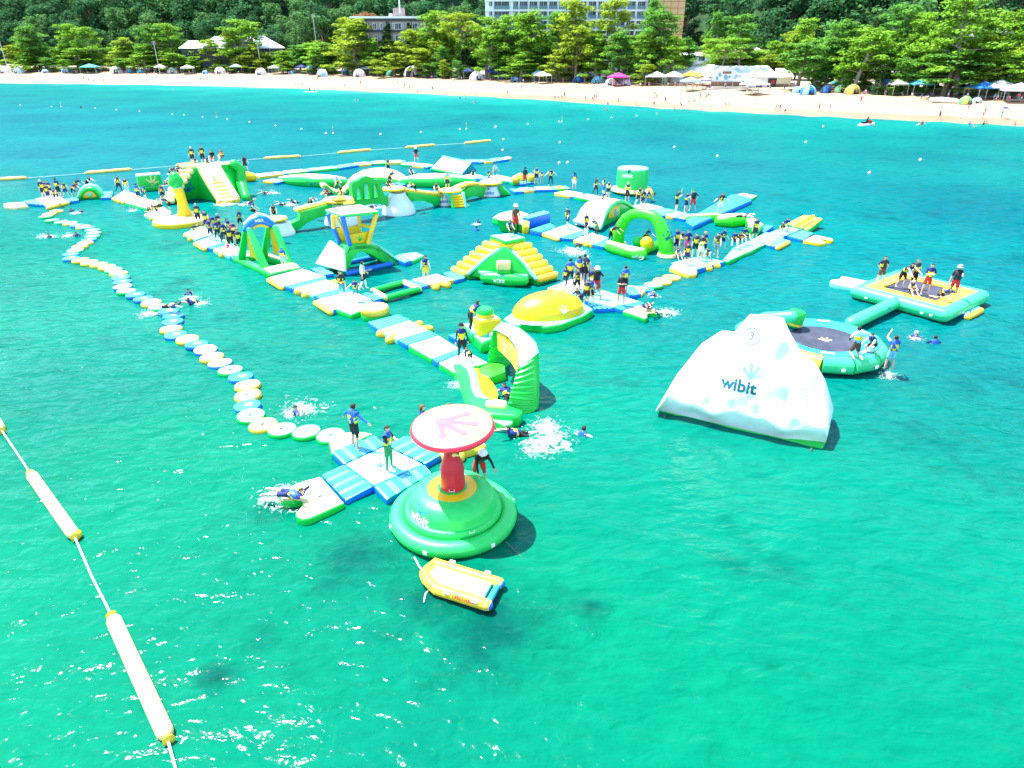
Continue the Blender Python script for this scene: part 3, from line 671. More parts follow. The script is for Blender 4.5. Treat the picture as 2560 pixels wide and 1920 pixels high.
# ================================================================ the large inflatables
def toy(name, p, label, cat='inflatable'):
    return empty(name, (p[0], p[1], 0), label, cat)
def back_of(A, B):                                  # unit vector away from the camera, square to A-B
    d = (B - A).xy.to_3d().normalized(); n = Vector((-d.y, d.x, 0))
    return n if n.y > 0 else -n
def trace(k, px, A, B): return [PV(k, x, y, A, B) for x, y in px]
def traced_panel(bm, k, px, A, B, depth, bevel=0.08, mf=0, ms=0, seg=2):
    n = back_of(A, B); return panel(bm, [p + n * depth / 2 for p in trace(k, px, A, B)], depth, bevel, seg, mf, ms)
def loops(root, items, m=ROPE):
    """small white tow loops / handles: (point, axis, size)"""
    for p, ax, s in items:
        ax = Vector(ax).normalized(); up = Vector((0, 0, 1)); bm = BM(); p = Vector(p)
        tube(bm, [p - ax * s, p - ax * s - up * s * .9, p + ax * s - up * s * .9, p + ax * s], s * 0.16, 6); wobj('handle', bm, m, root)

# ---- red mushroom tower
tx, ty = -1.72, 16.3
T = toy('mushroom_tower', (tx, ty), 'green dome tower with a red post and a round cream canopy')
bm = BM(); lathe(bm, [(1.1, 0.05), (1.6, -0.1), (1.80, 0.0), (1.87, 0.16), (1.84, 0.30), (1.74, 0.40), (1.60, 0.43), (1.46, 0.38), (1.38, 0.27), (1.36, .15)], (tx, ty, 0), 64); ringo = wobj('base_ring', bm, V_MINT, T)
bm = BM(); lathe(bm, [(1.34, 0.12), (1.41, 0.30), (1.42, 0.44), (1.36, 0.53), (1.29, 0.545), (1.275, 0.57), (1.26, 0.72), (1.20, 0.88), (1.08, 1.02), (0.90, 1.10), (0.72, 1.12)], (tx, ty, 0), 64); domeo = wobj('dome', bm, V_MINT, T)
bm = BM(); lathe(bm, [(0.72, 1.105), (0.71, 1.125), (0.55, 1.14), (0.42, 1.14)], (tx, ty, 0), 48); wobj('yellow_band', bm, V_GOLD, T)
bm = BM(); lathe(bm, [(0.43, 1.135), (0.42, 1.15), (0.36, 1.16), (0.0, 1.16)], (tx, ty, 0), 40); wobj('collar', bm, V_GREEN, T)
bm = BM(); lathe(bm, [(0.0, 1.12), (0.345, 1.12), (0.35, 1.3), (0.345, 1.75), (0.32, 1.9), (0.25, 2.1), (0.22, 2.25), (0.215, 2.7), (0.23, 2.95), (0.0, 2.98)], (tx + .02, ty, 0), 40); post = wobj('post', bm, V_RED, T)
MD = Matrix.Rotation(R(3), 3, 'X') @ Matrix.Rotation(R(-2), 3, 'Y')
bm = BM(); lathe(bm, [(0.0, -0.12), (0.95, -0.10), (1.12, -0.05), (1.17, 0.02), (1.15, 0.09), (1.10, 0.125), (0.0, 0.14)], (tx + .09, ty, 3.06), 64, [1, 1, 1, 1, 1, 0], MD); dish = wobj('canopy', bm, [V_PEACH, V_RED], T)
decal('printed_hand', frog2d(), (tx + .12, ty + .05, 3.2), (-.25, -1, 0), (1, -.25, 0), 1.1, V_PINK, T, [dish])
decal('printed_hand', frog2d(), (tx + .17, ty - .4, 2.45), (1, .25, 0), (0, 0, 1), 0.36, V_CREAM, T, [post], cast=.6)
decal('lettering', text2d('wibit'), (tx - 1.02, ty - 1.02, 0.70), (1, -1.0, 0), (0, .1, 1), 0.38, P_WHITE, T, [domeo], cast=.9)
decal('printed_mark', frog2d(), (tx - .86, ty - .86, .98), (1, -1.0, 0), (.2, .3, 1), 0.34, P_BLUE, T, [domeo], cast=.9)
loops(T, [((tx + .02, ty - .37, 1.28), (1, 0, 0), .07), ((tx + .62, ty - 1.36, .62), (1, .4, 0), .07), ((tx + .02, ty + .37, 1.28), (1, 0, 0), .07)])
for a in (-50, 20, 110, 200, 250):
    bm = BM(); box(bm, (tx + 1.86 * math.cos(R(a)), ty + 1.86 * math.sin(R(a)), .18), (.05, .12, .12), R(a), .01); wobj('tow_patch', bm, P_WHITE, T)
bm = BM(); tube(bm, [W('P', 1265, 1355, .15), W('P', 1290, 1380, .03), W('P', 1320, 1405, -.02), W('P', 1350, 1440, -.05)], 0.02, 5); tag(wobj('mooring_rope', bm, ROPE_DK), 'dark mooring rope trailing from the mushroom tower', 'rope')

# ---- yellow rescue raft
hull = pts('T', [(560, 455), (735, 270), (1850, 610), (1640, 985), (760, 715), (600, 550)], 0.3)
c = base_of(hull); RT = toy('rescue_raft', c, 'small yellow rescue raft with pointed bow moored before the mushroom tower', 'raft')
bm = BM(); hv = [Vector((p.x, p.y, .17)) for p in hull]
tube(bm, [hv[3], hv[3].lerp(hv[4], .5), hv[4], hv[4].lerp(hv[5], .6), hv[5], hv[5].lerp(hv[0], .6), hv[0], hv[0].lerp(hv[1], .5), hv[1], hv[1].lerp(hv[2], .3), hv[1].lerp(hv[2], .6), hv[2]], 0.15, 12)
hullo = wobj('hull_tube', bm, V_YELLOW, RT)
inn = [c.lerp(Vector((p.x, p.y, 0)), .88) for p in hull]
bm = BM(); prism(bm, inn, 0.02, 0.245, 0.03, 2, 0, 0); wobj('deck', bm, V_PALE, RT)
inn = [c.lerp(Vector((p.x, p.y, 0)), .66) for p in hull]
bm = BM(); prism(bm, inn, 0.2, 0.27, 0.02, 2, 0, 0); wobj('deck_panel', bm, V_CREAM, RT)
bm = BM(); tube(bm, [hv[2].lerp(hv[3], .02), hv[2].lerp(hv[3], .5), hv[2].lerp(hv[3], .98)], .085, 10); wobj('transom', bm, V_CYAN, RT)
for i in (2, 3):
    bm = BM(); e = hv[i] + (hv[i] - hv[1 if i == 2 else 4]).normalized() * .03; tube(bm, [hv[i], e], [.152, .13], 12); wobj('end_cap', bm, V_BLUE, RT)
sd = (hv[3] - hv[4]).normalized()
out = Vector((sd.y, -sd.x, 0)); out = out if out.y < 0 else -out
decal('lettering', text2d('LIFEGUARD'), hv[4].lerp(hv[3], .57) + out * .12 + Vector((0, 0, .06)), sd, Vector((0, 0, 1)) - out * .9, 0.115, P_RED, RT, [hullo], cast=.5)
for t in (.25, .8):
    for a_, b_, o_ in ((4, 3, out), (1, 2, -out)):
        p = hv[a_].lerp(hv[b_], t); bm = BM(); box(bm, p + o_ * .12 + Vector((0, 0, .12)), (.16, .1, .05), math.atan2(sd.y, sd.x), .015); wobj('strap_patch', bm, P_WHITE, RT)
rope([W('T', 390, 235, .25), W('T', 440, 330, .18), W('T', 515, 460, .2)], 'pale painter rope from the raft bow to the mushroom tower', .02, ROPE, 'painter_rope')
rope([W('T', 560, 560, .15), W('T', 650, 780, .0), W('T', 580, 860, -.01), W('T', 550, 1000, -.0), W('T', 490, 1190, -.03)], 'pale slack rope floating beside the raft bow', .02, ROPE, 'painter_rope')

# ---- white climbing iceberg
A, B = Vector((5.46, 22.68, 0)), Vector((10.48, 20.04, 0)); ex = (B - A).normalized(); bk = back_of(A, B); LEN = (B - A).length
sil = [(0.0, 0.25), (0.32, 1.20), (0.74, 1.95), (1.12, 2.66), (1.72, 3.26), (2.2, 3.30), (2.38, 3.64), (2.60, 4.04), (3.2, 4.12), (3.72, 4.10), (4.02, 3.60), (4.52, 2.92), (5.0, 2.62), (5.45, 1.95), (5.75, 1.25), (5.9, .8)]
def hprof(s):
    for (s0, h0), (s1, h1) in zip(sil, sil[1:]):
        if s <= s1: return h0 + (h1 - h0) * (s - s0) / (s1 - s0)
    return sil[-1][1]
dimp = [(N_x, N_y) for N_x, N_y in ((590, 910), (790, 950), (450, 995), (1005, 1005), (1340, 1120), (1520, 1110), (1255, 895), (985, 855), (1590, 885), (1515, 870), (1270, 470), (1090, 655), (1045, 430), (700, 800), (480, 740), (330, 905))]
F0 = A - bk * 0.0; dps = [PV('N', x, y, A + bk * (.02 + max(0, (1000 - y)) * .0012), B + bk * (.02 + max(0, (1000 - y)) * .0012)) for x, y in dimp]
bm = BM(); rows = []; NS = 84
for i in range(NS + 1):
    s = 5.9 * i / NS; h = hprof(s); dep = 2.5 * (0.75 + 0.25 * math.sin(math.pi * min(1, s / 5.9))); row = []
    sh = 0.30 * max(0, s - 4.6)                            # right flank swings back
    lip = .74 + .14 * math.sin(s * 2.1 + 1.0) + .06 * math.sin(s * 5.3); prof = [(0.34, 0.0), (0.26, .18), (0.14, lip * .55), (-0.02, lip * .85), (-0.06, lip), (-.02, lip * 1.15)]
    prof = [(d, min(z, h * .8 * (j + 1) / 6 if h < 1.2 else z)) for j, (d, z) in enumerate(prof)]
    z0 = prof[-1][1]; nf = 22
    for j in range(1, nf + 1):
        t = j / nf; zz = z0 + (h - z0) * math.sin(t * math.pi / 2 * .98) if False else z0 + (h - z0) * (1 - (1 - t) ** 1.35); prof.append((-.02 + 1.06 * t ** 1.1, zz))
    prof += [(1.2, h + .02), (1.4, h - .03), (1.65, h * .9), (2.0, h * .65), (2.3, h * .35), (dep, 0.0)]
    for d, z in prof:
        row.append(A + ex * (s - .02 * (LEN - s) * 0) + bk * (d + sh) + Vector((0, 0, z)))
    rows.append(row)
# quilted dimples and lumps
vr = grid_skin(bm, rows)
bm.faces.new(vr[0]); bm.faces.new(vr[-1][::-1])
fn = (-bk + Vector((0, 0, .35))).normalized()
for v in bm.verts:
    if v.co.z < .1: continue
    p = v.co; w = 0
    for q in dps:
        dd = ((p - q).length if abs((p - q).dot(bk)) < 1.3 else 9); w += math.exp(-(dd / .115) ** 2)
    a_ = (p - A).dot(ex)
    v.co -= fn * 0.13 * min(w, 1.2)
    v.co += fn * (0.035 * math.sin(a_ * 3.3 + p.z * 2.1) + .03 * math.sin(p.z * 4.4 - a_ * 1.9))
bmesh.ops.recalc_face_normals(bm, faces=bm.faces)
IB = toy('climbing_iceberg', (A + B) / 2 + bk, 'tall white inflatable climbing iceberg with blue lettering')
ice = wobj('body', bm, V_WHITE, IB, angle=60)
bm = BM(); prism(bm, [A + bk * .3, B + bk * .3 + ex * .2, B + bk * 2.2 + ex * .3, A + bk * 1.9], -0.25, 0.05, .1, 2, 0, 0); wobj('base', bm, V_GREEN, IB)
fo = PV('N', 855, 770, A + bk * .3, B + bk * .3); up_ = Vector((0, 0, 1)) + bk * .25
decal('lettering', text2d('wibit'), fo, ex, up_, 0.62, P_TEAL, IB, [ice], cast=1.6)
decal('printed_mark', frog2d(), PV('N', 965, 660, A + bk * .35, B + bk * .35), ex, up_, 0.52, V_PALE, IB, [ice], cast=1.6)
o3 = PV('N', 968, 345, A + bk * .8, B + bk * .8)
decal('lettering', text2d('3'), o3, ex, up_, 0.36, P_GREY, IB, [ice], cast=1.6)
ring2 = ([(math.cos(2 * math.pi * i / 20) * rr, math.sin(2 * math.pi * i / 20) * rr) for rr in (1, .9) for i in range(20)], [(i, (i + 1) % 20, 20 + (i + 1) % 20, 20 + i) for i in range(20)])
decal('printed_ring', ring2, o3, ex, up_, 0.3, P_GREY, IB, [ice], cast=1.6)
for (x, y) in ((1150, 280), (1430, 800), (1440, 860)):
    for j in range(3):
        p = PV('N', x, y + j * 22, A + bk * .7, B + bk * .7)
        decal('warning_print', ([(-1, -.1), (1, -.1), (1, .1), (-1, .1)], [(0, 1, 2, 3)]), p, ex, up_, .09, P_GREY, IB, [ice], cast=1.6)
for (x, y) in ((1225, 300), (1235, 400), (1300, 450), (1335, 570)):       # climbing handles on the right flank
    p = PV('N', x, y, A + bk * 1.15, B + bk * 1.15); loops(IB, [(p - bk * .1, ex, .08)], P_BLUE)
for s_ in (0.35, 5.5):
    bm = BM(); q = A + ex * s_ - bk * .02; tube(bm, [q + Vector((0, 0, .05)), q + Vector((-.03, -.05, -.08)), q + Vector((-.05, -.1, -.2))], .04, 6); wobj('mooring_strap', bm, ROPE_DK, IB)

# ---- round trampoline
cc = W('N', 1600, 362, .75); RTt = toy('round_trampoline', cc, 'round mint trampoline with a dark mat beside the iceberg', 'trampoline')
RO = 2.25; NT = 12
for i in range(NT):
    a0, a1 = 2 * math.pi * i / NT + .1, 2 * math.pi * (i + 1) / NT + .1
    P0, P1 = [cc.xy.to_3d() + Vector((RO * math.cos(a), RO * math.sin(a), .42)) for a in (a0, a1)]
    bm = BM(); tube(bm, [P0.lerp(P1, -.03), P0.lerp(P1, .5), P0.lerp(P1, 1.03)], .40, 14, cap=False)
    wobj('rim_tube', bm, V_YELLOW if i == 7 else V_AQUA, RTt)
bm = BM(); lathe(bm, [(1.5, .70), (1.52, .73), (1.95, .80), (2.2, .835), (2.22, .83)], (cc.x, cc.y, 0), 48); wobj('edge_pad', bm, V_CYAN, RTt)
MATM = mat('trampoline_mat', (0.028, 0.032, 0.055), .6, .4, 1.5, .2, 60)
bm = BM(); lathe(bm, [(0, .66), (.8, .67), (1.5, .715), (1.5, .68), (0, .62)], (cc.x, cc.y, 0), 48); mt_ = wobj('jump_mat', bm, MATM, RTt)
decal('printed_mark', frog2d(), (cc.x, cc.y, .7), (1, 0, 0), (0, 1, 0), .45, V_CREAM, RTt, [mt_])
for a in (70, 118, 15, 250, 205, 300):
    p = cc.xy.to_3d() + Vector((2.0 * math.cos(R(a)), 2.0 * math.sin(R(a)), .84)); bm = BM(); box(bm, p, (.55, .13, .02), R(a + 90), .005); wobj('print_strip', bm, P_WHITE, RTt)
for a in (265, 300, 330):
    p = cc.xy.to_3d() + Vector((2.64 * math.cos(R(a)), 2.64 * math.sin(R(a)), .35)); bm = BM(); box(bm, p, (.04, .16, .12), R(a), .01); wobj('tow_patch', bm, P_WHITE, RTt)
# log leaning over the trampoline
p0, p1 = W('N', 1080, 190, 1.0), W('N', 1310, 180, 1.35)
LG = toy('tube_roller', p0, 'green tube with a blunt round end resting on the round trampoline')
bm = BM(); tube(bm, [p0 - (p1 - p0) * .9 - Vector((0, 0, .5)), p0, p1], .28, 14); wobj('tube', bm, V_AQUA, LG)
bm = BM(); e = W('N', 1345, 190, 1.2); lathe(bm, [(0, -.42), (.3, -.4), (.38, -.3), (.4, .25), (.33, .36), (0, .4)], tuple(e), 24, M=Matrix.Rotation(R(12), 3, 'Y')); wobj('drum_end', bm, V_GREEN, LG)
bm = BM(); lathe(bm, [(.41, -.3), (.42, -.26), (.41, -.2)], tuple(e), 24, M=Matrix.Rotation(R(12), 3, 'Y')); wobj('yellow_band', bm, V_YELLOW, LG)
# connecting log
a_, b_ = W('N', 1830, 235, .35), W('O', 900, 470, .40)
CLg = toy('connecting_log', (a_ + b_) / 2, 'long mint log joining the round and the square trampoline')
bm = BM(); tube(bm, [a_, a_.lerp(b_, .33), a_.lerp(b_, .66), b_], .33, 16); lgo = wobj('log', bm, V_AQUA, CLg)
dl = (b_ - a_).normalized(); m_ = a_.lerp(b_, .62); decal('printed_mark', frog2d(), m_ + Vector((.1, -.2, .2)), dl, Vector((-.3, .4, 1)), .4, V_CYAN, CLg, [lgo])
bm = BM(); tube(bm, [a_.lerp(b_, .62) - dl * .05, a_.lerp(b_, .62) + dl * .05], .336, 16, cap=False); wobj('lashing', bm, V_SKY, CLg)
# ---- square trampoline
sq = [W('O', x, y, .55) for x, y in ((455, 352), (1370, 592), (1765, 405), (885, 188))]
cs = base_of(sq); SQ = toy('square_trampoline', cs, 'square mint trampoline with yellow pads where six people stand and kneel', 'trampoline')
for i in range(4):
    a_, b_ = [Vector((p.x, p.y, .38)) for p in (sq[i], sq[(i + 1) % 4])]
    bm = BM(); tube(bm, [a_, a_.lerp(b_, .5), b_], .38, 16); wobj('rim_tube', bm, V_AQUA, SQ)
inn = [cs + (Vector((p.x, p.y, 0)) - cs) * .93 for p in sq]; in2 = [cs + (Vector((p.x, p.y, 0)) - cs) * .62 for p in sq]
for i in range(4):
    j = (i + 1) % 4; bm = BM()
    prism(bm, [inn[i], inn[j], in2[j], in2[i]], .58, .70 if False else .72, .03, 2, 0, 0); wobj('edge_pad', bm, V_YELLOW, SQ)
bm = BM(); prism(bm, in2, .56, .64, .02, 1, 0, 0); wobj('jump_mat', bm, MATM, SQ)
for t, (i, j) in ((.15, (0, 1)), (.8, (0, 1)), (.3, (1, 2)), (.9, (0, 1))):
    p = sq[i].lerp(sq[j], t); bm = BM(); dd = (sq[j] - sq[i]); box(bm, (p.x + .37 * dd.y / dd.length, p.y - .37 * dd.x / dd.length, .3), (.14, .05, .1), math.atan2(dd.y, dd.x), .01); wobj('tow_patch', bm, P_WHITE, SQ)
decal('printed_mark', frog2d(), W('O', 1600, 460, .55), (.8, .55, 0), (0, 0, 1), .5, V_SKY, SQ, None)
walkway('O', [(385, 335), (440, 350), (610, 270), (545, 252)], 'striped blue flap at the left corner of the square trampoline', V_SKY, V_BLUE, z=.3)
outline_float('forked_landing_float', 'O', [(150, 255), (160, 280), (400, 335), (540, 262), (290, 212), (255, 225), (265, 240), (330, 255), (215, 245)], 'white forked landing float at the left corner of the square trampoline', 'float', V_WHITE, V_PALE, z=.28)
walkway('O', [(1515, 585), (1600, 620), (1760, 540), (1690, 510)], 'small pale step float with a yellow edge beside the square trampoline', V_SKY, V_BLUE, z=.28, edge=[(1, V_YELLOW)])

# ---- curved wall pair with yellow inner faces
A, B = W('L', 1600, 850, 0), W('L', 1960, 1370, 0)
CW = toy('curved_wall', (A + B) / 2, 'tall green arched wall with a yellow inner panel, facing a low curved wall', 'inflatable')
def arc3(k, px, ys): return [PY(k, x, y, Y) for (x, y), Y in zip(px, ys)]
yA, yB = A.y, B.y
# arch: a broad band from the far foot over the top to the near foot
ST_IN = [(1500, 800), (1515, 640), (1535, 480), (1565, 370), (1640, 400), (1730, 450), (1800, 540), (1845, 640), (1835, 780), (1790, 960), (1745, 1120), (1715, 1260)]
ST_OUT = [(1705, 830), (1690, 700), (1625, 470), (1600, 330), (1690, 345), (1800, 400), (1900, 480), (1975, 565), (2005, 670), (2012, 900), (2012, 1150), (2005, 1375)]
YS = [26.7, 26.7, 26.6, 26.4, 26.0, 25.4, 24.7, 24.0, 23.5, 23.1, 22.8, 22.6]
pi_ = arc3('L', ST_IN, YS); po_ = arc3('L', ST_OUT, [y + .2 for y in YS]); bkw = Vector((.22, .42, 0))
for p in (pi_[0], po_[0], pi_[-1], po_[-1]): p.z = -.1
def wall_band(i0, i1, name_, m_):
    bm = BM(); rows = []
    for i in range(i0, i1 + 1):
        a_, b_ = pi_[i], po_[i]; o_ = (b_ - a_) * .06; n2 = Vector((0, -.06, 0))
        rows.append([a_, a_.lerp(b_, .25) + n2, a_.lerp(b_, .75) + n2, b_, b_ + o_ + bkw * .5, b_ + bkw, a_ + bkw, a_ - o_ + bkw * .5])
    grid_skin(bm, rows, close=True, caps=True); bmesh.ops.recalc_face_normals(bm, faces=bm.faces); return wobj(name_, bm, m_, CW, angle=70)
wall_band(0, 3, 'far_foot', V_GREEN); wall_band(3, 8, 'arch_beam', V_PALE); wall_band(8, 11, 'near_foot', V_GREEN)
for i0, i1, nr_ in ((0, 3, 7), (8, 11, 10)):
    for j in range(nr_):
        t = i0 + (i1 - i0) * (j + .6) / nr_; i = min(int(t), i1 - 1); f = t - i; a_ = pi_[i].lerp(pi_[i + 1], f); b_ = po_[i].lerp(po_[i + 1], f)
        bm = BM(); tube(bm, [a_.lerp(b_, .04) + Vector((0, -.02, 0)), a_.lerp(b_, .5) + Vector((0, -.06, 0)), a_.lerp(b_, .96) + Vector((0, -.02, 0))], .05, 8); wobj('rib', bm, V_GREEN, CW)
pn = arc3('L', [(1600, 400), (1700, 430), (1790, 520), (1850, 640), (1835, 790), (1760, 730), (1680, 650), (1615, 590)], [26.4, 25.9, 25.3, 24.5, 23.7, 24.2, 25.0, 25.8])
bm = BM(); rows = []
topl, botl = [pn[0], pn[1], pn[2], pn[3], pn[4]], [pn[7], pn[6], pn[5].lerp(pn[6], .5), pn[5], pn[4] - Vector((0, 0, .25))]
n_ = Vector((.35, .35, 0))
for a_, b_ in zip(topl, botl):
    rows.append([a_, a_.lerp(b_, .5) + n_ * .06, b_, b_ + n_ * .2, a_.lerp(b_, .5) + n_ * .26, a_ + n_ * .2])
grid_skin(bm, rows, close=True, caps=True); bmesh.ops.recalc_face_normals(bm, faces=bm.faces); pno = wobj('inner_panel', bm, V_GOLD, CW)
for t in (.25, .45):
    p = pn[1].lerp(pn[3], t) - Vector((0, 0, .22)); d_ = (pn[3] - pn[1]).normalized(); decal('printed_hand', frog2d(), p - n_ * .1, -d_ if d_.x < 0 else d_, (0, 0, 1), .34, P_WHITE, CW, [pno], cast=1.0)
# low wall on the left
lo = W('L', 1145, 925, 0); ln = W('L', 1290, 1240, 0)
outer_top = arc3('L', [(1150, 745), (1225, 735), (1300, 800), (1335, 900), (1345, 1000), (1380, 1080), (1470, 1150)], [26.3, 25.9, 25.2, 24.6, 24.0, 23.5, 23.0])
inner_bot = [W('L', x, y, .35) for x, y in ((1400, 800), (1480, 880), (1550, 950), (1600, 1030), (1615, 1090), (1610, 1120), (1600, 1140))]
outer_bot = [lo + (ln - lo) * t + Vector((-.05, 0, -.05)) for t in (0, .2, .4, .6, .78, .9, 1.0)]
bm = BM(); rows = []
for a_, b_, c_ in zip(outer_bot, outer_top, inner_bot):
    rows.append([a_, a_.lerp(b_, .5) + Vector((-.08, 0, 0)), b_ + Vector((-.1, 0, -.06)), b_ + Vector((.05, .02, .05)), b_ + Vector((.2, .06, -.02)), b_.lerp(c_, .5) + Vector((-.05, 0, -.08)), c_, c_ + Vector((0, 0, -.4))])
grid_skin(bm, rows, mi=lambda i, k: 1 if k in (4, 5) else (2 if k in (2, 3) else 0), close=True, caps=True); bmesh.ops.recalc_face_normals(bm, faces=bm.faces)
wobj('low_wall', bm, [V_GREEN, V_GOLD, V_PALE], CW)
bm = BM(); prism(bm, pts('L', [(1290, 1080), (1290, 1235), (1480, 1300), (1830, 1330), (1900, 1260), (1700, 1190), (1480, 1150)], .45), -.1, .45, .12, 3, 0, 0); wobj('near_sill', bm, V_GREEN, CW)
bm = BM(); prism(bm, pts('L', [(1460, 1150), (1500, 1195), (1700, 1215), (1720, 1150), (1600, 1130)], .6), .3, .6, .1, 2, 0, 0); wobj('cream_sill', bm, V_CREAM, CW)
bm = BM(); prism(bm, pts('L', [(1390, 800), (1420, 870), (1520, 900), (1700, 830), (1690, 740), (1510, 730)], .4), -.1, .4, .1, 2, 0, 0); wobj('far_sill', bm, V_LIME, CW)
a_, b_ = W('L', 1520, 905, .2), W('L', 1600, 840, .2)
bm = BM(); tube(bm, [a_, b_], .16, 12); wobj('joining_tube', bm, V_PALE, CW)

# ---- yellow box hut on a green base
c = W('L', 1490, 440, .5); YB = toy('box_hut', c, 'yellow box with a green knob on a green tube base')
bm = BM(); prism(bm, pts('L', [(1170, 300), (1340, 420), (1430, 520), (1560, 470), (1780, 350), (1640, 250)], .55), -.1, .55, .16, 3, 0, 1); wobj('base', bm, [V_PALE, V_GREEN], YB)
f_ = [W('L', x, y, 1.35) for x, y in ((1325, 225), (1400, 275), (1660, 245), (1560, 180))]
bm = BM(); prism(bm, f_, .5, 1.35, .14, 3, 0, 1); bxo = wobj('box', bm, [V_CREAM, V_GOLD], YB)
kc = W('L', 1470, 175, 1.55); bm = BM(); lathe(bm, [(0, 1.3), (.36, 1.3), (.40, 1.42), (.38, 1.5)], (kc.x, kc.y, 0), 24); wobj('knob_ring', bm, V_GOLD, YB)
bm = BM(); lathe(bm, [(.39, 1.5), (.40, 1.6), (.33, 1.72), (0, 1.75)], (kc.x, kc.y, 0), 24); wobj('knob', bm, V_GREEN, YB)
for x0, y0, x1, y1 in ((1350, 400, 1480, 420), (1560, 440, 1700, 380)):
    bm = BM(); tube(bm, [W('L', x0, y0, .6), W('L', x1, y1, .6)], .2, 12); wobj('side_tube', bm, V_PALE, YB)
# ---- yellow dome on a lens-shaped float
lens = pts('J', [(975, 1530), (1180, 1390), (1500, 1310), (1850, 1290), (2100, 1310)], .35) + pts('K', [(690, 1060), (560, 1150), (250, 1270), (0, 1310)], .35) + pts('J', [(1400, 1610), (1200, 1620), (1100, 1600)], .35)
c = W('J', 1620, 1480, .4); DM = toy('dome_float', c, 'big yellow dome on a lens-shaped green float')
bm = BM(); prism(bm, lens, -.12, .36, .14, 4, 0, 1); wobj('float', bm, [V_PALE, V_GREEN], DM)
l_, r__ = W('J', 1140, 1530, .36), W('K', 550, 1075, .36); ax = (r__ - l_).normalized(); mid = (l_ + r__) / 2 + Vector((-.05, .28, 0)); hl = (r__ - l_).length / 2 * 1.02
bm = BM(); rows = []
for j in range(9):
    t = j / 8 * math.pi / 2; rr = math.cos(t) ** .8 if j < 8 else 0.02; z = .34 + 1.05 * math.sin(t) ** 1.1
    rows.append([mid + ax * (hl * rr * math.cos(a)) + Vector((-ax.y, ax.x, 0)) * (hl * .66 * rr * math.sin(a)) + Vector((0, 0, z - mid.z)) for a in [2 * math.pi * q / 36 for q in range(36)]])
grid_skin(bm, rows, close=True); bmesh.ops.recalc_face_normals(bm, faces=bm.faces); dmo = wobj('dome', bm, V_GOLD, DM)
decal('printed_hand', frog2d(), W('K', 285, 1075, .9), (1, .2, 0), (0, .4, 1), .4, P_WHITE, DM, [dmo], cast=1.2)

# ---- pyramid stairs
PL0, PL1 = W('J', 285, 815, .45), W('J', 480, 890, .45); PR0, PR1 = W('J', 1460, 960, .45), W('J', 1730, 890, .45)
QL0, QL1 = W('J', 715, 470, 1.9), W('J', 945, 520, 1.9); QR0, QR1 = W('J', 1090, 530, 1.9), W('J', 1370, 490, 1.9)
PS = toy('pyramid_stairs', W('J', 1000, 900, 0), 'green pyramid with two flights of yellow steps and white lettering')
for a0, a1, b0, b1 in ((PL0, PL1, QL0, QL1), (PR0, PR1, QR0, QR1)):
    for i in range(6):
        t = i / 5; p, q = a0.lerp(b0, t), a1.lerp(b1, t); dz = Vector((0, 0, -.12))
        bm = BM(); tube(bm, [p.lerp(q, .1) + dz, p.lerp(q, .5) + dz, p.lerp(q, .9) + dz], .215, 12); wobj('step', bm, V_YELLOW, PS)
apex = W('J', 1015, 520, 1.85); bl = PL1 + Vector((.15, -.1, -.2)); br = PR0 + Vector((-.1, -.1, -.2))
gm = Vector(((bl.x + br.x) / 2, min(bl.y, br.y) - .45, 0))
bm = BM()                                              # sloping stringers and the solid green core under the flights
def core(b0, b1, t0, t1, inn):
    v = [b0 + Vector((0, 0, -.5)), b1 + Vector((0, 0, -.5)), b0 - Vector((0, 0, .1)), b1 - Vector((0, 0, .1)), t0 - Vector((0, 0, .14)), t1 - Vector((0, 0, .14)), t0 * 1.0, t1 * 1.0]
    v[6] = Vector((t0.x, t0.y, -.1)); v[7] = Vector((t1.x, t1.y, -.1))
    vv = [bm.verts.new(p) for p in v]
    for f in ((0, 2, 3, 1), (2, 4, 5, 3), (4, 6, 7, 5), (0, 6, 4, 2), (1, 3, 5, 7), (0, 1, 7, 6)): bm.faces.new([vv[i] for i in f])
core(PL0, PL1, QL0, QL1, 0); core(PR0, PR1, QR0, QR1, 0); bmesh.ops.recalc_face_normals(bm, faces=bm.faces); wobj('stair_core', bm, V_GREEN, PS)
bm = BM(); tube(bm, [PL1 + Vector((.12, -.08, -.05)), PL1.lerp(QL1, .5) + Vector((.08, -.1, .0)), apex + Vector((-.1, -.1, 0))], .13, 10); wobj('edge_tube', bm, V_PALE, PS)
bm = BM(); tube(bm, [PR0 + Vector((-.12, -.08, -.05)), PR0.lerp(QR0, .5) + Vector((-.08, -.1, .0)), apex + Vector((.1, -.1, 0))], .13, 10); wobj('edge_tube', bm, V_PALE, PS)
fp = [PV('J', x, y, bl, br) for x, y in ((490, 975), (730, 770), (1000, 540), (1210, 740), (1450, 1010), (1270, 985), (1000, 1020), (740, 960))]
bm = BM(); panel(bm, [p + Vector((0, .25, 0)) for p in fp], .3, .1, 2); wobj('front_wall', bm, V_GREEN, PS)
by = [PV('J', x, y, bl + Vector((0, -.35, 0)), br + Vector((0, -.35, 0))) for x, y in ((730, 830), (900, 840), (1080, 830), (1270, 830))]
bm = BM(); tube(bm, [Vector((p.x, p.y, .34)) for p in by], [.3, .42, .42, .3], 14); bel = wobj('belly_tube', bm, V_GREEN, PS)
bm = BM(); prism(bm, [by[0].xy + Vector((0, -.12)), by[3].xy + Vector((0, -.12)), br.xy + Vector((-.4, .2)), bl.xy + Vector((.4, .2))], .4, .62, .08, 2, 0, 0); wobj('ledge', bm, V_PALE, PS)
sc_ = (by[1] + by[2]) / 2 + Vector((0, .12, 0)); bm = BM(); box(bm, (sc_.x, sc_.y, .72), (.82, .55, .42), 0, .1); wobj('seat_base', bm, V_GREEN, PS)
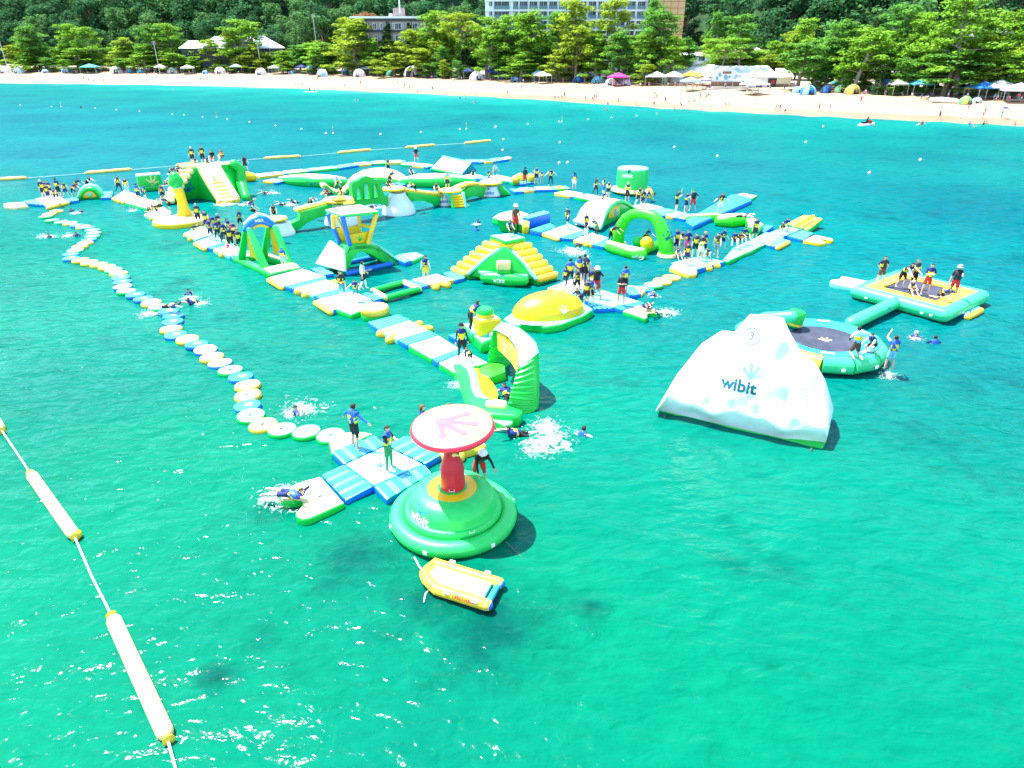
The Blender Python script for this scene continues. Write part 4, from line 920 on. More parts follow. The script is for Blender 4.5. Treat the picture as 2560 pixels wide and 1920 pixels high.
bm = BM(); box(bm, (sc_.x, sc_.y, 1.14), (.84, .58, .5), 0, .13); wobj('seat_block', bm, V_CREAM, PS)
decal('lettering', text2d('wibit'), W('J', 965, 965, .28) + Vector((0, -.1, 0)), br - bl, (0, .1, 1), .36, P_WHITE, PS, [bel], cast=1.0)
decal('printed_mark', frog2d(), W('J', 998, 925, .45), br - bl, (0, .3, 1), .28, P_BLUE, PS, [bel], cast=1.0)
tp = [W('J', x, y, 2.28) for x, y in ((795, 375), (1020, 460), (1300, 405), (1090, 340))]
bm = BM(); prism(bm, tp, 1.8, 2.05, .06, 2, 0, 0); wobj('yellow_band', bm, V_GOLD, PS)
bm = BM(); prism(bm, tp, 2.04, 2.28, .09, 3, 0, 1); wobj('top_platform', bm, [V_PALE, V_GREEN], PS)
cP = base_of(tp); bm = BM(); prism(bm, [cP + (Vector((p.x, p.y, 0)) - cP) * .8 for p in tp], 0, 1.82, .05, 1, 0, 0); wobj('tower_core', bm, V_GREEN, PS)

# ---- cup with the yellow leaf pad
c = W('E', 280, 1120, 0); CU = toy('cup_and_leaf', c + Vector((0, .8, 0)), 'green cup with a cream top before a yellow leaf-shaped pad')
cc = c + Vector((0, .85, 0)); bm = BM(); lathe(bm, [(0, -.1), (.62, -.1), (.72, .3), (.86, .8), (.9, .92), (.84, 1.0), (0, 1.02)], tuple(cc), 28, mis=[0, 0, 0, 0, 1, 1]); wobj('cup', bm, [V_GREEN, V_CREAM], CU)
lf = pts('E', [(55, 910), (150, 850), (300, 815), (480, 830), (570, 860), (575, 980), (540, 1040), (400, 1000), (200, 960)], .45)
bm = BM(); prism(bm, lf, -.1, .5, .16, 3, 0, 1); wobj('leaf_pad', bm, [V_CREAM, V_GREEN], CU)
bm = BM(); prism(bm, pts('E', [(470, 940), (480, 1040), (570, 1030), (575, 900)], .52), -.1, .55, .12, 2, 0, 0); wobj('yellow_end', bm, V_GOLD, CU)
A, B = W('E', 560, 1060, 0), W('E', 740, 1100, 0); dB = W('E', 860, 980, 0) - W('E', 560, 1060, 0)
BB = toy('blue_block', (A + B) / 2, 'royal blue ribbed block ramp beside the yellow leaf pad')
A = W('E', 565, 1060, 0); B = A + dB
fp = [A, B, B + back_of(A, B) * .7, A + back_of(A, B) * .7]
bm = BM(); prism(bm, fp, -.1, .8, .08, 2, 0, 1); wobj('block', bm, [V_SKY, V_BLUE], BB)
for i in range(6):
    t = (i + .5) / 6; p = A.lerp(B, t) + Vector((0, 0, .8)); q = p + back_of(A, B) * .68
    bm = BM(); tube(bm, [p.lerp(q, .1), p.lerp(q, .9)], .1, 8); wobj('rib', bm, V_SKY, BB)
rp_ = [W('E', x, y, .45) for x, y in ((575, 1055), (735, 1090), (940, 1015), (860, 960))]
bm = BM(); prism(bm, rp_, -.1, .38, .08, 2, 0, 1); wobj('ramp', bm, [V_CYAN, V_BLUE], BB)

# ---- gate with the blue arch
A, B = W('H', 800, 800, .4), W('H', 1110, 910, .4); A2, B2 = W('H', 1115, 765, .4), W('H', 1440, 850, .4)
GT = toy('arched_gate', (A + B2) / 2, 'mint gate of two leaning frames with yellow banners under a blue arch')
bm = BM(); prism(bm, pts('H', [(650, 770), (1190, 1015), (1290, 1000), (870, 800)], .36), -.1, .36, .12, 3, 0, 1); wobj('base_side', bm, [V_MINT, V_GREEN], GT)
bm = BM(); prism(bm, pts('H', [(1040, 735), (1100, 770), (1460, 870), (1620, 930), (1560, 890), (1180, 730)], .36), -.1, .36, .12, 3, 0, 1); wobj('base_side', bm, [V_CREAM, V_GREEN], GT)
bm = BM(); prism(bm, pts('H', [(1085, 940), (1190, 1010), (1615, 930), (1450, 850)], .37), -.1, .37, .1, 3, 0, 1); wobj('near_deck', bm, [V_CREAM, V_GREEN], GT)
bm = BM(); prism(bm, pts('H', [(660, 760), (800, 790), (1080, 740), (880, 690)], .34), -.1, .34, .1, 3, 0, 1); wobj('far_deck', bm, [V_PALE, V_GREEN], GT)
tops = []
for (a_, b_, tpx, tqx, flip) in ((A, B, (855, 390), (905, 415), 0), (A2, B2, (1175, 350), (1260, 385), 1)):
    t0, t1 = PV('H', *tpx, a_, b_), PV('H', *tqx, a_, b_); tops.append((t0, t1))
    bm = BM(); tube(bm, [a_, a_.lerp(t0, .5), t0], [.24, .21, .17], 12); wobj('back_leg', bm, V_GREEN, GT)
    bm = BM(); tube(bm, [b_, b_.lerp(t1, .5), t1], [.26, .23, .18], 12); wobj('front_leg', bm, V_MINT, GT)
    bn = [t0.lerp(t1, .3) - Vector((0, 0, .1)), a_.lerp(b_, .45).lerp(t0, .75), a_.lerp(b_, .42).lerp(t0, .12), a_.lerp(b_, .62).lerp(t0, .16), a_.lerp(b_, .80).lerp(t1, .06), a_.lerp(b_, .85).lerp(t1, .35), t1 - Vector((0, 0, .15))]
    bm = BM(); panel(bm, bn, .05, 0.0); wobj('banner', bm, V_GOLD, GT)
u0 = tops[0][0].lerp(tops[0][1], .5); u1 = tops[1][0].lerp(tops[1][1], .5); du = u1 - u0
arc = [u0.lerp(u1, t) + Vector((0, 0, .12 + .42 * math.sin(math.pi * t))) for t in (-.12, .05, .25, .5, .75, .95, 1.12)]
bm = BM(); tube(bm, arc, [.14, .22, .27, .29, .27, .22, .14], 14); aro = wobj('top_arch', bm, V_BLUE, GT)
bm = BM(); tube(bm, [u0.lerp(u1, t) + Vector((0, .1, .42 + .40 * math.sin(math.pi * t))) for t in (-.1, .2, .5, .8, 1.1)], .1, 10); wobj('top_trim', bm, V_WHITE, GT)
bm = BM(); tube(bm, [u0.lerp(u1, t) + Vector((0, 0, -.12 + .3 * math.sin(math.pi * t))) for t in (.2, .5, .8)], .1, 8); wobj('yellow_trim', bm, V_YELLOW, GT)
decal('lettering', text2d('wibit'), u0.lerp(u1, .52) + Vector((.1, -.3, .52)), du, (0, 0, 1), .26, P_WHITE, GT, [aro], cast=.8)

# ---- lookout cabin
A, B = W('I', 690, 1030, 0), W('I', 1390, 890, 0); bk = back_of(A, B)
LC = toy('lookout_cabin', (A + B) / 2 + bk * .8, 'yellow and blue lookout cabin with a flat cream roof on a green humped base')
hump = trace('I', [(610, 1035), (640, 900), (690, 720), (730, 640), (800, 615), (1000, 605), (1090, 620), (1170, 680), (1290, 780), (1400, 860), (1440, 890), (1330, 900), (1180, 860), (1060, 740), (960, 700), (850, 700), (800, 760), (760, 870), (710, 1035)], A, B)
for i_, off in enumerate((0.0, 1.15)):
    bm = BM(); panel(bm, [p + bk * (off + .25) for p in hump], .5, .09, 2); wobj('hump_side', bm, V_GREEN if i_ == 0 else V_GREEN, LC)
tpz = trace('I', [(640, 900), (690, 720), (730, 640), (800, 615), (1000, 605), (1090, 620), (1170, 680), (1290, 780), (1400, 860)], A, B)
bm = BM(); rows = []
for p in tpz: rows.append([p + Vector((0, 0, -.05)), p + bk * 1.6 + Vector((0, 0, -.05)), p + bk * 1.6 + Vector((0, 0, -.3)), p + Vector((0, 0, -.3))])
grid_skin(bm, rows, close=True, caps=True); bmesh.ops.recalc_face_normals(bm, faces=bm.faces); wobj('hump_top', bm, V_MINT, LC)
l0, l1 = W('I', 690, 1030, .1), W('I', 285, 925, .1)
tl0, tl1 = PV('I', 690, 720, A, B), PV('I', 690, 720, A, B) + bk * 1.7
bm = BM(); slab = [l0 + Vector((0, 0, .15)), tl0 + Vector((-.08, 0, .1)), tl1 + Vector((-.15, 0, .35)), l1 + Vector((0, 0, .2))]
panel(bm, slab, .22, .07, 2); wobj('climbing_slope', bm, V_WHITE, LC)
r0 = PV('I', 1180, 680, A, B) + bk * .1
bm = BM(); panel(bm, [r0 + Vector((0, 0, .1)), PV('I', 1400, 850, A, B) + Vector((0, 0, .12)), PV('I', 1460, 880, A, B) + bk * 1.5 + Vector((0, 0, .1)), r0 + bk * 1.5 + Vector((0, 0, .12))], .16, .05, 2); wobj('slide', bm, V_PALE, LC)
bm = BM(); tube(bm, [W('I', 720, 1015, .12), W('I', 1010, 950, .12), W('I', 1310, 885, .12)], .17, 12); bt = wobj('base_tube', bm, V_BLUE, LC)
decal('lettering', text2d('wibit'), W('I', 1015, 965, .12), B - A, (0, .4, 1), .2, P_WHITE, LC, [bt], cast=.6)
bm = BM(); tube(bm, [W('I', 745, 865, .12), W('I', 1060, 795, .12)], .17, 12); wobj('base_tube', bm, V_BLUE, LC)
RF = [W('I', x, y, 3.55) for x, y in ((395, 130), (612, 205), (1150, 152), (880, 55))]
bm = BM(); prism(bm, RF, 3.36, 3.55, .08, 3, 0, 1); wobj('roof', bm, [V_CREAM, V_MINT], LC)
F1 = A + (B - A) * .05 + bk * .2
def post_(px0, px1, d0, d1, m_, r=.15):
    p, q = PV('I', *px0, A + bk * d0, B + bk * d0), PV('I', *px1, A + bk * d1, B + bk * d1)
    bm = BM(); tube(bm, [p, p.lerp(q, .5), q], r, 12); wobj('post', bm, m_, LC); return p, q
pa = post_((745, 640), (645, 240), .15, .1, V_BLUE); pb = post_((600, 600), (450, 210), 1.3, 1.3, V_BLUE)
pc = post_((995, 600), (1110, 195), .15, .1, V_YELLOW); pd = post_((890, 560), (870, 215), 1.3, 1.3, V_YELLOW, .12)
bm = BM(); panel(bm, [PV('I', x, y, A + bk * .35, B + bk * .35) for x, y in ((745, 480), (1025, 425), (975, 600), (775, 620))], .12, .04); yp = wobj('front_panel', bm, V_GOLD, LC)
bm = BM(); panel(bm, [PV('I', x, y, A + bk * 1.3, B + bk * 1.3) for x, y in ((545, 390), (870, 345), (880, 560), (640, 600))], .12, .04); wobj('rear_panel', bm, V_GOLD, LC)
bm = BM(); tube(bm, [pd[0].lerp(pd[1], .65), pc[0].lerp(pc[1], .55)], .1, 10); wobj('rail', bm, V_GOLD, LC)
bm = BM(); a5 = PV('I', 510, 230, A + bk * .6, B + bk * .6); b5 = PV('I', 520, 370, A + bk * .6, B + bk * .6); tube(bm, [a5, b5], .13, 10); wobj('hanging_bag', bm, V_YELLOW, LC)
bm = BM(); tube(bm, [PV('I', 560, 230, A + bk * .4, B + bk * .4), PV('I', 640, 390, A + bk * .4, B + bk * .4)], .09, 10); wobj('brace', bm, V_YELLOW, LC)
decal('painted_mark', frog2d(), PV('I', 890, 530, A + bk * .2, B + bk * .2), B - A, (0, 0, 1), .42, V_GREEN, LC, [yp], cast=.6)
walkway('I', [(1330, 790), (1500, 860), (1600, 830), (1430, 740)], 'striped blue flap at the right foot of the lookout cabin', V_SKY, V_BLUE, z=.3)
outline_float('landing_pad', 'I', [(1440, 745), (1560, 835), (1620, 835), (1775, 765), (1660, 715)], 'pale pointed pad right of the lookout cabin', 'float', V_PALE, V_MINT)

# ---- bottle toy with a yellow round base
c = W('B', 690, 1160, .3); BT = toy('bottle_toy', c, 'yellow bottle-shaped post with a green head on a wide yellow base')
bm = BM(); prism(bm, ellipse((c.x - .1, c.y), 2.05, 1.75, .3, 28), -.12, .4, .18, 4, 0, 1); wobj('base', bm, [V_CREAM, V_GOLD], BT)
pb0 = W('B', 745, 1090, .4); Yb = pb0.y
pth = [PY('B', x, y, Yb) for x, y in ((735, 1080), (715, 1010), (690, 900), (660, 800), (632, 715))]
bm = BM(); tube(bm, pth, [.62, .42, .36, .36, .36], 16); wobj('post', bm, V_GOLD, BT)
hd = [PY('B', x, y, Yb) for x, y in ((628, 710), (612, 660), (598, 610), (590, 575))]
bm = BM(); tube(bm, hd, [.37, .53, .56, .44], 18); hdo = wobj('head', bm, V_GREEN, BT)
bm = BM(); q = hd[0]; tube(bm, [q - Vector((0, 0, .03)), q + Vector((0, 0, .04))], .385, 16, cap=False); wobj('neck_band', bm, V_PALE, BT)
decal('printed_mark', frog2d(), PY('B', 625, 675, Yb - .3), (1, 0, 0), (0, 0, 1), .42, P_BLUE, BT, [hdo], cast=1)

# ---- big stair slide
F1, F2 = W('B', 1200, 905, .3), W('B', 1490, 865, .3); ZT = 2.9; T1, T2 = W('B', 900, 430, ZT), W('B', 1210, 400, ZT)
BS = toy('stair_slide', (T1 + T2) / 2, 'big green slide tower with a cream slide and white stairs, people on top')
bm = BM(); rows = []
for i in range(11):
    t = i / 10; sag = -.12 * math.sin(math.pi * t) ; flat = .0
    a_ = T1.lerp(F1, t) + Vector((0, 0, sag)); b_ = T2.lerp(F2, t) + Vector((0, 0, sag)); up = Vector((0, 0, .16)); e_ = (b_ - a_).normalized() * .22
    rows.append([a_ - Vector((0, 0, .35)), a_ + up, a_ + e_ + up, a_ + e_ * 1.2, b_ - e_ * 1.2, b_ - e_ + up, b_ + up, b_ - Vector((0, 0, .35))])
grid_skin(bm, rows, mi=lambda i, k: 0, close=True, caps=True); bmesh.ops.recalc_face_normals(bm, faces=bm.faces); wobj('slide', bm, V_CREAM, BS)
for i in range(5):
    t = .45 + .11 * i; a_ = T1.lerp(F1, t); b_ = T2.lerp(F2, t); sag = -.12 * math.sin(math.pi * t)
    bm = BM(); tube(bm, [a_.lerp(b_, .25) + Vector((0, 0, sag)), a_.lerp(b_, .75) + Vector((0, 0, sag))], .06, 8); wobj('slide_rib', bm, V_YELLOW, BS)
bm = BM(); prism(bm, [F1.xy - Vector((.1, .1)), F2.xy + Vector((.1, -.1)), F2.xy + Vector((-.35, .3)), F1.xy + Vector((-.4, .3))], -.12, .34, .1, 2, 0, 1); wobj('slide_foot', bm, [V_CREAM, V_GOLD], BS)
L0 = W('B', 470, 870, .3); L1 = W('B', 560, 900, .3); TL0 = W('B', 700, 430, ZT); TL1 = W('B', 860, 425, ZT)
for i in range(8):
    t = i / 7; p = L0.lerp(TL0, t); q = L1.lerp(TL1, t)
    bm = BM(); tube(bm, [p, p.lerp(q, .5), q], .25, 10); wobj('stair_roll', bm, V_CREAM, BS)
bkv = Vector((T2.y - T1.y, 0, 0)); back = Vector((-.62, .78, 0))
tpz = [TL0, T1, T2, T2 + Vector((1.1, 1.3, 0)), T2 + Vector((.3, 2.2, 0)), TL0 + Vector((-.2, 1.6, 0))]
bm = BM(); prism(bm, tpz, ZT - .35, ZT + .02, .1, 2, 0, 1); wobj('top_platform', bm, [V_CREAM, V_GREEN], BS)
apx = PY('B', 890, 455, T1.y - .1); g0, g1, g2 = W('B', 555, 905, -.05), W('B', 930, 868, -.05), W('B', 1190, 915, -.05)
bm = BM()                                              # green front with a fold down the middle
back_l, back_r = TL0 + Vector((-.2, 1.6, -ZT - .05)), T2 + Vector((1.1, 1.3, -ZT - .05))
vv = [bm.verts.new(p) for p in (apx, g0, g1, g2, T2 + Vector((0, 0, -.25)), F2 + Vector((-.3, .3, -.4)), T2 + Vector((1.1, 1.3, -.3)), back_r, TL0 + Vector((-.2, 1.6, -.3)), back_l, TL0 + Vector((0, 0, -.3)), L0 + Vector((0, 0, -.35)))]
for f in ((0, 1, 2), (0, 2, 3), (0, 3, 5, 4), (4, 5, 7, 6), (6, 7, 9, 8), (8, 9, 11, 10), (10, 11, 1, 0), (0, 4, 6, 8, 10)):
    bm.faces.new([vv[i] for i in f])
bmesh.ops.recalc_face_normals(bm, faces=bm.faces); bmesh.ops.subdivide_edges(bm, edges=bm.edges, cuts=2, use_grid_fill=True)
bdy = wobj('body', bm, V_GREEN, BS)
decal('printed_mark', frog2d(), g0.lerp(g1, .62) + Vector((0, -.05, 1.15)), (g1 - g0), (0, .1, 1), .95, P_BLUE, BS, [bdy], cast=2.5)
rb = [T2 + Vector((1.0, .9, -.1)), T2 + Vector((1.35, 1.2, -.6)), T2 + Vector((1.3, .9, -1.6)), F2 + Vector((.25, .9, -.1))]
bm = BM(); tube(bm, rb, [.45, .5, .5, .4], 14); wobj('side_bolster', bm, V_GREEN, BS)
# ring tunnel right of the slide
rc = W('B', 1470, 600, 0); TN = toy('yellow_tunnel', rc, 'yellow tunnel with a green hoop right of the big slide')
bm = BM(); a_, b_ = W('B', 1430, 560, .5), W('B', 1660, 570, .4); tube(bm, [a_, a_.lerp(b_, .5), b_], [.62, .6, .45], 14); wobj('tunnel', bm, V_GOLD, TN)
hc = W('B', 1440, 560, .75); bm = BM(); hoop = [hc + Vector((-.15 * math.sin(t), 0, 0)) + Vector((.55 * math.cos(t) * .5, .6 * math.cos(t), .8 * math.sin(t))) for t in [2 * math.pi * i / 24 for i in range(24)]]; tube(bm, hoop, .13, 8, closed=True); wobj('hoop', bm, V_GREEN, TN)

# ---- green fence panel with scalloped rims
A, B = W('B', 110, 775, 0), W('B', 440, 745, 0)
FP = toy('scalloped_wall', (A + B) / 2, 'green wall with white scalloped rims and a yellow hand left of the slide')
bm = BM(); bk = back_of(A, B); panel(bm, [A + bk * .3, B + bk * .3, B + bk * .3 + Vector((0, 0, 1.45)), A + bk * .3 + Vector((0, 0, 1.45))], .5, .1); wl = wobj('wall', bm, V_GREEN, FP)
for z, r in ((1.5, .13), (.35, .13)):
    for i in range(9):
        p = A.lerp(B, (i + .5) / 9) + bk * .2; bm = BM(); bmesh.ops.create_icosphere(bm, subdivisions=2, radius=r * 1.25, matrix=Matrix.Translation(p + Vector((0, 0, z)))); wobj('scallop', bm, V_WHITE, FP)
decal('printed_hand', frog2d(), A.lerp(B, .6) + Vector((0, 0, .92)), B - A, (0, 0, 1), .85, V_CREAM, FP, [wl], cast=1)
# ---- half-moon arch
A, B = W('A', 1085, 888, 0), W('A', 1392, 872, 0); bk = back_of(A, B)
HM = toy('half_moon_arch', (A + B) / 2, 'green half-moon arch with a yellow window at the far left')
ou = trace('A', [(1085, 888), (1095, 830), (1130, 770), (1180, 735), (1235, 722), (1300, 740), (1350, 790), (1385, 850), (1392, 872)], A, B)
inn = trace('A', [(1140, 862), (1150, 810), (1190, 775), (1240, 765), (1290, 785), (1320, 825), (1330, 850)], A, B)
bm = BM(); tube(bm, [p + bk * .3 - Vector((0, 0, .1)) for p in ou], .2, 10); wobj('arch', bm, V_GREEN, HM)
bm = BM(); panel(bm, [p + bk * .4 for p in ou], .2, .03); wobj('green_back', bm, V_GREEN, HM)
bm = BM(); panel(bm, [p + bk * .22 for p in inn], .1, .03); wobj('window_panel', bm, V_GOLD, HM)
bm = BM(); o_ = trace('A', [(1200, 815), (1215, 780), (1260, 785), (1265, 840), (1225, 845)], A, B); panel(bm, [p + bk * .12 for p in o_], .06, .02); wobj('window_patch', bm, V_PALE, HM)
bm = BM(); tube(bm, [p + bk * .75 + Vector((0, 0, .05)) for p in ou], .26, 10); wobj('rear_arch', bm, V_PALE, HM)

# ---- tower bridge of white cones, green beams and yellow caps
TB = toy('tower_bridge', W('C', 1500, 1050, 0), 'row of five white cone towers with yellow caps joined by green beams')
def tower(k, xl, xr, yb, tl, tr, yt, cap, words=None):
    f = W(k, (xl + xr) / 2, yb, 0); zc = f.y * CT + CAM_H * ST; sc = CR[k][2]
    rb_ = (xr - xl) / 2 / sc * zc / FOC; ctr = Vector((f.x, f.y + rb_ * .95, 0)); zt = PY(k, (tl + tr) / 2, yt, ctr.y).z; rt_ = (tr - tl) / 2 / sc * zc / FOC
    bm = BM(); lathe(bm, [(rb_ * .9, -.1), (rb_, .0), (rb_ * 1.0, .12), (rb_ * .9, zt * .35), (rt_ * 1.05, zt * .9), (rt_, zt), (0, zt)], tuple(ctr), 28); cone = wobj('cone', bm, V_WHITE, TB)
    cx, cy, crx = cap; zc_ = PY(k, cx, cy, ctr.y).z; rr = crx / sc * zc / FOC; cp = PY(k, cx, cy, ctr.y)
    bm = BM(); lathe(bm, [(0, -.12), (rr * .6, -.12), (rr * .95, -.06), (rr, .04), (rr * .94, .12), (0, .14)], (cp.x, ctr.y, zc_ - .05), 28, mis=[1, 1, 1, 1, 0]); wobj('cap', bm, [V_CREAM, V_GOLD], TB)
    for i in range(3):
        a = R(200 + 70 * i); q = Vector((cp.x + rr * .8 * math.cos(a), ctr.y + rr * .8 * math.sin(a), zc_ - .13)); bm = BM(); box(bm, q, (.1, .05, .12), a, .01); wobj('strap', bm, P_GREY, TB)
    if words:
        o_ = PY(k, *words, f.y + rb_ * .2); decal('lettering', text2d('ponkz'), o_, (1, .05, 0), (0, .25, 1), .42, P_BLUE, TB, [cone], cast=1.5)
        decal('printed_mark', frog2d(), o_ + Vector((.02, 0, .42)), (1, 0, 0), (0, .25, 1), .25, P_BLUE, TB, [cone], cast=1.5)
    return ctr, zt
t1 = tower('C', 190, 550, 1395, 260, 490, 1190, (330, 1140, 155)); t2 = tower('C', 955, 1440, 1258, 1095, 1290, 940, (1190, 880, 215)); t3 = tower('D', 105, 575, 1112, 235, 450, 780, (300, 725, 165))
t4 = tower('D', 925, 1085, 972, 950, 1040, 825, (1080, 750, 160), (1010, 905)); t5 = tower('D', 1520, 1775, 845, 1550, 1725, 690, (1640, 640, 160), (1610, 790))
def beam_(k, px, a, b, top=None, depth=.5, m_=V_GREEN):
    n = back_of(a, b); bm = BM(); panel(bm, [p + n * .0 for p in trace(k, px, a, b)], depth, .06); wobj('beam', bm, m_, TB)
    if top:
        tp_ = trace(k, top, a, b); bm = BM(); tube(bm, tp_, .17, 10); wobj('beam_rail', bm, V_YELLOW, TB)
        bm = BM(); tube(bm, [p + n * .42 + Vector((0, 0, .02)) for p in tp_], .17, 10); wobj('beam_rail', bm, V_CREAM, TB)
beam_('C', [(500, 1195), (550, 1335), (640, 1275), (750, 1175), (880, 1115), (1050, 1090), (1095, 960), (1080, 930), (650, 1045), (640, 1160)], t1[0], t2[0], [(640, 1030), (840, 985), (1080, 925)])
beam_('D', [(470, 765), (950, 835), (880, 965), (830, 935), (740, 890), (620, 880), (540, 905), (490, 860)], t3[0], t4[0], [(460, 755), (700, 785), (960, 815)])
beam_('D', [(1220, 840), (1250, 755), (1320, 705), (1420, 685), (1560, 710), (1520, 835), (1470, 842), (1400, 818), (1330, 832), (1280, 875)], t4[0], t5[0], [(1150, 745), (1240, 705), (1330, 672), (1440, 668), (1550, 690)])
beam_('D', [(1735, 690), (1795, 685), (1915, 800), (1790, 815)], t5[0], t5[0] + Vector((2, .2, 0)), None, .8)
beam_('D', [(850, 840), (945, 845), (920, 960), (870, 965), (835, 930)], t4[0] + Vector((-1, 0, 0)), t4[0], None, .6)
for (x, y) in ((1320, 920), (1200, 865)):
    p = PY('C', x, y, t2[0].y - .6); bm = BM(); lathe(bm, [(0, -.1), (.5, -.08), (.58, 0), (.5, .09), (0, .1)], tuple(p), 20); wobj('step_pad', bm, V_YELLOW, TB)
# arch panel with three windows
n = back_of(t2[0], t3[0]); pa_, pb_ = t2[0] + n * -.2, t3[0] + n * -.2
outer = [(1400, 955), (1385, 800), (1372, 690), (1395, 635), (1465, 615), (1510, 580), (1590, 553), (1655, 575), (1700, 605), (1760, 605), (1798, 645), (1808, 760), (1830, 820), (1890, 840), (1875, 975), (1770, 935), (1630, 940), (1500, 955)]
def hole(x0, x1, y0, y1): 
    m = (x0 + x1) / 2; return [(x0, y1), (x0 - 8, (y0 + y1) / 2), (x0 - 5, y0 + 35), (m, y0), (x1 + 2, y0 + 35), (x1 + 5, (y0 + y1) / 2), (x1 + 8, y1 - 10), (m, y1)]
bm = BM(); edges = []
for lp in [outer, hole(1440, 1508, 690, 885), hole(1550, 1628, 640, 875), hole(1682, 1738, 650, 855)]:
    vv = [bm.verts.new(PV('C', x, y, pa_, pb_)) for x, y in lp]
    edges += [bm.edges.new((vv[i], vv[(i + 1) % len(vv)])) for i in range(len(vv))]
g = bmesh.ops.triangle_fill(bm, edges=edges, use_beauty=True); fs = [f for f in g['geom'] if isinstance(f, bmesh.types.BMFace)]
ext = bmesh.ops.extrude_face_region(bm, geom=fs); bmesh.ops.translate(bm, vec=n * .45, verts=[v for v in ext['geom'] if isinstance(v, bmesh.types.BMVert)])
bmesh.ops.recalc_face_normals(bm, faces=bm.faces); wobj('window_arch', bm, V_GREEN, TB)
for hx in ((1440, 1508, 690, 885), (1550, 1628, 640, 875), (1682, 1738, 650, 855)):
    bm = BM(); tube(bm, [PV('C', x, y, pa_, pb_) - n * .02 for x, y in hole(*hx)], .07, 6, closed=True); wobj('window_rim', bm, V_GREEN, TB)
# little ladder slide by the fourth tower
sl0, sl1 = PY('D', 1170, 800, t4[0].y - .7), W('D', 1210, 985, .05)
SLd = toy('ladder_slide', sl1, 'small pale slide with yellow rungs hanging from the fourth tower')
wv = Vector((.55, .1, 0))
for sgn in (-1, 1):
    bm = BM(); tube(bm, [sl0 + wv * sgn, (sl0 + sl1) / 2 + wv * sgn - Vector((0, 0, .12)), sl1 + wv * sgn], .15, 10); wobj('side_tube', bm, V_PALE if sgn > 0 else V_MINT, SLd)
for i in range(5):
    p = sl0.lerp(sl1, .12 + .19 * i) - Vector((0, 0, .06)); bm = BM(); tube(bm, [p - wv * .8, p + wv * .8], .11, 8); wobj('rung', bm, V_GOLD, SLd)

# ---- green boat, long log, cream hill and wave ramp of the back track
def spindle(name, label, k, px, Y, radii, m_, z=None, cat='inflatable', top=None, mark=None):
    P = [W(k, x, y, zz) for x, y, zz in px]; root = toy(name, P[len(P) // 2], label, cat)
    bm = BM(); tube(bm, P, radii, 14); b = wobj('tube', bm, m_, root)
    if top:
        bm = BM(); tube(bm, [p + Vector((0, .05, r * .72)) for p, r in zip(P, radii)], [r * .55 for r in radii], 10); wobj('top_tube', bm, top, root)
    if mark: decal('printed_mark', frog2d(), W(k, *mark[:2], mark[2]), (1, 0, 0), (0, .3, 1), mark[3], P_BLUE, root, [b], cast=1.5)
    return root
spindle('banana_float', 'long green boat-shaped float printed with a blue hand behind the swimmers', 'C', [(380, 600, .15), (560, 625, .3), (800, 635, .4), (1050, 645, .4), (1280, 650, .3)], 0, [.2, .5, .62, .6, .42], V_GREEN, top=V_WHITE, mark=(810, 640, .5, .75))
run('B', [(1850, 600), (2040, 620)], .7, [(0, 1, 'small cream float with yellow flank at the nose of the green boat float', V_CREAM, V_GOLD)])
spindle('long_log', 'long mint log with a white top behind the yellow-topped towers', 'D', [(430, 640, .3), (640, 640, .4), (900, 640, .45), (1150, 645, .45), (1400, 640, .3)], 0, [.35, .62, .68, .62, .35], V_GREEN, top=V_WHITE)
A, B = W('C', 1345, 640, 0), W('C', 2140, 655, 0); bk = back_of(A, B)
HL = toy('cream_hill', (A + B) / 2, 'wide cream humped bridge behind the green window arch')
tp_ = trace('C', [(1345, 600), (1420, 530), (1540, 470), (1690, 442), (1830, 440), (1980, 480), (2090, 545), (2150, 625)], A + bk * 1.2, B + bk * 1.2)
bm = BM(); rows = [[p - bk * 1.2 - Vector((0, 0, .05 + max(0, .55 * p.z))), p - bk * .5, p, p + bk * .6 - Vector((0, 0, .1)), Vector((p.x, p.y, -.1)) + bk * .9, Vector((p.x, p.y, -.1)) - bk * 1.25] for p in tp_]
grid_skin(bm, rows, mi=lambda i, k: 1 if k == 5 else 0, close=True, caps=True); bmesh.ops.recalc_face_normals(bm, faces=bm.faces); wobj('hill', bm, [V_CREAM, V_GREEN], HL, angle=60)
run('D', [(360, 630), (440, 655)], .6, [(0, 1, 'small blue flap between the cream hill and the long log', V_CYAN, V_BLUE)])
wv_ = [W('C', x, y, z) for x, y, z in ((950, 650, 1.0), (1020, 660, .9), (1100, 720, .45), (1200, 765, .3), (1300, 700, .55), (1370, 600, .9))]
WR = toy('wave_ramp', wv_[3], 'cream wave-shaped ramp left of the green window arch')
bm = BM(); sd_ = Vector((.5, -1.1, 0)) * .55; rows = [[p - sd_, p + sd_, p + sd_ - Vector((0, 0, .45)), p - sd_ - Vector((0, 0, .45))] for p in wv_]
grid_skin(bm, rows, mi=lambda i, k: 0 if k == 0 else 1, close=True, caps=True); bmesh.ops.recalc_face_normals(bm, faces=bm.faces); bmesh.ops.bevel(bm, geom=[e for e in bm.edges if len(e.link_faces) == 2 and e.calc_face_angle() > 1], offset=.08, segments=2, affect='EDGES'); wobj('ramp', bm, [V_CREAM, V_GREEN], WR)
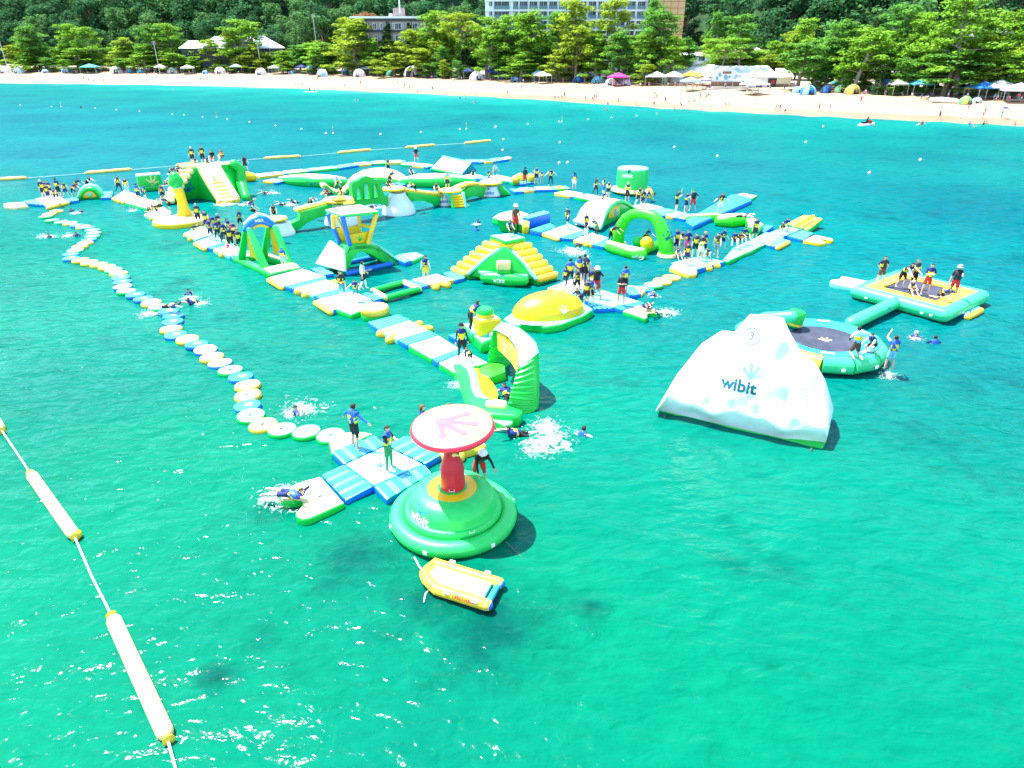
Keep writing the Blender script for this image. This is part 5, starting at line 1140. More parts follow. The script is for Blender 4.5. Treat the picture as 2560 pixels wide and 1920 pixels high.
# ---- white tent ramp
p0, p1 = W('D', 825, 445, .3), W('D', 1235, 525, .3); q0, q1 = W('D', 980, 285, 1.05), W('D', 1370, 372, 1.05)
TR = toy('tent_ramp', (p0 + q1) / 2, 'white sloping ramp with teal flank at the back of the park')
r0_, r1_ = q0 + Vector((.5, 1.8, -1.0)), W('D', 1440, 470, .0)
bm = BM(); vv = [bm.verts.new(p) for p in (p0, p1, q0, q1, r0_, r1_, p0 - Vector((0, 0, .4)), p1 - Vector((0, 0, .4)), r0_ - Vector((0, 0, .1)), r1_ - Vector((0, 0, .1)))]
for f, m_i in (((0, 1, 3, 2), 0), ((2, 3, 5, 4), 0), ((0, 6, 7, 1), 1), ((1, 7, 9, 5, 3), 2), ((0, 2, 4, 8, 6), 2), ((6, 8, 9, 7), 1), ((4, 5, 9, 8), 1)): bm.faces.new([vv[i] for i in f]).material_index = m_i
bmesh.ops.recalc_face_normals(bm, faces=bm.faces); wobj('ramp', bm, [V_WHITE, V_GREEN, V_CYAN], TR)
bm = BM(); tube(bm, [q0, q0.lerp(q1, .5), q1], .13, 10); wobj('ridge_tube', bm, V_SKY, TR)
bm = BM(); tube(bm, [p0 - Vector((0, 0, .12)), p1 - Vector((0, 0, .12))], .17, 10); wobj('front_tube', bm, V_GREEN, TR)
# ---- yellow balls on a float
for i, (x, y) in enumerate(((1990, 605), (2050, 575), (2190, 580))):
    o = W('D', x, y, .55); rb_ = toy('yellow_ball', o, ['yellow ball nearest the white ramp, left of three', 'yellow ball, middle of the three behind the staff member', 'yellow ball, right of the three beside the staff member'][i], 'ball'); rb_['group'] = 'three yellow balls on the back row'
    bm = BM(); lathe(bm, [(0, -.42)] + [(.48 * math.cos(a), .42 * math.sin(a)) for a in [R(-70 + 14 * j) for j in range(11)]] + [(0, .42)], tuple(o), 18); wobj('ball', bm, V_YELLOW, rb_)
    bm = BM(); lathe(bm, [(.1, .39), (.12, .44), (0, .45)], tuple(o), 10); wobj('valve', bm, V_CREAM, rb_)

# ---- green drum
c = W('F', 570, 600, 0); rd = 1.5; DR = toy('green_drum', c + Vector((0, rd, 0)), 'tall round green drum tower with white lettering'); cd = Vector((c.x + .05, c.y + rd * .95, 0))
zt = PY('F', 580, 215, cd.y).z; rd = (795 - 368) / 2 / 5.53 * (cd.y * CT + CAM_H * ST) / FOC
bm = BM(); lathe(bm, [(rd * .96, -.05), (rd * .99, .1), (rd, 1.0), (rd, zt - .3), (rd * .985, zt - .1), (rd * .93, zt), (0, zt + .02)], tuple(cd), 48, mis=[0, 0, 0, 0, 1, 1]); dro = wobj('drum', bm, [V_MINT, V_PALE], DR)
bm = BM(); lathe(bm, [(rd * .9, .1), (rd * 1.25, .12), (rd * 1.32, .25), (rd * 1.28, .42), (rd * .98, .5)], tuple(cd), 40); wobj('foot_ring', bm, V_CREAM, DR)
decal('lettering', text2d('wibit'), cd + Vector((-.98, -1.6, 1.75)), (1, -.75, 0), (0, 0, 1), .5, P_WHITE, DR, [dro], cast=1.5)
decal('printed_mark', frog2d(), cd + Vector((-.85, -1.6, 2.15)), (1, -.75, 0), (0, 0, 1), .42, P_BLUE, DR, [dro], cast=1.5)
o = W('F', 775, 590, .6); bm = BM(); bmesh.ops.create_icosphere(bm, subdivisions=3, radius=.5, matrix=Matrix.Translation(o)); wobj('side_ball', bm, V_YELLOW, DR)
# ---- slide hump with the window
A, B = W('E', 1580, 1040, 0), W('E', 2035, 790, 0); bk = back_of(A, B)
SH = toy('slide_hump', (A + B) / 2, 'pale humped slide with a green flank and a yellow window')
ou = trace('E', [(1560, 1060), (1580, 960), (1640, 830), (1710, 740), (1780, 695), (1850, 685), (1930, 720), (2035, 790)], A, B)
bm = BM(); lft = Vector((-1.95, 1.0, 0)); rows = []
for p in ou:
    w_ = lft * (0.35 + .65 * min(1, p.z)) if p.z < 1 else lft
    rows.append([p, p + lft * .5 + Vector((0, 0, .0)), p + lft * .98, Vector((p.x, p.y, -.1)) + lft * .98, Vector((p.x, p.y, -.1))])
grid_skin(bm, rows, mi=lambda i, k: 1 if k >= 3 else 0, close=True, caps=True); bmesh.ops.recalc_face_normals(bm, faces=bm.faces); wobj('hump', bm, [V_WHITE, V_GREEN], SH, angle=60)
sl_ = [W('E', x, y, z) for x, y, z in ((1175, 965, .3), (1560, 1060, .3), (1640, 830, 1.0), (1450, 760, 1.0))]
bm = BM(); panel(bm, sl_, .3, .08); wobj('slide', bm, V_WHITE, SH)
bm = BM(); tube(bm, [p - bk * .02 for p in ou], .15, 10); wobj('rim_tube', bm, V_MINT, SH)
wn = trace('E', [(1650, 920), (1660, 800), (1690, 750), (1730, 740), (1800, 745), (1800, 880)], A, B)
bm = BM(); panel(bm, [p - bk * .06 for p in wn], .14, .03); wobj('window_surround', bm, V_GOLD, SH)
wn = trace('E', [(1730, 895), (1735, 790), (1760, 780), (1765, 885)], A, B)
bm = BM(); panel(bm, [p - bk * .15 for p in wn], .06, .02); wobj('window_opening', bm, V_SKY, SH)
# ---- green arch tunnel with the banana and ball
A, B = W('F', 350, 1290, 0), W('F', 1040, 1440, 0)
AR = toy('green_arch', (A + B) / 2, 'tall lime arch over a green banana float with white lettering')
ar = trace('F', [(350, 1270), (360, 1150), (400, 1030), (470, 920), (560, 860), (650, 850), (760, 860), (860, 900), (930, 990), (980, 1120), (1020, 1280), (1040, 1420)], A, B)
bm = BM(); tube(bm, ar, [.48, .44, .40, .36, .34, .33, .34, .37, .41, .44, .48, .52], 18); arc_ = wobj('arch', bm, V_LIME, AR)
decal('printed_mark', frog2d(), PV('F', 1055, 1150, A, B), (.8, -.4, 0), (-.2, 0, 1), .5, P_TEAL, AR, [arc_], cast=1.2)
for q, w in ((A, .62), (B, .62)):
    bm = BM(); lathe(bm, [(0, -.1), (w, -.1), (w + .06, .05), (w, .2), (0, .22)], tuple(q), 24); wobj('foot_pad', bm, V_CREAM, AR)
bp = [W('F', x, y, .25) for x, y in ((230, 1310), (330, 1345), (480, 1390), (600, 1415), (690, 1420))]
bm = BM(); tube(bm, bp, [.30, .36, .38, .38, .34], 14); bno = wobj('banana_float', bm, V_LIME, AR)
bm = BM(); tube(bm, [p + Vector((0, .06, .26)) for p in bp], [.16, .2, .22, .22, .18], 10); wobj('banana_seat', bm, V_CREAM, AR)
decal('lettering', text2d('wibit'), W('F', 585, 1450, .2) + Vector((0, -.2, 0)), bp[3] - bp[2], (0, .1, 1), .34, P_WHITE, AR, [bno], cast=1)
bm = BM(); tube(bm, [W('F', 700, 1370, .2), W('F', 930, 1280, .2)], .3, 12); wobj('cross_tube', bm, V_LIME, AR)
o = W('F', 762, 1262, .62); BL = toy('yellow_beach_ball', o, 'big yellow ball on the tube under the lime arch', 'ball')
bm = BM(); bmesh.ops.create_icosphere(bm, subdivisions=3, radius=.46, matrix=Matrix.Translation(o)); wobj('ball', bm, V_GOLD, BL)
bm = BM(); tube(bm, [W('F', 640, 1240, .5), W('F', 690, 1240, .5)], .38, 12); wobj('roller', bm, V_GREEN, BL)
# ---- right-hand toys
bm = BM(); q = pts('G', [(-370, 620), (-260, 690), (550, 335), (540, 300), (360, 250), (250, 260)], .34)
rt = toy('long_mattress', base_of(q), 'long blue ribbed mattress float at the back right')
prism(bm, q, -.1, .34, .1, 3, 0, 1); wobj('mattress', bm, [V_CYAN, V_BLUE], rt)
for i in range(5):
    t = (i + .5) / 5; a_, b_ = q[0].lerp(q[1], t), q[5].lerp(q[2], t); bm = BM(); tube(bm, [a_.lerp(b_, .06), a_.lerp(b_, .94)], .07, 8); wobj('rib', bm, V_SKY, rt)
outline_float('landing_pad', 'G', [(340, 255), (410, 235), (480, 240), (520, 262), (630, 265), (560, 305), (490, 290)], 'cream pad at the far end of the blue mattress', 'float', V_CREAM, V_GREEN)
spindle('green_bench_float', 'green bench float with a cream top where someone lies', 'G', [(110, 630, .3), (260, 635, .35), (430, 620, .35)], 0, [.42, .5, .46], V_LIME, top=V_CREAM)
spindle('lime_roller', 'lime roller tube left of the bench float', 'G', [(-340, 590, .2), (-150, 590, .2), (70, 580, .25)], 0, [.25, .3, .3], V_LIME, top=V_CREAM)
outline_float('cream_bolster', 'G', [(470, 590), (560, 570), (600, 610), (720, 665), (640, 720), (500, 700)], 'cream bolster right of the bench float', 'inflatable', V_CREAM, V_GREEN, z=.6)
q = [W('G', x, y, z) for x, y, z in ((1030, 650, .35), (1230, 555, .75), (1300, 510, .9), (1430, 540, .9), (1540, 580, .75), (1330, 740, .3))]
YR = toy('yellow_ramp', base_of(q), 'yellow wedge ramp with a green flank at the far right')
bm = BM(); slab3(bm, [q[0], q[1].lerp(q[2], .6), q[4], q[5]], .5, .12, 3, 0, 1); wobj('wedge', bm, [V_YELLOW, V_GREEN], YR)
bm = BM(); a_, b_ = W('G', 1160, 690, .55), W('G', 1400, 555, .95); tube(bm, [a_, b_], .12, 8); wobj('centre_groove', bm, V_GOLD, YR)
# ================================================================ people
SK = [mat('skin_light', (0.62, 0.40, 0.29), .5, .06), mat('skin_tan', (0.48, 0.28, 0.18), .5, .06)]
CLO = {}
def cloth(n, rgb): 
    CLO[n] = mat('cloth_' + n, rgb, .75, .12, 6, .1, 40, .3); return CLO[n]
for n, rgb in dict(black=(.012, .013, .018), navy=(.012, .025, .11), blue=(.02, .10, .42), white=(.78, .79, .80), grey=(.30, .32, .35), red=(.52, .025, .03), teal=(.03, .25, .30), yellow=(.78, .62, .03), pink=(.72, .04, .30),
                   brown=(.10, .055, .035), dark=(.03, .035, .05), orange=(.60, .16, .04), green=(.06, .22, .10), sky=(.20, .52, .72), purple=(.10, .05, .20), hair=(.015, .012, .010), hair_brown=(.10, .05, .025)).items(): cloth(n, rgb)
VEST_M = cloth('vest_navy', (.012, .03, .17)); VEST_B = cloth('vest_blue', (.015, .09, .42)); VEST_Y = cloth('vest_yellow', (.80, .62, .02))
EYE = mat('eye_dark', (.01, .01, .01), .2, 0)
def limb_dir(side, fwd, out):
    f, o = R(fwd), R(out); return Vector((side * math.sin(o), -math.sin(f) * math.cos(o), -math.cos(f) * math.cos(o)))
def build_pose(name, torso=0, head=0, arms=((8, 12, 15, 8), (8, 12, 15, 8)), legs=((4, 5, -4, 3), (4, 5, -4, 3)), lift=None):
    """arms/legs per side (left, right): (upper fwd, upper out, lower fwd, lower out) in degrees"""
    J = {}; t = R(torso); ax = Vector((0, -math.sin(t), math.cos(t))); fw = Vector((0, -math.cos(t), -math.sin(t)))
    J['pelvis'] = Vector((0, 0, .92)); J['waist'] = J['pelvis'] + ax * .14; J['chest'] = J['pelvis'] + ax * .36; J['neck'] = J['pelvis'] + ax * .52
    th = R(torso * .55 + head); hx = Vector((0, -math.sin(th), math.cos(th))); hf = Vector((0, -math.cos(th), -math.sin(th)))
    J['head0'] = J['neck'] + hx * .08 + hf * .01; J['head1'] = J['neck'] + hx * .145 + hf * .015; J['head2'] = J['neck'] + hx * .215 + hf * .005
    for s, nm in ((1, 'l'), (-1, 'r')):
        i = 0 if s == 1 else 1; a = arms[i]; g = legs[i]
        J['sh' + nm] = J['chest'] + ax * .10 + Vector((s * .17, 0, 0)); J['el' + nm] = J['sh' + nm] + limb_dir(s, a[0], a[1]) * .27
        J['wr' + nm] = J['el' + nm] + limb_dir(s, a[2], a[3]) * .24; J['ha' + nm] = J['wr' + nm] + limb_dir(s, a[2], a[3]) * .075
        J['hi' + nm] = J['pelvis'] + Vector((s * .09, 0, -.03)); J['kn' + nm] = J['hi' + nm] + limb_dir(s, g[0], g[1]) * .42
        sh = limb_dir(s, g[2], g[3]); J['an' + nm] = J['kn' + nm] + sh * .40
        ft = Vector((s * .25, -1, -.18)) if abs(sh.z) > .6 else (sh + Vector((0, 0, -.3)))
        J['to' + nm] = J['an' + nm] + ft.normalized() * .15
    rad = dict(pelvis=.135, waist=.12, chest=.145, neck=.055, head0=.075, head1=.10, head2=.075)
    for nm in 'lr': rad.update({'sh' + nm: .062, 'el' + nm: .043, 'wr' + nm: .032, 'ha' + nm: .036, 'hi' + nm: .088, 'kn' + nm: .058, 'an' + nm: .04, 'to' + nm: .034})
    bones = [('pelvis', 'waist', 't'), ('waist', 'chest', 't'), ('chest', 'neck', 't'), ('neck', 'head0', 'h'), ('head0', 'head1', 'h'), ('head1', 'head2', 'h')]
    for nm in 'lr':
        bones += [('chest', 'sh' + nm, 't'), ('sh' + nm, 'el' + nm, 'u'), ('el' + nm, 'wr' + nm, 'f'), ('wr' + nm, 'ha' + nm, 'd'), ('pelvis', 'hi' + nm, 'p'), ('hi' + nm, 'kn' + nm, 'g'), ('kn' + nm, 'an' + nm, 's'), ('an' + nm, 'to' + nm, 'o')]
    zmin = min(J[k].z - rad[k] * .9 for k in J)
    sh = lift if lift is not None else -zmin
    for k in J: J[k].z += sh
    names = list(J); me = bpy.data.meshes.new('skel'); me.from_pydata([J[k] for k in names], [(names.index(a), names.index(b)) for a, b, _ in bones], [])
    ob = bpy.data.objects.new('skel', me); col.objects.link(ob)
    md = ob.modifiers.new('skin', 'SKIN'); md.use_smooth_shade = True; md.branch_smoothing = .5
    for i, k in enumerate(names):
        sv = me.skin_vertices[0].data[i]; rr = rad[k]; sv.radius = (rr, rr); sv.use_root = (k == 'pelvis')
    sb = ob.modifiers.new('sub', 'SUBSURF'); sb.levels = 1
    dg = bpy.context.evaluated_depsgraph_get(); dg.update(); ev = ob.evaluated_get(dg); m2 = ev.to_mesh()
    bm = BM(); bm.from_mesh(m2); ev.to_mesh_clear(); bpy.data.objects.remove(ob); bpy.data.meshes.remove(me)
    SLOT = dict(h=0, d=0, o=0, t=1, u=2, f=3, p=4, g=4, s=5)
    def nearest(p):
        best = (9e9, None, 0)
        for a, b, c in bones:
            A_, B_ = J[a], J[b]; d = B_ - A_; q = max(0, min(1, (p - A_).dot(d) / d.length_squared)); dist = (p - A_ - d * q).length - .6 * (rad[a] + (rad[b] - rad[a]) * q)
            if dist < best[0]: best = (dist, c, q)
        return best[1], best[2]
    bm.normal_update(); bm.faces.ensure_lookup_table()
    # the torso is broader than deep
    sd = ax.cross(fw)
    info = {}
    for f in bm.faces:
        c, q = nearest(f.calc_center_median()); f.material_index = SLOT[c]; info[f.index] = (c, q)
    def shell(keep, off, matf):
        """clothing: the covered skin lifted off and closed round its hems"""
        b2 = BM(); vm = {}; fs = [f for f in bm.faces if keep(f)]
        for f in fs:
            vs_ = []
            for v in f.verts:
                if v not in vm: vm[v] = b2.verts.new(v.co + v.normal * off)
                vs_.append(vm[v])
            nf = b2.faces.new(vs_); nf.material_index = matf(f); nf.smooth = True
        be = [e for e in b2.edges if len(e.link_faces) == 1]
        if be:
            r = bmesh.ops.extrude_edge_only(b2, edges=be); inv = {v: k for k, v in vm.items()}
            for v in r['geom']:
                if isinstance(v, bmesh.types.BMVert):
                    src = min(vm, key=lambda s_: (vm[s_].co - v.co).length_squared); v.co = src.co - src.normal * .004
        return b2
    def tpos(f): return (f.calc_center_median() - J['pelvis']).dot(ax) / .52
    vest = shell(lambda f: info[f.index][0] in 'tp' and tpos(f) > .16 and tpos(f) < 1.0, .038, lambda f: 1 if .24 < tpos(f) < .42 or .48 < tpos(f) < .62 else 0)
    shorts = shell(lambda f: (info[f.index][0] == 'p') or (info[f.index][0] == 't' and tpos(f) < .2) or (info[f.index][0] == 'g' and info[f.index][1] < .72), .022, lambda f: 0)
    hc = J['head1']
    def hairy(f, lo=-.01):
        if info[f.index][0] != 'h': return False
        d = f.calc_center_median() - hc; return d.dot(hx) > .035 or (d.dot(hf) < .01 and d.dot(hx) > lo - .06)
    hair = shell(lambda f: hairy(f), .014, lambda f: 0)
    longh = shell(lambda f: hairy(f) or (info[f.index][0] in 'th' and (f.calc_center_median() - J['neck']).dot(hf) < -.02 and -.12 < (f.calc_center_median() - J['neck']).dot(ax) < .2 and abs(f.calc_center_median().x) < .09), .03, lambda f: 0)
    hat = BM(); M = Matrix((hx.cross(hf), -hf, hx)).transposed()
    lathe(hat, [(.108, .0), (.114, .03), (.10, .09), (.06, .125), (0, .13)], tuple(hc + hx * .02), 14, M=M); lathe(hat, [(.108, .03), (.145, .008), (.15, .0), (.108, .015)], tuple(hc + hx * .02), 14, M=M)
    # fingers, nose, eyes, mouth, ears
    n0 = len(bm.faces)
    for s, nm in ((1, 'l'), (-1, 'r')):
        d = (J['ha' + nm] - J['wr' + nm]).normalized(); side = Vector((0, -1, 0)) if abs(d.y) < .8 else Vector((s, 0, 0)); side = (side - d * side.dot(d)).normalized(); nn = d.cross(side) * -s
        for i_, ln in enumerate((.062, .072, .066, .05)):
            b0 = J['ha' + nm] + side * (-.024 + .016 * i_) + d * .01; tube(bm, [b0, b0 + d * ln * .55, b0 + d * ln * .95 + nn * -.018], [.0095, .009, .007], 5, 0, cap=False)
        b0 = J['ha' + nm] + side * .02 - d * .025; tube(bm, [b0, b0 + side * .03 + d * .015, b0 + side * .04 + d * .045], [.011, .0095, .008], 5, 0, cap=False)
    def bit(p, s_, mi):
        r = bmesh.ops.create_icosphere(bm, subdivisions=1, radius=1, matrix=Matrix.Translation(p) @ M.to_4x4() @ Matrix.Diagonal((*s_, 1)))
        for v in r['verts']:
            for f in v.link_faces: f.material_index = mi
    fr_ = .088
    bit(hc + hf * (fr_ + .006) + hx * -.012, (.014, .02, .022), 0)
    for s in (-1, 1):
        bit(hc + hf * (fr_ - .002) + hx * .015 + Vector((s * .034, 0, 0)), (.014, .008, .008), 6); bit(hc + Vector((s * .092, 0, 0)) + hx * -.002, (.012, .02, .028), 0)
    bit(hc + hf * (fr_ - .004) + hx * -.05, (.022, .006, .006), 7)
    for f in bm.faces: f.smooth = True
    lip = mat('lip', (.35, .10, .09), .5, 0)
    def fin(nm_, b, mats):
        m_ = bpy.data.meshes.new(nm_ + '_' + name); b.to_mesh(m_); b.free()
        for q in mats: m_.materials.append(q)
        return m_
    return dict(body=fin('body', bm, [SK[0]] * 6 + [EYE, lip]), vest=fin('life_vest', vest, [VEST_M, VEST_Y]), shorts=fin('shorts', shorts, [CLO['black']]), hair=fin('hair', hair, [CLO['hair']]), longhair=fin('hair_long', longh, [CLO['hair']]), hat=fin('hat', hat, [CLO['white']]), h=max(J['head2'].z + .08, .3))
ST_ = ((4, 5, -2, 3), (2, 6, -4, 4)); POSES = {
    'stand': build_pose('stand'),
    'walk': build_pose('walk', 4, 0, ((28, 8, 40, 5), (-22, 10, -8, 8)), ((22, 3, 4, 2), (-16, 3, -34, 2))),
    'balance': build_pose('balance', 6, 6, ((10, 52, 20, 40), (5, 48, 15, 55)), ((12, 7, -8, 3), (-4, 8, -14, 4))),
    'crossed': build_pose('crossed', 2, 4, ((22, 14, 105, -48), (22, 14, 100, -48)), ST_),
    'hips': build_pose('hips', 0, 4, ((-12, 38, 25, -30), (-12, 38, 25, -30)), ((3, 11, -2, 9), (3, 11, -2, 9))),
    'point': build_pose('point', 3, 0, ((85, 10, 85, 5), (8, 12, 14, 8)), ST_),
    'raise': build_pose('raise', 0, -6, ((120, 25, 165, -25), (40, 18, 130, -20)), ST_),
    'bend': build_pose('bend', 48, -10, ((70, 10, 60, 5), (55, 12, 50, 5)), ((14, 8, -10, 4), (0, 8, -18, 4))),
    'sit': build_pose('sit', 14, 8, ((25, 14, 60, -5), (25, 14, 55, -5)), ((78, 10, 22, 4), (84, 8, 10, 2))),
    'floor': build_pose('floor', 10, 12, ((30, 14, 75, -12), (30, 14, 70, -12)), ((112, 10, 40, 2), (108, 12, 36, 4))),
    'crouch': build_pose('crouch', 38, -12, ((50, 10, 62, 0), (46, 14, 58, 0)), ((92, 14, -42, 6), (80, 14, -52, 6))),
    'kneel': build_pose('kneel', 8, 10, ((20, 14, 40, -6), (20, 14, 40, -6)), ((14, 8, -88, 2), (10, 8, -86, 2))),
    'crawl': build_pose('crawl', 78, -50, ((74, 10, 10, 4), (60, 10, 4, 4)), ((8, 8, -92, 3), (-8, 8, -88, 3))),
    'lie': build_pose('lie', 88, -60, ((130, 25, 92, -10), (120, 28, 80, -5)), ((-82, 6, -88, 3), (-86, 6, -80, 3))),
    'swim': build_pose('swim', 74, -48, ((150, 12, 100, 0), (70, 30, 80, 10)), ((-72, 8, -78, 3), (-78, 8, -92, 3)), -.86),
    'tread': build_pose('tread', 8, 4, ((40, 45, 70, 20), (40, 45, 70, 20)), ((20, 12, -20, 4), (4, 12, -30, 4)), -1.30),
    'float': build_pose('float', -55, 40, ((20, 60, 50, 20), (20, 60, 50, 20)), ((60, 10, 40, 4), (70, 10, 30, 4)), -.98),
    'ride': build_pose('ride', 20, 0, ((55, 12, 62, -4), (55, 12, 62, -4)), ((62, 20, -18, 2), (62, 20, -18, 2))),
}
POSE_H = {k: v['h'] for k, v in POSES.items()}
def person(p, h, pose, face, label, group=None, skin=0, top='skin', arm=None, fore=None, thigh=None, shin=None, shorts='black', vest='n', hair='hair', hat=None, long=False, lift=0.0):
    """face: heading in degrees, 0 = towards the camera, 90 = to the right of the picture"""
    P = POSES[pose]; root = empty('person', (p[0], p[1], p[2] + lift), label, 'person', group, R(face)); s = h / 1.70; root.scale = (s, s, s)
    col_ = lambda n_: SK[skin] if n_ in (None, 'skin') else CLO[n_]
    b = link('body', P['body'], root)
    for i, n_ in enumerate(('skin', top, arm or top if arm != 'skin' else 'skin', fore if fore is not None else 'skin', thigh if thigh is not None else 'skin', shin if shin is not None else 'skin')):
        b.material_slots[i].link = 'OBJECT'; b.material_slots[i].material = col_(n_)
    if vest:
        v = link('life_vest', P['vest'], root)
        for i, m_ in enumerate({'n': (VEST_M, VEST_Y), 'b': (VEST_B, VEST_Y), 'y': (CLO['dark'], VEST_Y), 's': (CLO['sky'], VEST_Y), 'd': (CLO['black'], CLO['dark'])}[vest]):
            v.material_slots[i].link = 'OBJECT'; v.material_slots[i].material = m_
    if shorts:
        q = link('shorts', P['shorts'], root); q.material_slots[0].link = 'OBJECT'; q.material_slots[0].material = CLO[shorts]
    q = link('hair', P['longhair'] if long else P['hair'], root); q.material_slots[0].link = 'OBJECT'; q.material_slots[0].material = CLO[hair]
    if hat: q = link('hat', P['hat'], root); q.material_slots[0].link = 'OBJECT'; q.material_slots[0].material = CLO[hat]
    return root
def at(k, x, y, z=.27): return W(k, x, y, z)
# ---- people of the front crossing
person(at('M', 795, 545), 1.70, 'balance', 150, 'person in a blue rash guard balancing at the end of the disc path', None, 1, 'blue', 'blue', 'blue', 'black', None, 'black', 'b')
person(at('M', 1085, 735), 1.66, 'crossed', 75, 'person with black sleeves and green tights standing on the nearest crossing float', None, 0, 'black', 'black', None, 'green', 'green', 'green', 'b')
person(at('M', 215, 985, .24), 1.6, 'lie', 75, 'swimmer in a blue vest hauling up onto the nearest forked float', None, 0, 'navy', None, None, None, None, 'navy', 'b')
person(at('M', 1860, 860, .46), 1.68, 'bend', 20, 'person in a black suit with a striped cap leaning on the mushroom tower', None, 0, 'black', 'black', 'black', 'red', None, 'red', 'd', hat='white')
person(W('M', 262, 250), 1.65, 'tread', 60, 'dark-haired swimmer in white splashing beside the disc path', None, 0, 'white', vest='b', hair='hair')
person(at('M', 1385, 530, .27), 1.6, 'stand', 100, 'person with brown hair mostly hidden behind the mushroom canopy', None, 0, 'white', vest='n', hair='hair_brown', long=True)
person(at('M', 1610, 450, .27), 1.35, 'stand', 10, 'child in a pink top behind the mushroom canopy', None, 0, 'pink', vest='y', hair='hair_brown')
person(at('L', 1220, 700), 1.70, 'stand', 10, 'person in a long dark wetsuit and cap facing the camera before the curved wall', None, 0, 'navy', 'navy', 'navy', 'black', 'black', 'black', 'n', hat='black')
person(at('L', 1310, 385, .55), 1.66, 'bend', 120, 'person in dark wetsuit and vest leaning on the yellow box', None, 1, 'navy', 'black', 'black', 'black', 'black', 'black', 'n')
person(at('L', 1310, 755), 1.05, 'bend', -30, 'small child in a pale top and yellow vest before the curved wall', None, 0, 'white', 'white', None, None, None, 'dark', 'y', hair='hair_brown')
person(W('L', 1720, 1110, .1), 1.6, 'float', 20, 'swimmer in a striped top half hidden by the curved wall foot', None, 0, 'grey', vest='n')
person(W('U', 240, 740), 1.6, 'swim', -80, 'swimmer in a navy vest kicking to the left beyond the mushroom tower', None, 0, 'navy', vest='n')
person(W('U', 1940, 760), 1.65, 'tread', 140, 'swimmer in a blue vest at the right end of the white foam', None, 0, 'white', vest='b', shorts='orange')
# ---- spine
person(at('I', 650, 1370), 1.66, 'walk', 10, 'person in a dark shirt on the yellow-edged float, taller of two', None, 0, 'black', 'black', None, 'teal', None, 'teal', 'y')
person(at('I', 835, 1400), 1.28, 'balance', 10, 'child in a blue vest on the yellow-edged float, shorter of two', None, 0, 'white', 'skin', None, None, None, 'teal', 'n')
person(at('I', 940, 1245), 1.72, 'walk', 120, 'person in a pale blue vest and black shorts walking to the hollow frame', None, 0, 'white', 'skin', None, 'white', 'white', 'black', 's')
person(at('I', 1800, 1125), 1.62, 'walk', 15, 'person in a white top with a dark pouch left of the pyramid stairs', None, 0, 'white', 'white', 'white', None, None, 'yellow', 'n', long=True)
person(at('H', 1390, 965), 1.45, 'stand', 175, 'child in a blue cap and blue vest standing inside the gate', None, 0, 'blue', 'blue', None, None, None, 'sky', 'b', hair='blue')
# ---- queue beyond the gate
Q = [('H', 215, 350, .27, 1.72, 'stand', 5, 'tall person in a yellow vest and black tights, leftmost of the gate queue', dict(top='navy', thigh='black', shorts='black', vest='y', hair='grey')),
     ('H', 165, 455, .27, 1.15, 'crouch', 10, 'child in a yellow vest sitting at the left end of the gate queue', dict(top='navy', vest='y')),
     ('H', 330, 440, .27, 1.62, 'stand', 20, 'person with a yellow front second from the left in the gate queue', dict(top='white', vest='y', shorts='navy')),
     ('H', 380, 545, .27, 1.50, 'walk', 30, 'person in a navy vest stepping forward at the front left of the gate queue', dict(top='navy', vest='n', thigh='navy', shorts='navy', arm='skin')),
     ('H', 430, 500, .27, 1.58, 'stand', 60, 'person in a purple-blue shirt in the rear of the gate queue', dict(top='purple', vest='n', arm='purple')),
     ('H', 480, 570, .27, 1.56, 'walk', 45, 'person in a blue vest and dark tights, fourth along the gate queue', dict(top='blue', vest='n', thigh='black', shin='black', shorts='black')),
     ('H', 500, 460, .27, 1.50, 'crossed', 70, 'person with a pale blue cap in the middle of the gate queue', dict(top='navy', vest='n', hair='sky')),
     ('H', 575, 615, .27, 1.64, 'walk', 40, 'person in an all dark wetsuit in the middle of the gate queue', dict(top='black', arm='black', fore='black', thigh='black', shin='black', vest='n')),
     ('H', 640, 560, .27, 1.60, 'stand', 70, 'person with a pale shirt looking right in the rear of the gate queue', dict(top='white', vest='n', long=True)),
     ('H', 665, 690, .27, 1.60, 'stand', 20, 'person in black with a yellow vest near the front of the gate queue', dict(top='black', arm='black', thigh='black', shin='white', vest='y')),
     ('H', 710, 600, .27, 1.58, 'crossed', 60, 'person in a dark pink top near the gate queue front', dict(top='pink', vest='n', thigh='black')),
     ('H', 785, 720, .27, 1.60, 'stand', 10, 'person in a broad yellow vest beside the left gate leg', dict(top='navy', vest='y', shorts='black')),
     ('H', 620, 700, .27, .95, 'crouch', 10, 'small child in a pink suit with a cap crouching in the gate queue', dict(top='pink', vest=None, shorts='pink', hat='yellow')),
     ('H', 790, 400, .27, 1.5, 'walk', 60, 'person in a teal top behind the gate queue', dict(top='teal', vest='n', fore='skin'))]
for k, x, y, z, h, po, fa, lab, kw in Q: person(at(k, x, y, z), h, po, fa, lab, 'people queueing at the gate', **kw)
person(PY('H', 955, 235, 47.5), 1.5, 'sit', 90, 'person with dark hair sitting behind the gate arch', None, 0, 'white', vest='n', long=True)
person(PY('H', 1255, 270, 48.2), 1.5, 'sit', 20, 'person sitting on the first yellow tower cap behind the gate', None, 0, 'white', vest='y')
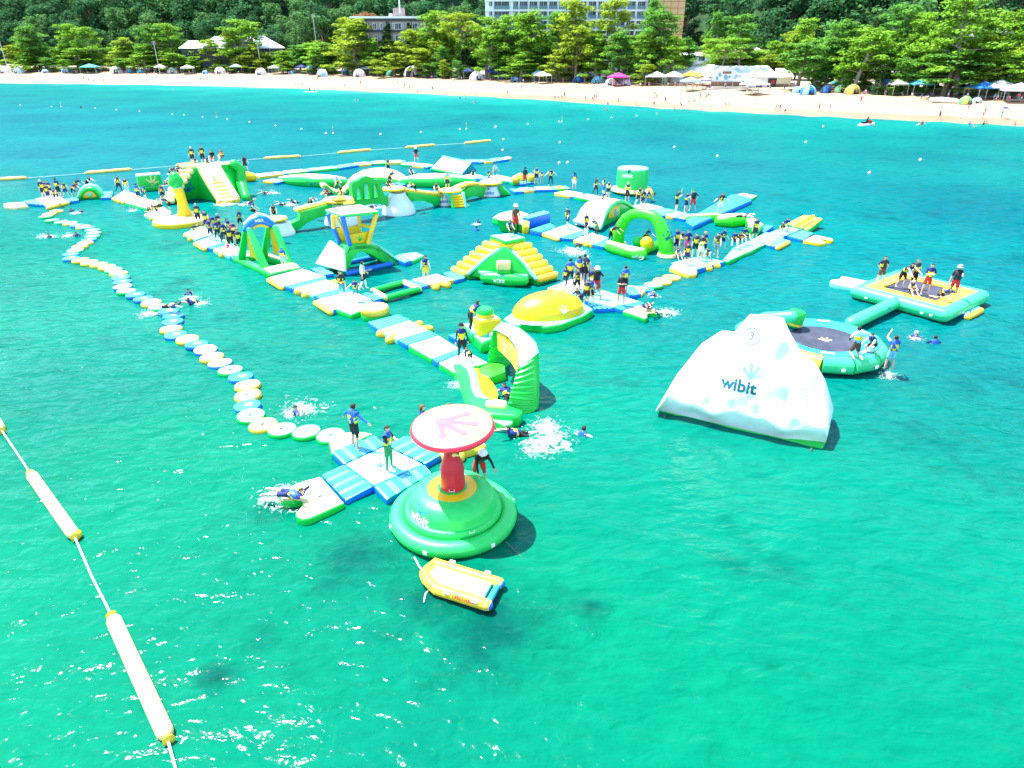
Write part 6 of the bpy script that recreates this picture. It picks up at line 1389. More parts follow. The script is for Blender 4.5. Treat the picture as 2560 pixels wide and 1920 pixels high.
# ---- around the bottle toy and the slide
for k, x, y, z, h, po, fa, lab, kw in [
    ('B', 410, 1070, .27, 1.62, 'bend', 20, 'person in a pale vest bending over beside the bottle toy', dict(top='white', vest='s', shorts='black')),
    ('B', 540, 1060, .27, 1.62, 'bend', -40, 'person in a navy vest and black shorts climbing by the bottle post', dict(top='navy', vest='n', shorts='black')),
    ('B', 250, 1060, .27, 1.5, 'crawl', 60, 'person crawling onto the small float left of the bottle toy', dict(top='white', vest='n')),
    ('B', 340, 1070, .27, 1.4, 'floor', 40, 'child sitting on the small float left of the bottle toy', dict(top='orange', vest='y')),
    ('B', 440, 900, .27, 1.5, 'walk', 60, 'person starting up the white stairs beside the bottle head', dict(top='orange', vest='n', hair='hair_brown')),
    ('B', 105, 915, .27, 1.66, 'stand', 170, 'person in a blue vest and dark shorts seen from behind left of the slide', dict(top='blue', vest='b', shorts='navy')),
    ('B', 190, 880, .27, 1.35, 'walk', 150, 'child in a blue vest beside a taller person left of the slide', dict(top='navy', vest='b', shorts='black'))]: person(at(k, x, y, z), h, po, fa, lab, None, **kw)
for x, y, h, po, fa, lab, kw in [
    (855, 400, 1.62, 'stand', 10, 'person with a white cap on top of the big slide', dict(top='navy', vest='y', hair='white')),
    (995, 390, 1.66, 'stand', 10, 'tallest person standing on top of the big slide', dict(top='navy', vest='y', thigh='black', shorts='black')),
    (890, 408, 1.2, 'crouch', 20, 'child crouching at the top of the slide lane', dict(top='white', vest='y', shorts='teal')),
    (1050, 420, 1.15, 'sit', 30, 'child in white sitting down on the slide', dict(top='white', vest='n')),
    (1135, 380, 1.6, 'sit', 0, 'person with brown hair and a black vest sitting on top of the slide', dict(top='black', vest='d', hair='hair_brown', shorts='red', long=True)),
    (1275, 355, 1.6, 'sit', -60, 'person in a yellow vest sitting at the right of the slide top', dict(top='orange', vest='y')),
    (545, 540, 1.5, 'crawl', 50, 'person climbing the upper stairs of the slide, left one of three', dict(top='navy', vest='n')),
    (625, 530, 1.5, 'crawl', 60, 'person climbing the upper stairs of the slide, middle one of three', dict(top='navy', vest='n')),
    (690, 490, 1.4, 'crawl', 60, 'person climbing the upper stairs of the slide, right one of three', dict(top='black', vest='n'))]:
    person(W('B', x, y, 2.92 if y < 430 else 2.4), h, po, fa, lab, 'people on the big slide', **kw)
person(W('B', 480, 700, 1.2), 1.45, 'crawl', 60, 'child in a pink top halfway up the slide stairs', 'people on the big slide', top='pink', vest='n', hat='white')
person(W('B', 1575, 490, .8), 1.66, 'walk', 60, 'person with a dark vest walking off the yellow tunnel', None, top='brown', vest='d', shorts='black', long=True)
# ---- far left crowd
for x, y, h, po, fa, lab, kw in [
    (620, 870, 1.74, 'stand', 60, 'person with a white cap at the left of the far left crowd', dict(top='navy', arm='black', vest='n', hair='white')),
    (690, 905, 1.55, 'stand', 10, 'person in front of the far left crowd with a yellow vest', dict(top='navy', vest='y', shorts='navy')),
    (800, 920, 1.55, 'bend', 20, 'person in a pale top bending at the front of the far left crowd', dict(top='white', vest='y')),
    (830, 850, 1.76, 'stand', 170, 'tall person in a navy vest seen from behind in the far left crowd', dict(top='navy', vest='n', shorts='black', thigh='black')),
    (925, 850, 1.45, 'walk', 70, 'child stepping right out of the far left crowd', dict(top='white', vest='y', shorts='navy')),
    (715, 860, 1.6, 'crossed', 30, 'person with a pinkish top in the middle of the far left crowd', dict(top='pink', vest='n')),
    (660, 850, 1.5, 'stand', 40, 'dark person at the back of the far left crowd', dict(top='black', vest='n', arm='black')),
    (1030, 840, 1.5, 'bend', 60, 'person holding a red pouch beside the half-moon arch', dict(top='red', vest='n', thigh='black')),
    (1070, 790, 1.6, 'bend', 80, 'person in a navy top leaning behind the half-moon arch', dict(top='navy', vest='n', arm='navy')),
    (1230, 760, 1.6, 'bend', 70, 'person in a pale top bending over the half-moon arch', dict(top='white', vest='d', shorts='black')),
    (1660, 785, 1.68, 'walk', 80, 'slim person in dark tights walking on the float right of the half-moon arch', dict(top='white', vest='y', thigh='navy', shin='navy')),
    (1775, 825, 1.66, 'stand', 10, 'person in a yellow vest and sky blue shorts right of the half-moon arch', dict(top='white', vest='y', shorts='sky'))]:
    person(at('A', x, y), h, po, fa, lab, 'far left crowd', **kw)
# ---- on the tower bridge
for k, x, y, Y, h, po, fa, lab, kw in [
    ('C', 1080, 865, t2[0].y - .5, 1.5, 'crouch', -60, 'person crouching on the second tower cap, left of two', dict(top='orange', vest='n', hair='hair_brown')),
    ('C', 1210, 835, t2[0].y, 1.5, 'crouch', 40, 'person with a blue cap crouching on the second tower cap', dict(top='yellow', vest='y', hair='blue')),
    ('C', 810, 960, t2[0].y + 1.2, 1.5, 'crawl', 60, 'person crawling up the first green beam', dict(top='white', vest='n')),
    ('C', 1170, 700, t2[0].y + 2.5, 1.5, 'crouch', 30, 'person in white crouching at the foot of the wave ramp', dict(top='white', vest='s', hair='white')),
    ('D', 210, 740, t3[0].y, 1.5, 'crouch', 60, 'two-tone dressed person crouching on the third tower cap', dict(top='black', vest='y')),
    ('D', 250, 690, t3[0].y + .6, 1.5, 'bend', 60, 'person in a dark vest bending at the back of the third tower cap', dict(top='navy', vest='n')),
    ('D', 600, 765, t3[0].y + .3, 1.5, 'crawl', -60, 'person with fair hair crawling along the second green beam', dict(top='white', vest='n', hair='orange', thigh='navy')),
    ('D', 880, 790, t4[0].y - .2, 1.55, 'crouch', 20, 'person in a yellow and blue vest crouching before the fourth tower', dict(top='white', vest='y')),
    ('D', 1045, 750, t4[0].y + .2, 1.68, 'stand', 20, 'person in a white top standing on the fourth tower cap', dict(top='white', vest='s', shorts='dark', hair='white')),
    ('D', 1615, 640, t5[0].y, 1.2, 'stand', 60, 'child in a navy vest on the fifth tower cap', dict(top='navy', vest='n', shorts='brown'))]:
    person(PY(k, x, y, Y), h, po, fa, lab, 'people on the tower bridge', **kw)
for k, x, y, z, h, po, fa, lab, kw in [
    ('D', 230, 520, .95, 1.5, 'stand', 20, 'slight person in a yellow vest on the cream hill', dict(top='white', vest='y')),
    ('D', 535, 580, .6, 1.5, 'sit', 40, 'person sitting on the right slope of the cream hill', dict(top='white', vest='n', thigh='black')),
    ('D', 615, 365, .27, 1.75, 'hips', 10, 'lifeguard in a black top and red shorts on the far back walkway', dict(top='black', arm='black', vest='d', shorts='red', hat='white')),
    ('D', 1395, 580, .4, 1.4, 'crouch', 10, 'child in a yellow vest crouching at the foot of the white ramp', dict(top='white', vest='y', thigh='black')),
    ('D', 1700, 600, .45, 1.66, 'walk', 60, 'person in a white top walking before the yellow balls', dict(top='white', arm='white', vest='s', shorts='grey', thigh='white')),
    ('D', 2115, 685, .27, 1.75, 'stand', 160, 'lifeguard in black and red beside the yellow balls', dict(top='black', arm='black', fore='black', vest='d', shorts='red', thigh='red', shin='blue', hat='black')),
    ('E', 665, 435, .27, 1.66, 'stand', 20, 'person in white with black shorts, left of three on the back row', dict(top='white', vest='n', shorts='black')),
    ('E', 740, 440, .27, 1.3, 'stand', 10, 'child with a dark cap, middle of three on the back row', dict(top='white', vest='n', shorts='grey')),
    ('E', 865, 460, .27, 1.66, 'balance', 10, 'person in a yellow vest and black tights, right of three on the back row', dict(top='white', arm='white', vest='y', thigh='black', shin='black', shorts='black')),
    ('E', 1190, 520, .27, 1.64, 'stand', 170, 'person in a navy top and pale legs alone left of the green drum', dict(top='navy', vest='b', shorts='white', long=True)),
    ('E', 1485, 600, .27, 1.72, 'walk', 70, 'person in black tights with a yellow vest left of the green drum', dict(top='navy', vest='y', thigh='black', shin='black', shorts='black')),
    ('E', 1590, 610, .27, 1.74, 'hips', 70, 'person in a yellow-banded vest and blue shorts left of the green drum', dict(top='white', vest='y', shorts='blue', hair='hair')),
    ('E', 1655, 630, .27, 1.5, 'crossed', 30, 'child in a pale top next to the person in blue shorts', dict(top='white', vest='y', shorts='black')),
    ('E', 1605, 690, .95, 1.5, 'floor', -30, 'child with a teal cap sitting at the top of the slide hump', dict(top='teal', vest='n', hair='teal')),
    ('E', 1920, 680, .27, 1.68, 'stand', 10, 'person with a white cap before the green drum', dict(top='white', vest='y', shorts='black', thigh='black', hair='white')),
    ('F', 640, 740, .27, 1.66, 'walk', 40, 'person in a white top striding right of the green drum', dict(top='white', arm='white', vest='y', shorts='black')),
    ('F', 700, 770, .27, 1.6, 'walk', 30, 'person in a yellow vest behind a teal-sleeved person right of the drum', dict(top='navy', vest='y', shorts='navy')),
    ('F', 760, 790, .27, 1.7, 'walk', 50, 'person with teal sleeves right of the green drum', dict(top='teal', arm='teal', fore='teal', vest='n', shorts='teal', thigh='teal')),
    ('F', 1160, 820, .27, 1.72, 'raise', 60, 'person in a yellow vest raising hands, left of three at the blue mattress', dict(top='black', vest='y', shorts='black')),
    ('F', 1290, 830, .27, 1.66, 'raise', 40, 'person with a blue back and dark shorts, middle of three at the blue mattress', dict(top='blue', vest='y', shorts='navy')),
    ('F', 1385, 815, .27, 1.78, 'hips', -20, 'lifeguard in a black top and red shorts at the blue mattress', dict(top='black', arm='black', vest='d', shorts='red', thigh='red')),
    ('F', 1765, 850, .45, 1.74, 'balance', 10, 'person in patterned shorts stepping off the lime roller', dict(top='navy', vest='y', shorts='white')),
    ('F', 2060, 920, .85, 1.6, 'lie', 60, 'person lying on the green bench float', dict(top='white', vest='n', thigh='black')),
    ('E', 1095, 1060, .27, 1.68, 'walk', -40, 'person in a navy and yellow vest walking beside the blue block', dict(top='navy', vest='y', shorts='navy')),
    ('E', 1350, 1150, .27, 1.66, 'stand', 40, 'person in a yellow-banded vest before the slide hump', dict(top='navy', vest='y', shorts='navy', thigh='white', shin='white', hair='grey')),
    ('E', 1500, 1170, .27, 1.6, 'bend', -50, 'person in dark green tights bending before the slide hump', dict(top='green', vest='n', thigh='black', shin='black', shorts='green')),
    ('E', 1685, 1260, .27, 1.6, 'bend', 60, 'person in a dark top leaning on the left foot of the lime arch', dict(top='black', vest='y', thigh='black', shin='black')),
    ('F', 725, 1230, .55, 1.5, 'crouch', 50, 'child in a teal top clambering over the yellow ball', dict(top='teal', vest='y')),
    ('G', 575, 905, .27, 1.72, 'stand', 5, 'person with brown hair standing alone in pale shorts on the right', dict(top='sky', vest='y', shorts='dark', hair='hair_brown')),
    ('G', 975, 755, .27, 1.7, 'crouch', 20, 'person in a navy top crouching with a child on the right', dict(top='navy', arm='navy', vest='n', thigh='black')),
    ('G', 945, 765, .27, 1.0, 'floor', 10, 'small child in lime sitting before a crouching person', dict(top='yellow', vest='y')),
    ('G', 300, 940, .5, 1.5, 'floor', -10, 'person in a navy vest sitting on the wavy walkway, left of three', dict(top='navy', vest='n')),
    ('G', 380, 915, .5, 1.2, 'floor', -10, 'child in an orange vest sitting on the wavy walkway, middle of three', dict(top='orange', vest='y')),
    ('G', 430, 890, .5, 1.66, 'floor', 20, 'adult sitting on the wavy walkway, right of three', dict(top='navy', arm='navy', vest='n', thigh='black'))]:
    person(at(k, x, y, z), h, po, fa, lab, None, **kw)
# staff member and child on the pyramid
person(W('J', 1155, 355, 2.28), 1.78, 'stand', 30, 'lifeguard with a brown top and red shorts on top of the pyramid stairs', None, 1, 'brown', 'brown', 'brown', 'black', 'black', 'red', None, hat='white')
person(W('J', 1060, 385, 2.28), 1.35, 'sit', 30, 'child sitting on top of the pyramid stairs', None, 0, 'white', vest='n', thigh='green', shin='green')
# ---- crowd at the pyramid foot and lifeguards
for x, y, h, po, fa, lab, kw in [
    (355, 765, 1.74, 'hips', 175, 'tall person in a blue vest and black tights seen from behind by the pyramid', dict(top='blue', vest='b', thigh='black', shin='black', shorts='black')),
    (295, 760, 1.2, 'stand', 160, 'child half hidden left of the tall person by the pyramid', dict(top='navy', vest='n')),
    (480, 700, 1.62, 'stand', 165, 'person in a white top and blue vest seen from behind by the pyramid', dict(top='white', arm='white', vest='b', thigh='navy')),
    (550, 700, 1.76, 'walk', 160, 'tall person in a yellow vest at the back of the pyramid crowd', dict(top='navy', vest='y', thigh='navy', shin='navy')),
    (580, 690, 1.6, 'stand', 170, 'person with a white cap at the back of the pyramid crowd', dict(top='white', vest='n', hair='white')),
    (455, 850, 1.5, 'walk', 10, 'person in a white top and yellow vest in the pyramid crowd', dict(top='white', vest='y', hair='hair_brown')),
    (490, 960, 1.35, 'crouch', -40, 'person holding an orange ball at the edge of the yellow dome', dict(top='navy', vest='y', hair='hair_brown')),
    (585, 1000, 1.4, 'stand', -20, 'child in a navy and yellow vest in front of the pyramid crowd', dict(top='navy', vest='y', shorts='black')),
    (640, 985, 1.45, 'walk', 10, 'child with a pale cap and a blue vest beside the lifeguards', dict(top='white', vest='b', hair='white')),
    (650, 860, 1.55, 'stand', 20, 'person with brown hair behind the left lifeguard', dict(top='black', vest='n', hair='hair_brown')),
    (715, 915, 1.80, 'hips', -10, 'left lifeguard in a black vest, white cap and red shorts', dict(top='black', arm='black', vest='d', shorts='red', hat='white', skin=1)),
    (1062, 1005, 1.78, 'crossed', -10, 'right lifeguard in a black vest and red shorts with sunglasses', dict(top='black', arm='black', vest='d', shorts='red', skin=1)),
    (1105, 850, 1.62, 'stand', 165, 'person in a blue vest seen from behind next to the right lifeguard', dict(top='blue', vest='b', thigh='dark'))]:
    person(at('K', x, y), h, po, fa, lab, None, **kw)
bm = BM(); bmesh.ops.create_icosphere(bm, subdivisions=2, radius=.13, matrix=Matrix.Translation(W('K', 400, 925, .75))); tag(wobj('orange_ball', bm, CLO['orange']), 'small orange ball held at the edge of the yellow dome', 'ball')
person(at('K', 1440, 1060, .24), 1.5, 'lie', -20, 'swimmer lying on the cream and green landing float', None, 0, 'navy', vest='n')
person(W('K', 1620, 1150), 1.5, 'swim', -60, 'swimmer holding the tip of the cream and green landing float', None, 0, 'navy', vest='b')
person(W('K', 1500, 890), 1.6, 'tread', 10, 'swimmer with a pale cap by the row of four discs', None, 0, 'navy', vest='n', hair='grey')
# ---- crowd on the right
for x, y, h, po, fa, lab, kw in [
    (1150, 1390, 1.66, 'stand', 30, 'person in blue at the left of the right crowd, beside the lime arch', dict(top='blue', vest='n', thigh='navy')),
    (1215, 1410, 1.62, 'crossed', 40, 'person in a pink top and yellow vest in the right crowd', dict(top='pink', arm='white', vest='y', shorts='grey')),
    (1300, 1420, 1.72, 'hips', 20, 'person with dark hair in the middle of the right crowd', dict(top='navy', vest='n', shorts='pink')),
    (1170, 1470, 1.2, 'floor', 20, 'person sitting on the deck at the left of the right crowd', dict(top='white', vest='n')),
    (1300, 1560, 1.45, 'stand', 5, 'child in a navy top and yellow vest in front of the right crowd', dict(top='navy', arm='navy', vest='y', shorts='navy')),
    (1415, 1450, 1.6, 'stand', -10, 'person in a yellow vest and black shorts in the right crowd', dict(top='navy', vest='y', shorts='black')),
    (1490, 1500, 1.74, 'crossed', 10, 'person in white shorts with a broad yellow vest in the right crowd', dict(top='navy', vest='y', shorts='white')),
    (1530, 1450, 1.72, 'stand', 30, 'person with pale brown hair at the back of the right crowd', dict(top='navy', vest='n', hair='orange')),
    (1610, 1470, 1.25, 'crouch', -30, 'child crouching on the deck right of the right crowd', dict(top='white', vest='n')),
    (1710, 1450, 1.66, 'walk', -20, 'person in a white top and yellow vest walking right of the right crowd', dict(top='white', arm='white', vest='y', shorts='grey', thigh='grey')),
    (1790, 1340, 1.45, 'walk', 30, 'child in a navy vest between the right crowd and the seated people', dict(top='navy', vest='n', shorts='black'))]:
    person(at('F', x, y), h, po, fa, lab, 'crowd on the right', **kw)
# ---- trampolines
for k, x, y, z, h, po, fa, lab, kw in [
    ('N', 1850, 520, .84, 1.72, 'kneel', 175, 'person in a white shirt and pale blue vest kneeling with the back to the camera', dict(top='white', arm='white', fore='black', vest='s', shorts='brown')),
    ('N', 2010, 480, .84, 1.5, 'crouch', -60, 'person with a dark cap sitting on the round trampoline rim', dict(top='white', vest='n')),
    ('N', 2140, 640, .25, 1.62, 'raise', 170, 'person climbing out of the water onto the round trampoline', dict(top='white', vest='b', shorts='sky')),
    ('O', 670, 300, .74, 1.66, 'hips', 10, 'person in a yellow-banded vest at the left corner of the square trampoline', dict(top='navy', vest='y', shorts='brown')),
    ('O', 890, 330, .70, 1.74, 'bend', 20, 'person in a grey shirt and vest stooping on the square trampoline', dict(top='grey', vest='y', thigh='brown')),
    ('O', 1015, 340, .68, 1.66, 'stand', 10, 'person with brown hair standing mid square trampoline', dict(top='white', vest='y', thigh='dark', hair='hair_brown')),
    ('O', 990, 400, .72, 1.3, 'floor', 10, 'child with a white cap sitting on the near rim of the square trampoline', dict(top='white', vest='y', hair='white')),
    ('O', 1150, 410, .68, 1.76, 'crossed', -10, 'person in red shorts with crossed arms on the square trampoline', dict(top='navy', vest='n', shorts='red')),
    ('O', 1315, 460, .74, 1.5, 'crawl', 20, 'person on hands and knees at the near rim of the square trampoline', dict(top='black', vest='n', hair='hair')),
    ('O', 1440, 445, .74, 1.78, 'point', -40, 'lifeguard in a black vest, hat and red shorts on the square trampoline', dict(top='black', vest='d', shorts='red', hat='grey', skin=1))]:
    person(at(k, x, y, z), h, po, fa, lab, None, **kw)
# ---- swimmers
for k, x, y, po, fa, lab, kw in [
    ('O', 1040, 860, 'tread', 10, 'swimmer with a white cap right of the trampolines', dict(top='navy', hair='white')),
    ('O', 1265, 925, 'tread', 170, 'swimmer with dark hair and a blue vest right of the trampolines', dict(top='navy', vest='b')),
    ('D', 1455, 1200, 'tread', 60, 'swimmer in open water, upper of two by the fifth tower', dict(top='navy')),
    ('D', 1440, 1310, 'tread', 170, 'swimmer in open water, lower of two by the fifth tower', dict(top='navy', vest='b')),
    ('H', 75, 1300, 'tread', 10, 'swimmer looking at the camera between disc path and spine, upper of two', dict(top='navy')),
    ('H', 200, 1430, 'swim', -60, 'swimmer between disc path and spine, lower of two', dict(top='navy')),
    ('A', 690, 1405, 'tread', 10, 'swimmer left of the disc path bend, left of two', dict(top='navy')),
    ('A', 1055, 1380, 'tread', 30, 'swimmer left of the disc path bend, right of two', dict(top='navy')),
    ('A', 995, 1045, 'tread', 20, 'swimmer below the half-moon arch, left of two', dict(top='navy')),
    ('A', 1115, 1055, 'tread', 60, 'swimmer below the half-moon arch, right of two', dict(top='navy')),
    ('A', 1835, 1030, 'tread', 0, 'swimmer below the teal-sided float', dict(top='navy')),
    ('B', 1885, 800, 'swim', -60, 'swimmer splashing behind the bottle toy and slide', dict(top='white')),
    ('B', 1585, 945, 'swim', 80, 'swimmer at the foot of the big slide in white foam', dict(top='navy')),
    ('B', 2120, 960, 'swim', -70, 'swimmer left of the first green beam', dict(top='white')),
    ('C', 630, 930, 'swim', -70, 'swimmer close under the first green beam', dict(top='navy')),
    ('C', 1710, 985, 'swim', -60, 'swimmer under the green window arch', dict(top='white')),
    ('E', 1245, 1300, 'swim', 150, 'swimmer with a blue vest in a big splash by the pyramid', dict(top='white', vest='b', hair='white')),
    ('E', 1270, 1240, 'tread', 20, 'swimmer holding the cream float by the pyramid splash', dict(top='brown', vest=None))]:
    person(W(k, x, y, 0), 1.62, po, fa, lab, None, **kw)
person(W('Q', 300, 410, .3), 1.6, 'lie', 80, 'person in a navy vest lying across the blue stepping discs', None, 0, 'navy', vest='n', thigh='white')
# ================================================================ buildings behind the beach
def interp(tab, x):
    for (x0, y0), (x1, y1) in zip(tab, tab[1:]):
        if x <= x1: return y0 + (y1 - y0) * (x - x0) / (x1 - x0)
    return tab[-1][1]
GROVE = [(-200, 178), (0, 180), (640, 184), (900, 189), (1280, 203), (1600, 212), (1900, 222), (2200, 237), (2560, 252), (2800, 262)]
def shore_d(p):
    best = 1e18; d = 0; P2 = p.xy
    for a, b in zip(SL, SL[1:]):
        e = b - a; t = max(0, min(1, (P2 - a).dot(e) / e.length_squared)); r = P2 - a - e * t
        if r.length_squared < best: best = r.length_squared; d = math.copysign(r.length, e.x * r.y - e.y * r.x)
    return d
def land_z(p): return interp([(-60, -.05), (-3, -.05), (0, .03), (1.5, .16), (6, .6), (14, 1.25), (26, 2.2), (38, 3.0), (50, 3.4), (75, 3.7), (110, 4.2), (400, 5)], shore_d(p))
def on_land(u, v):
    """where the line of sight meets the rising beach"""
    D = ray('P', u, v); o = Vector((0, 0, CAM_H)); a, b = 60 / D.y, 420 / D.y
    for _ in range(26):
        m = (a + b) / 2; q = o + D * m
        if q.z > land_z(q): a = m
        else: b = m
    q = o + D * b; q.z = land_z(q); return q
def ground_at(u, b=0.0, z=1.7):
    p = on_land(u, interp(GROVE, u))
    p = p + Vector((0.45, 0.89, 0)) * b; p.z = land_z(p); return p
PLAST = mat('plaster_white', (.74, .76, .78), .85, .06, .3, .2, 4, .2); GLASS = mat('window_glass', (.02, .04, .07), .2, .3, .5, 0, 1, .3); GLASSB = mat('window_glass_blue', (.12, .30, .38), .15, .2, .5, 0, 1, .6)
BROWNW = mat('wall_grey_brown', (.30, .24, .23), .85, .08, .3, .2, 4, .2); TILE = mat('ochre_tile', (.52, .33, .16), .6, .10, .8, .2, 5, .3); JOINT = mat('tile_joint', (.12, .08, .05), .9, .1)
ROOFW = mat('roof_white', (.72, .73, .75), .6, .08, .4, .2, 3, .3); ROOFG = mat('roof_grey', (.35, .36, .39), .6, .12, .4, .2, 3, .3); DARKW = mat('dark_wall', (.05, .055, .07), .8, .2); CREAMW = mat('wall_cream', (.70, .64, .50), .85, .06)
WOODB = mat('wood_brown', (.24, .12, .06), .7, .2, 2, .2, 8); CONC = mat('concrete', (.52, .49, .44), .9, .1, .6, .2, 5); RAIL = mat('rail_blue_grey', (.10, .19, .24), .4, .1); MURAL = mat('mural_blue', (.16, .36, .50), .8, .5, .9)
def qbox(name, parent, m, c, s, rz=0.0, bevel=0.0):
    bm = BM(); box(bm, c, s, rz, bevel); return wobj(name, bm, m, parent, smooth=False)
def window_mesh(w, h, key):
    if key + '_f' in bpy.data.meshes: return
    bm = BM()
    for c, s in (((-w / 2, 0, 0), (.12, .22, h + .12)), ((w / 2, 0, 0), (.12, .22, h + .12)), ((0, 0, h / 2), (w, .22, .12)), ((0, 0, -h / 2), (w + .2, .3, .12)), ((0, 0, 0), (.07, .12, h)), ((-w / 4, .0, 0), (.05, .08, h))): box(bm, c, s)
    mesh_from(key + '_f', bm, PLAST, False); bm = BM(); box(bm, (0, .06, 0), (w, .06, h)); mesh_from(key + '_p', bm, GLASS, False)
    bm = BM(); box(bm, (0, -.25, -h / 2 + .55), (w * 1.02, .05, .9)); box(bm, (0, -.25, -h / 2 + 1.05), (w * 1.05, .09, .07)); mesh_from(key + '_r', bm, RAIL, False)
# ---- white hotel with the ochre tiled block
HY = 256.0; f0 = PY('P', 1214, 100, HY); f1 = PY('P', 1614, 100, HY); HW = f1.x - f0.x
HT = empty('white_hotel', ((f0.x + f1.x) / 2, HY, 3), 'white hotel with rows of dark balcony windows and an ochre tiled block', 'building')
qbox('wall', HT, PLAST, ((f0.x + f1.x) / 2, HY + 7, 20), (HW, 13.2, 36))
qbox('roof_parapet', HT, PLAST, ((f0.x + f1.x) / 2, HY + 7, 38.3), (HW + .8, 13.8, .7))
colsx = [(112, 1.1), (231, 5.0), (380, 1.7)] + [(465 + 104.5 * i, 2.65) for i in range(13)]
zr = [PY('P', 1400, v, HY).z for v in (-38, -13, 12, 36, 61, 86, 111, 136)]
for r_i, z in enumerate(zr):
    qbox('floor_band', HT, PLAST, ((f0.x + f1.x) / 2, HY + .25, z - 1.72), (HW + .1, .5, .32))
    for cx, w in colsx:
        key = 'hotel_win_%d' % int(w * 10); hh = 1.5 if w < 1.2 else 2.55; window_mesh(w, hh, key); x = PY('i', cx, 60, HY).x
        fr = link('window', bpy.data.meshes[key + '_f'], HT, (x - HT.location.x, .30 - .05, z - HT.location.z + (.3 if w < 1.2 else 0)))
        link('pane', bpy.data.meshes[key + '_p'], fr)
        if w > 1.2: link('balcony_rail', bpy.data.meshes[key + '_r'], fr)
tx0, tx1 = f1.x + .02, PY('P', 1706, 60, HY).x; TW = tx1 - tx0
qbox('tiled_block', HT, JOINT, ((tx0 + tx1) / 2, HY + 5, 20), (TW, 13, 36))
bm = BM(); box(bm, (0, 0, 0), (TW / 5 - .12, .16, 1.78), 0, .03); tile_me = mesh_from('tile', bm, TILE, False)
for r_i in range(13):
    for c_i in range(5): link('tile', tile_me, HT, (tx0 + TW * (c_i + .5) / 5 - HT.location.x, -1.55, 37.0 - r_i * 1.92 - HT.location.z - .9))
qbox('service_stair', HT, RAIL, (f0.x - 1.0, HY + 2, 32), (1.4, 1.4, 8))
# ---- brown hotel
BY = 284.0; b0 = PY('P', 884, 100, BY); b1 = PY('P', 1102, 100, BY); zt = PY('P', 950, 43, BY).z
BH = empty('brown_hotel', ((b0.x + b1.x) / 2, BY, 3), 'long grey-brown hotel with a flat white roof edge behind the pines', 'building')
bw = b1.x - b0.x; cx = (b0.x + b1.x) / 2
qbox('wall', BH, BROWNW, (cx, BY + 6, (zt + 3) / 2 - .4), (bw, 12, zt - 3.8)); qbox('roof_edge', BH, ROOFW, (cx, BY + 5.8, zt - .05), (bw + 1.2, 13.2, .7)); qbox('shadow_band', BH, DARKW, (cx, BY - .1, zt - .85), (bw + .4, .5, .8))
ph = PY('g', 815, 70, BY); qbox('rooftop_house', BH, BROWNW, (ph.x, BY + 5, zt + 1.6), (3.9, 4, 3.0)); qbox('rooftop_tank', BH, PLAST, (ph.x - 3, BY + 4, zt + .8), (1.2, 1.2, 1)); qbox('chimney_pipe', BH, PLAST, (ph.x + .6, BY + 3, zt + 4), (.5, .5, 5))
for zz, n in ((PY('g', 600, 280, BY).z, 0), (PY('g', 600, 465, BY).z, 1), (PY('g', 600, 640, BY).z, 2)):
    if n: qbox('floor_band', BH, DARKW, (cx, BY - .05, zz + 2.4), (bw + .2, .5, .9))
    for x, w in ((572, 1.0), (685, 1.7), (760, .6), (835, 2.6), (895, .8), (1028, 1.0), (1080, 2.6), (1260, 1.1), (1300, 1.0), (470, 1.4), (330, 1.6), (230, 1.2)):
        key = 'inn_win_%d' % int(w * 10); window_mesh(w, 2.0, key); fr = link('window', bpy.data.meshes[key + '_f'], BH, (PY('g', x, 280, BY).x - BH.location.x, -.06, zz - 3)); link('pane', bpy.data.meshes[key + '_p'], fr)
# ---- pale hip-roofed building on the left
def hip_house(name, label, x0, x1, y0, y1, z0, ze, zr_, wallm, roofm, ridge=.3, over=.8, wins=()):
    root = empty(name, ((x0 + x1) / 2, (y0 + y1) / 2, z0), label, 'building')
    qbox('wall', root, wallm, ((x0 + x1) / 2, (y0 + y1) / 2, (z0 + ze) / 2), (x1 - x0, y1 - y0, ze - z0))
    bm = BM(); a, b, c, d = (x0 - over, y0 - over), (x1 + over, y0 - over), (x1 + over, y1 + over), (x0 - over, y1 + over); L = (x1 - x0) * ridge / 2 if ridge else 0; ym = (y0 + y1) / 2
    vv = [bm.verts.new((*p, ze)) for p in (a, b, c, d)] + [bm.verts.new((x0 + L, ym, zr_)), bm.verts.new((x1 - L, ym, zr_))] + [bm.verts.new((*p, ze - .25)) for p in (a, b, c, d)]
    for f in ((0, 1, 5, 4), (1, 2, 5), (2, 3, 4, 5), (3, 0, 4), (6, 7, 1, 0), (7, 8, 2, 1), (8, 9, 3, 2), (9, 6, 0, 3), (9, 8, 7, 6)): bm.faces.new([vv[i] for i in f])
    bmesh.ops.recalc_face_normals(bm, faces=bm.faces); rf = wobj('roof', bm, roofm, root, smooth=False)
    bm = BM(); tube(bm, [(x0 + L, ym, zr_ + .08), (x1 - L, ym, zr_ + .08)], .16, 6); wobj('ridge_cap', bm, roofm, rf)
    for i, (wx, wz, ww, wh) in enumerate(wins):
        key = '%s_win_%d_%d' % (name, int(ww * 10), int(wh * 10)); window_mesh(ww, wh, key); fr = link('window', bpy.data.meshes[key + '_f'], root, (wx - root.location.x, y0 - root.location.y - .04, wz - z0)); link('pane', bpy.data.meshes[key + '_p'], fr)
    return root
Y = 308.0; l_ = PY('f', 520, 300, Y); r_ = PY('f', 1900, 305, Y); rg = PY('f', 1200, 92, Y + 7)
ez = l_.z
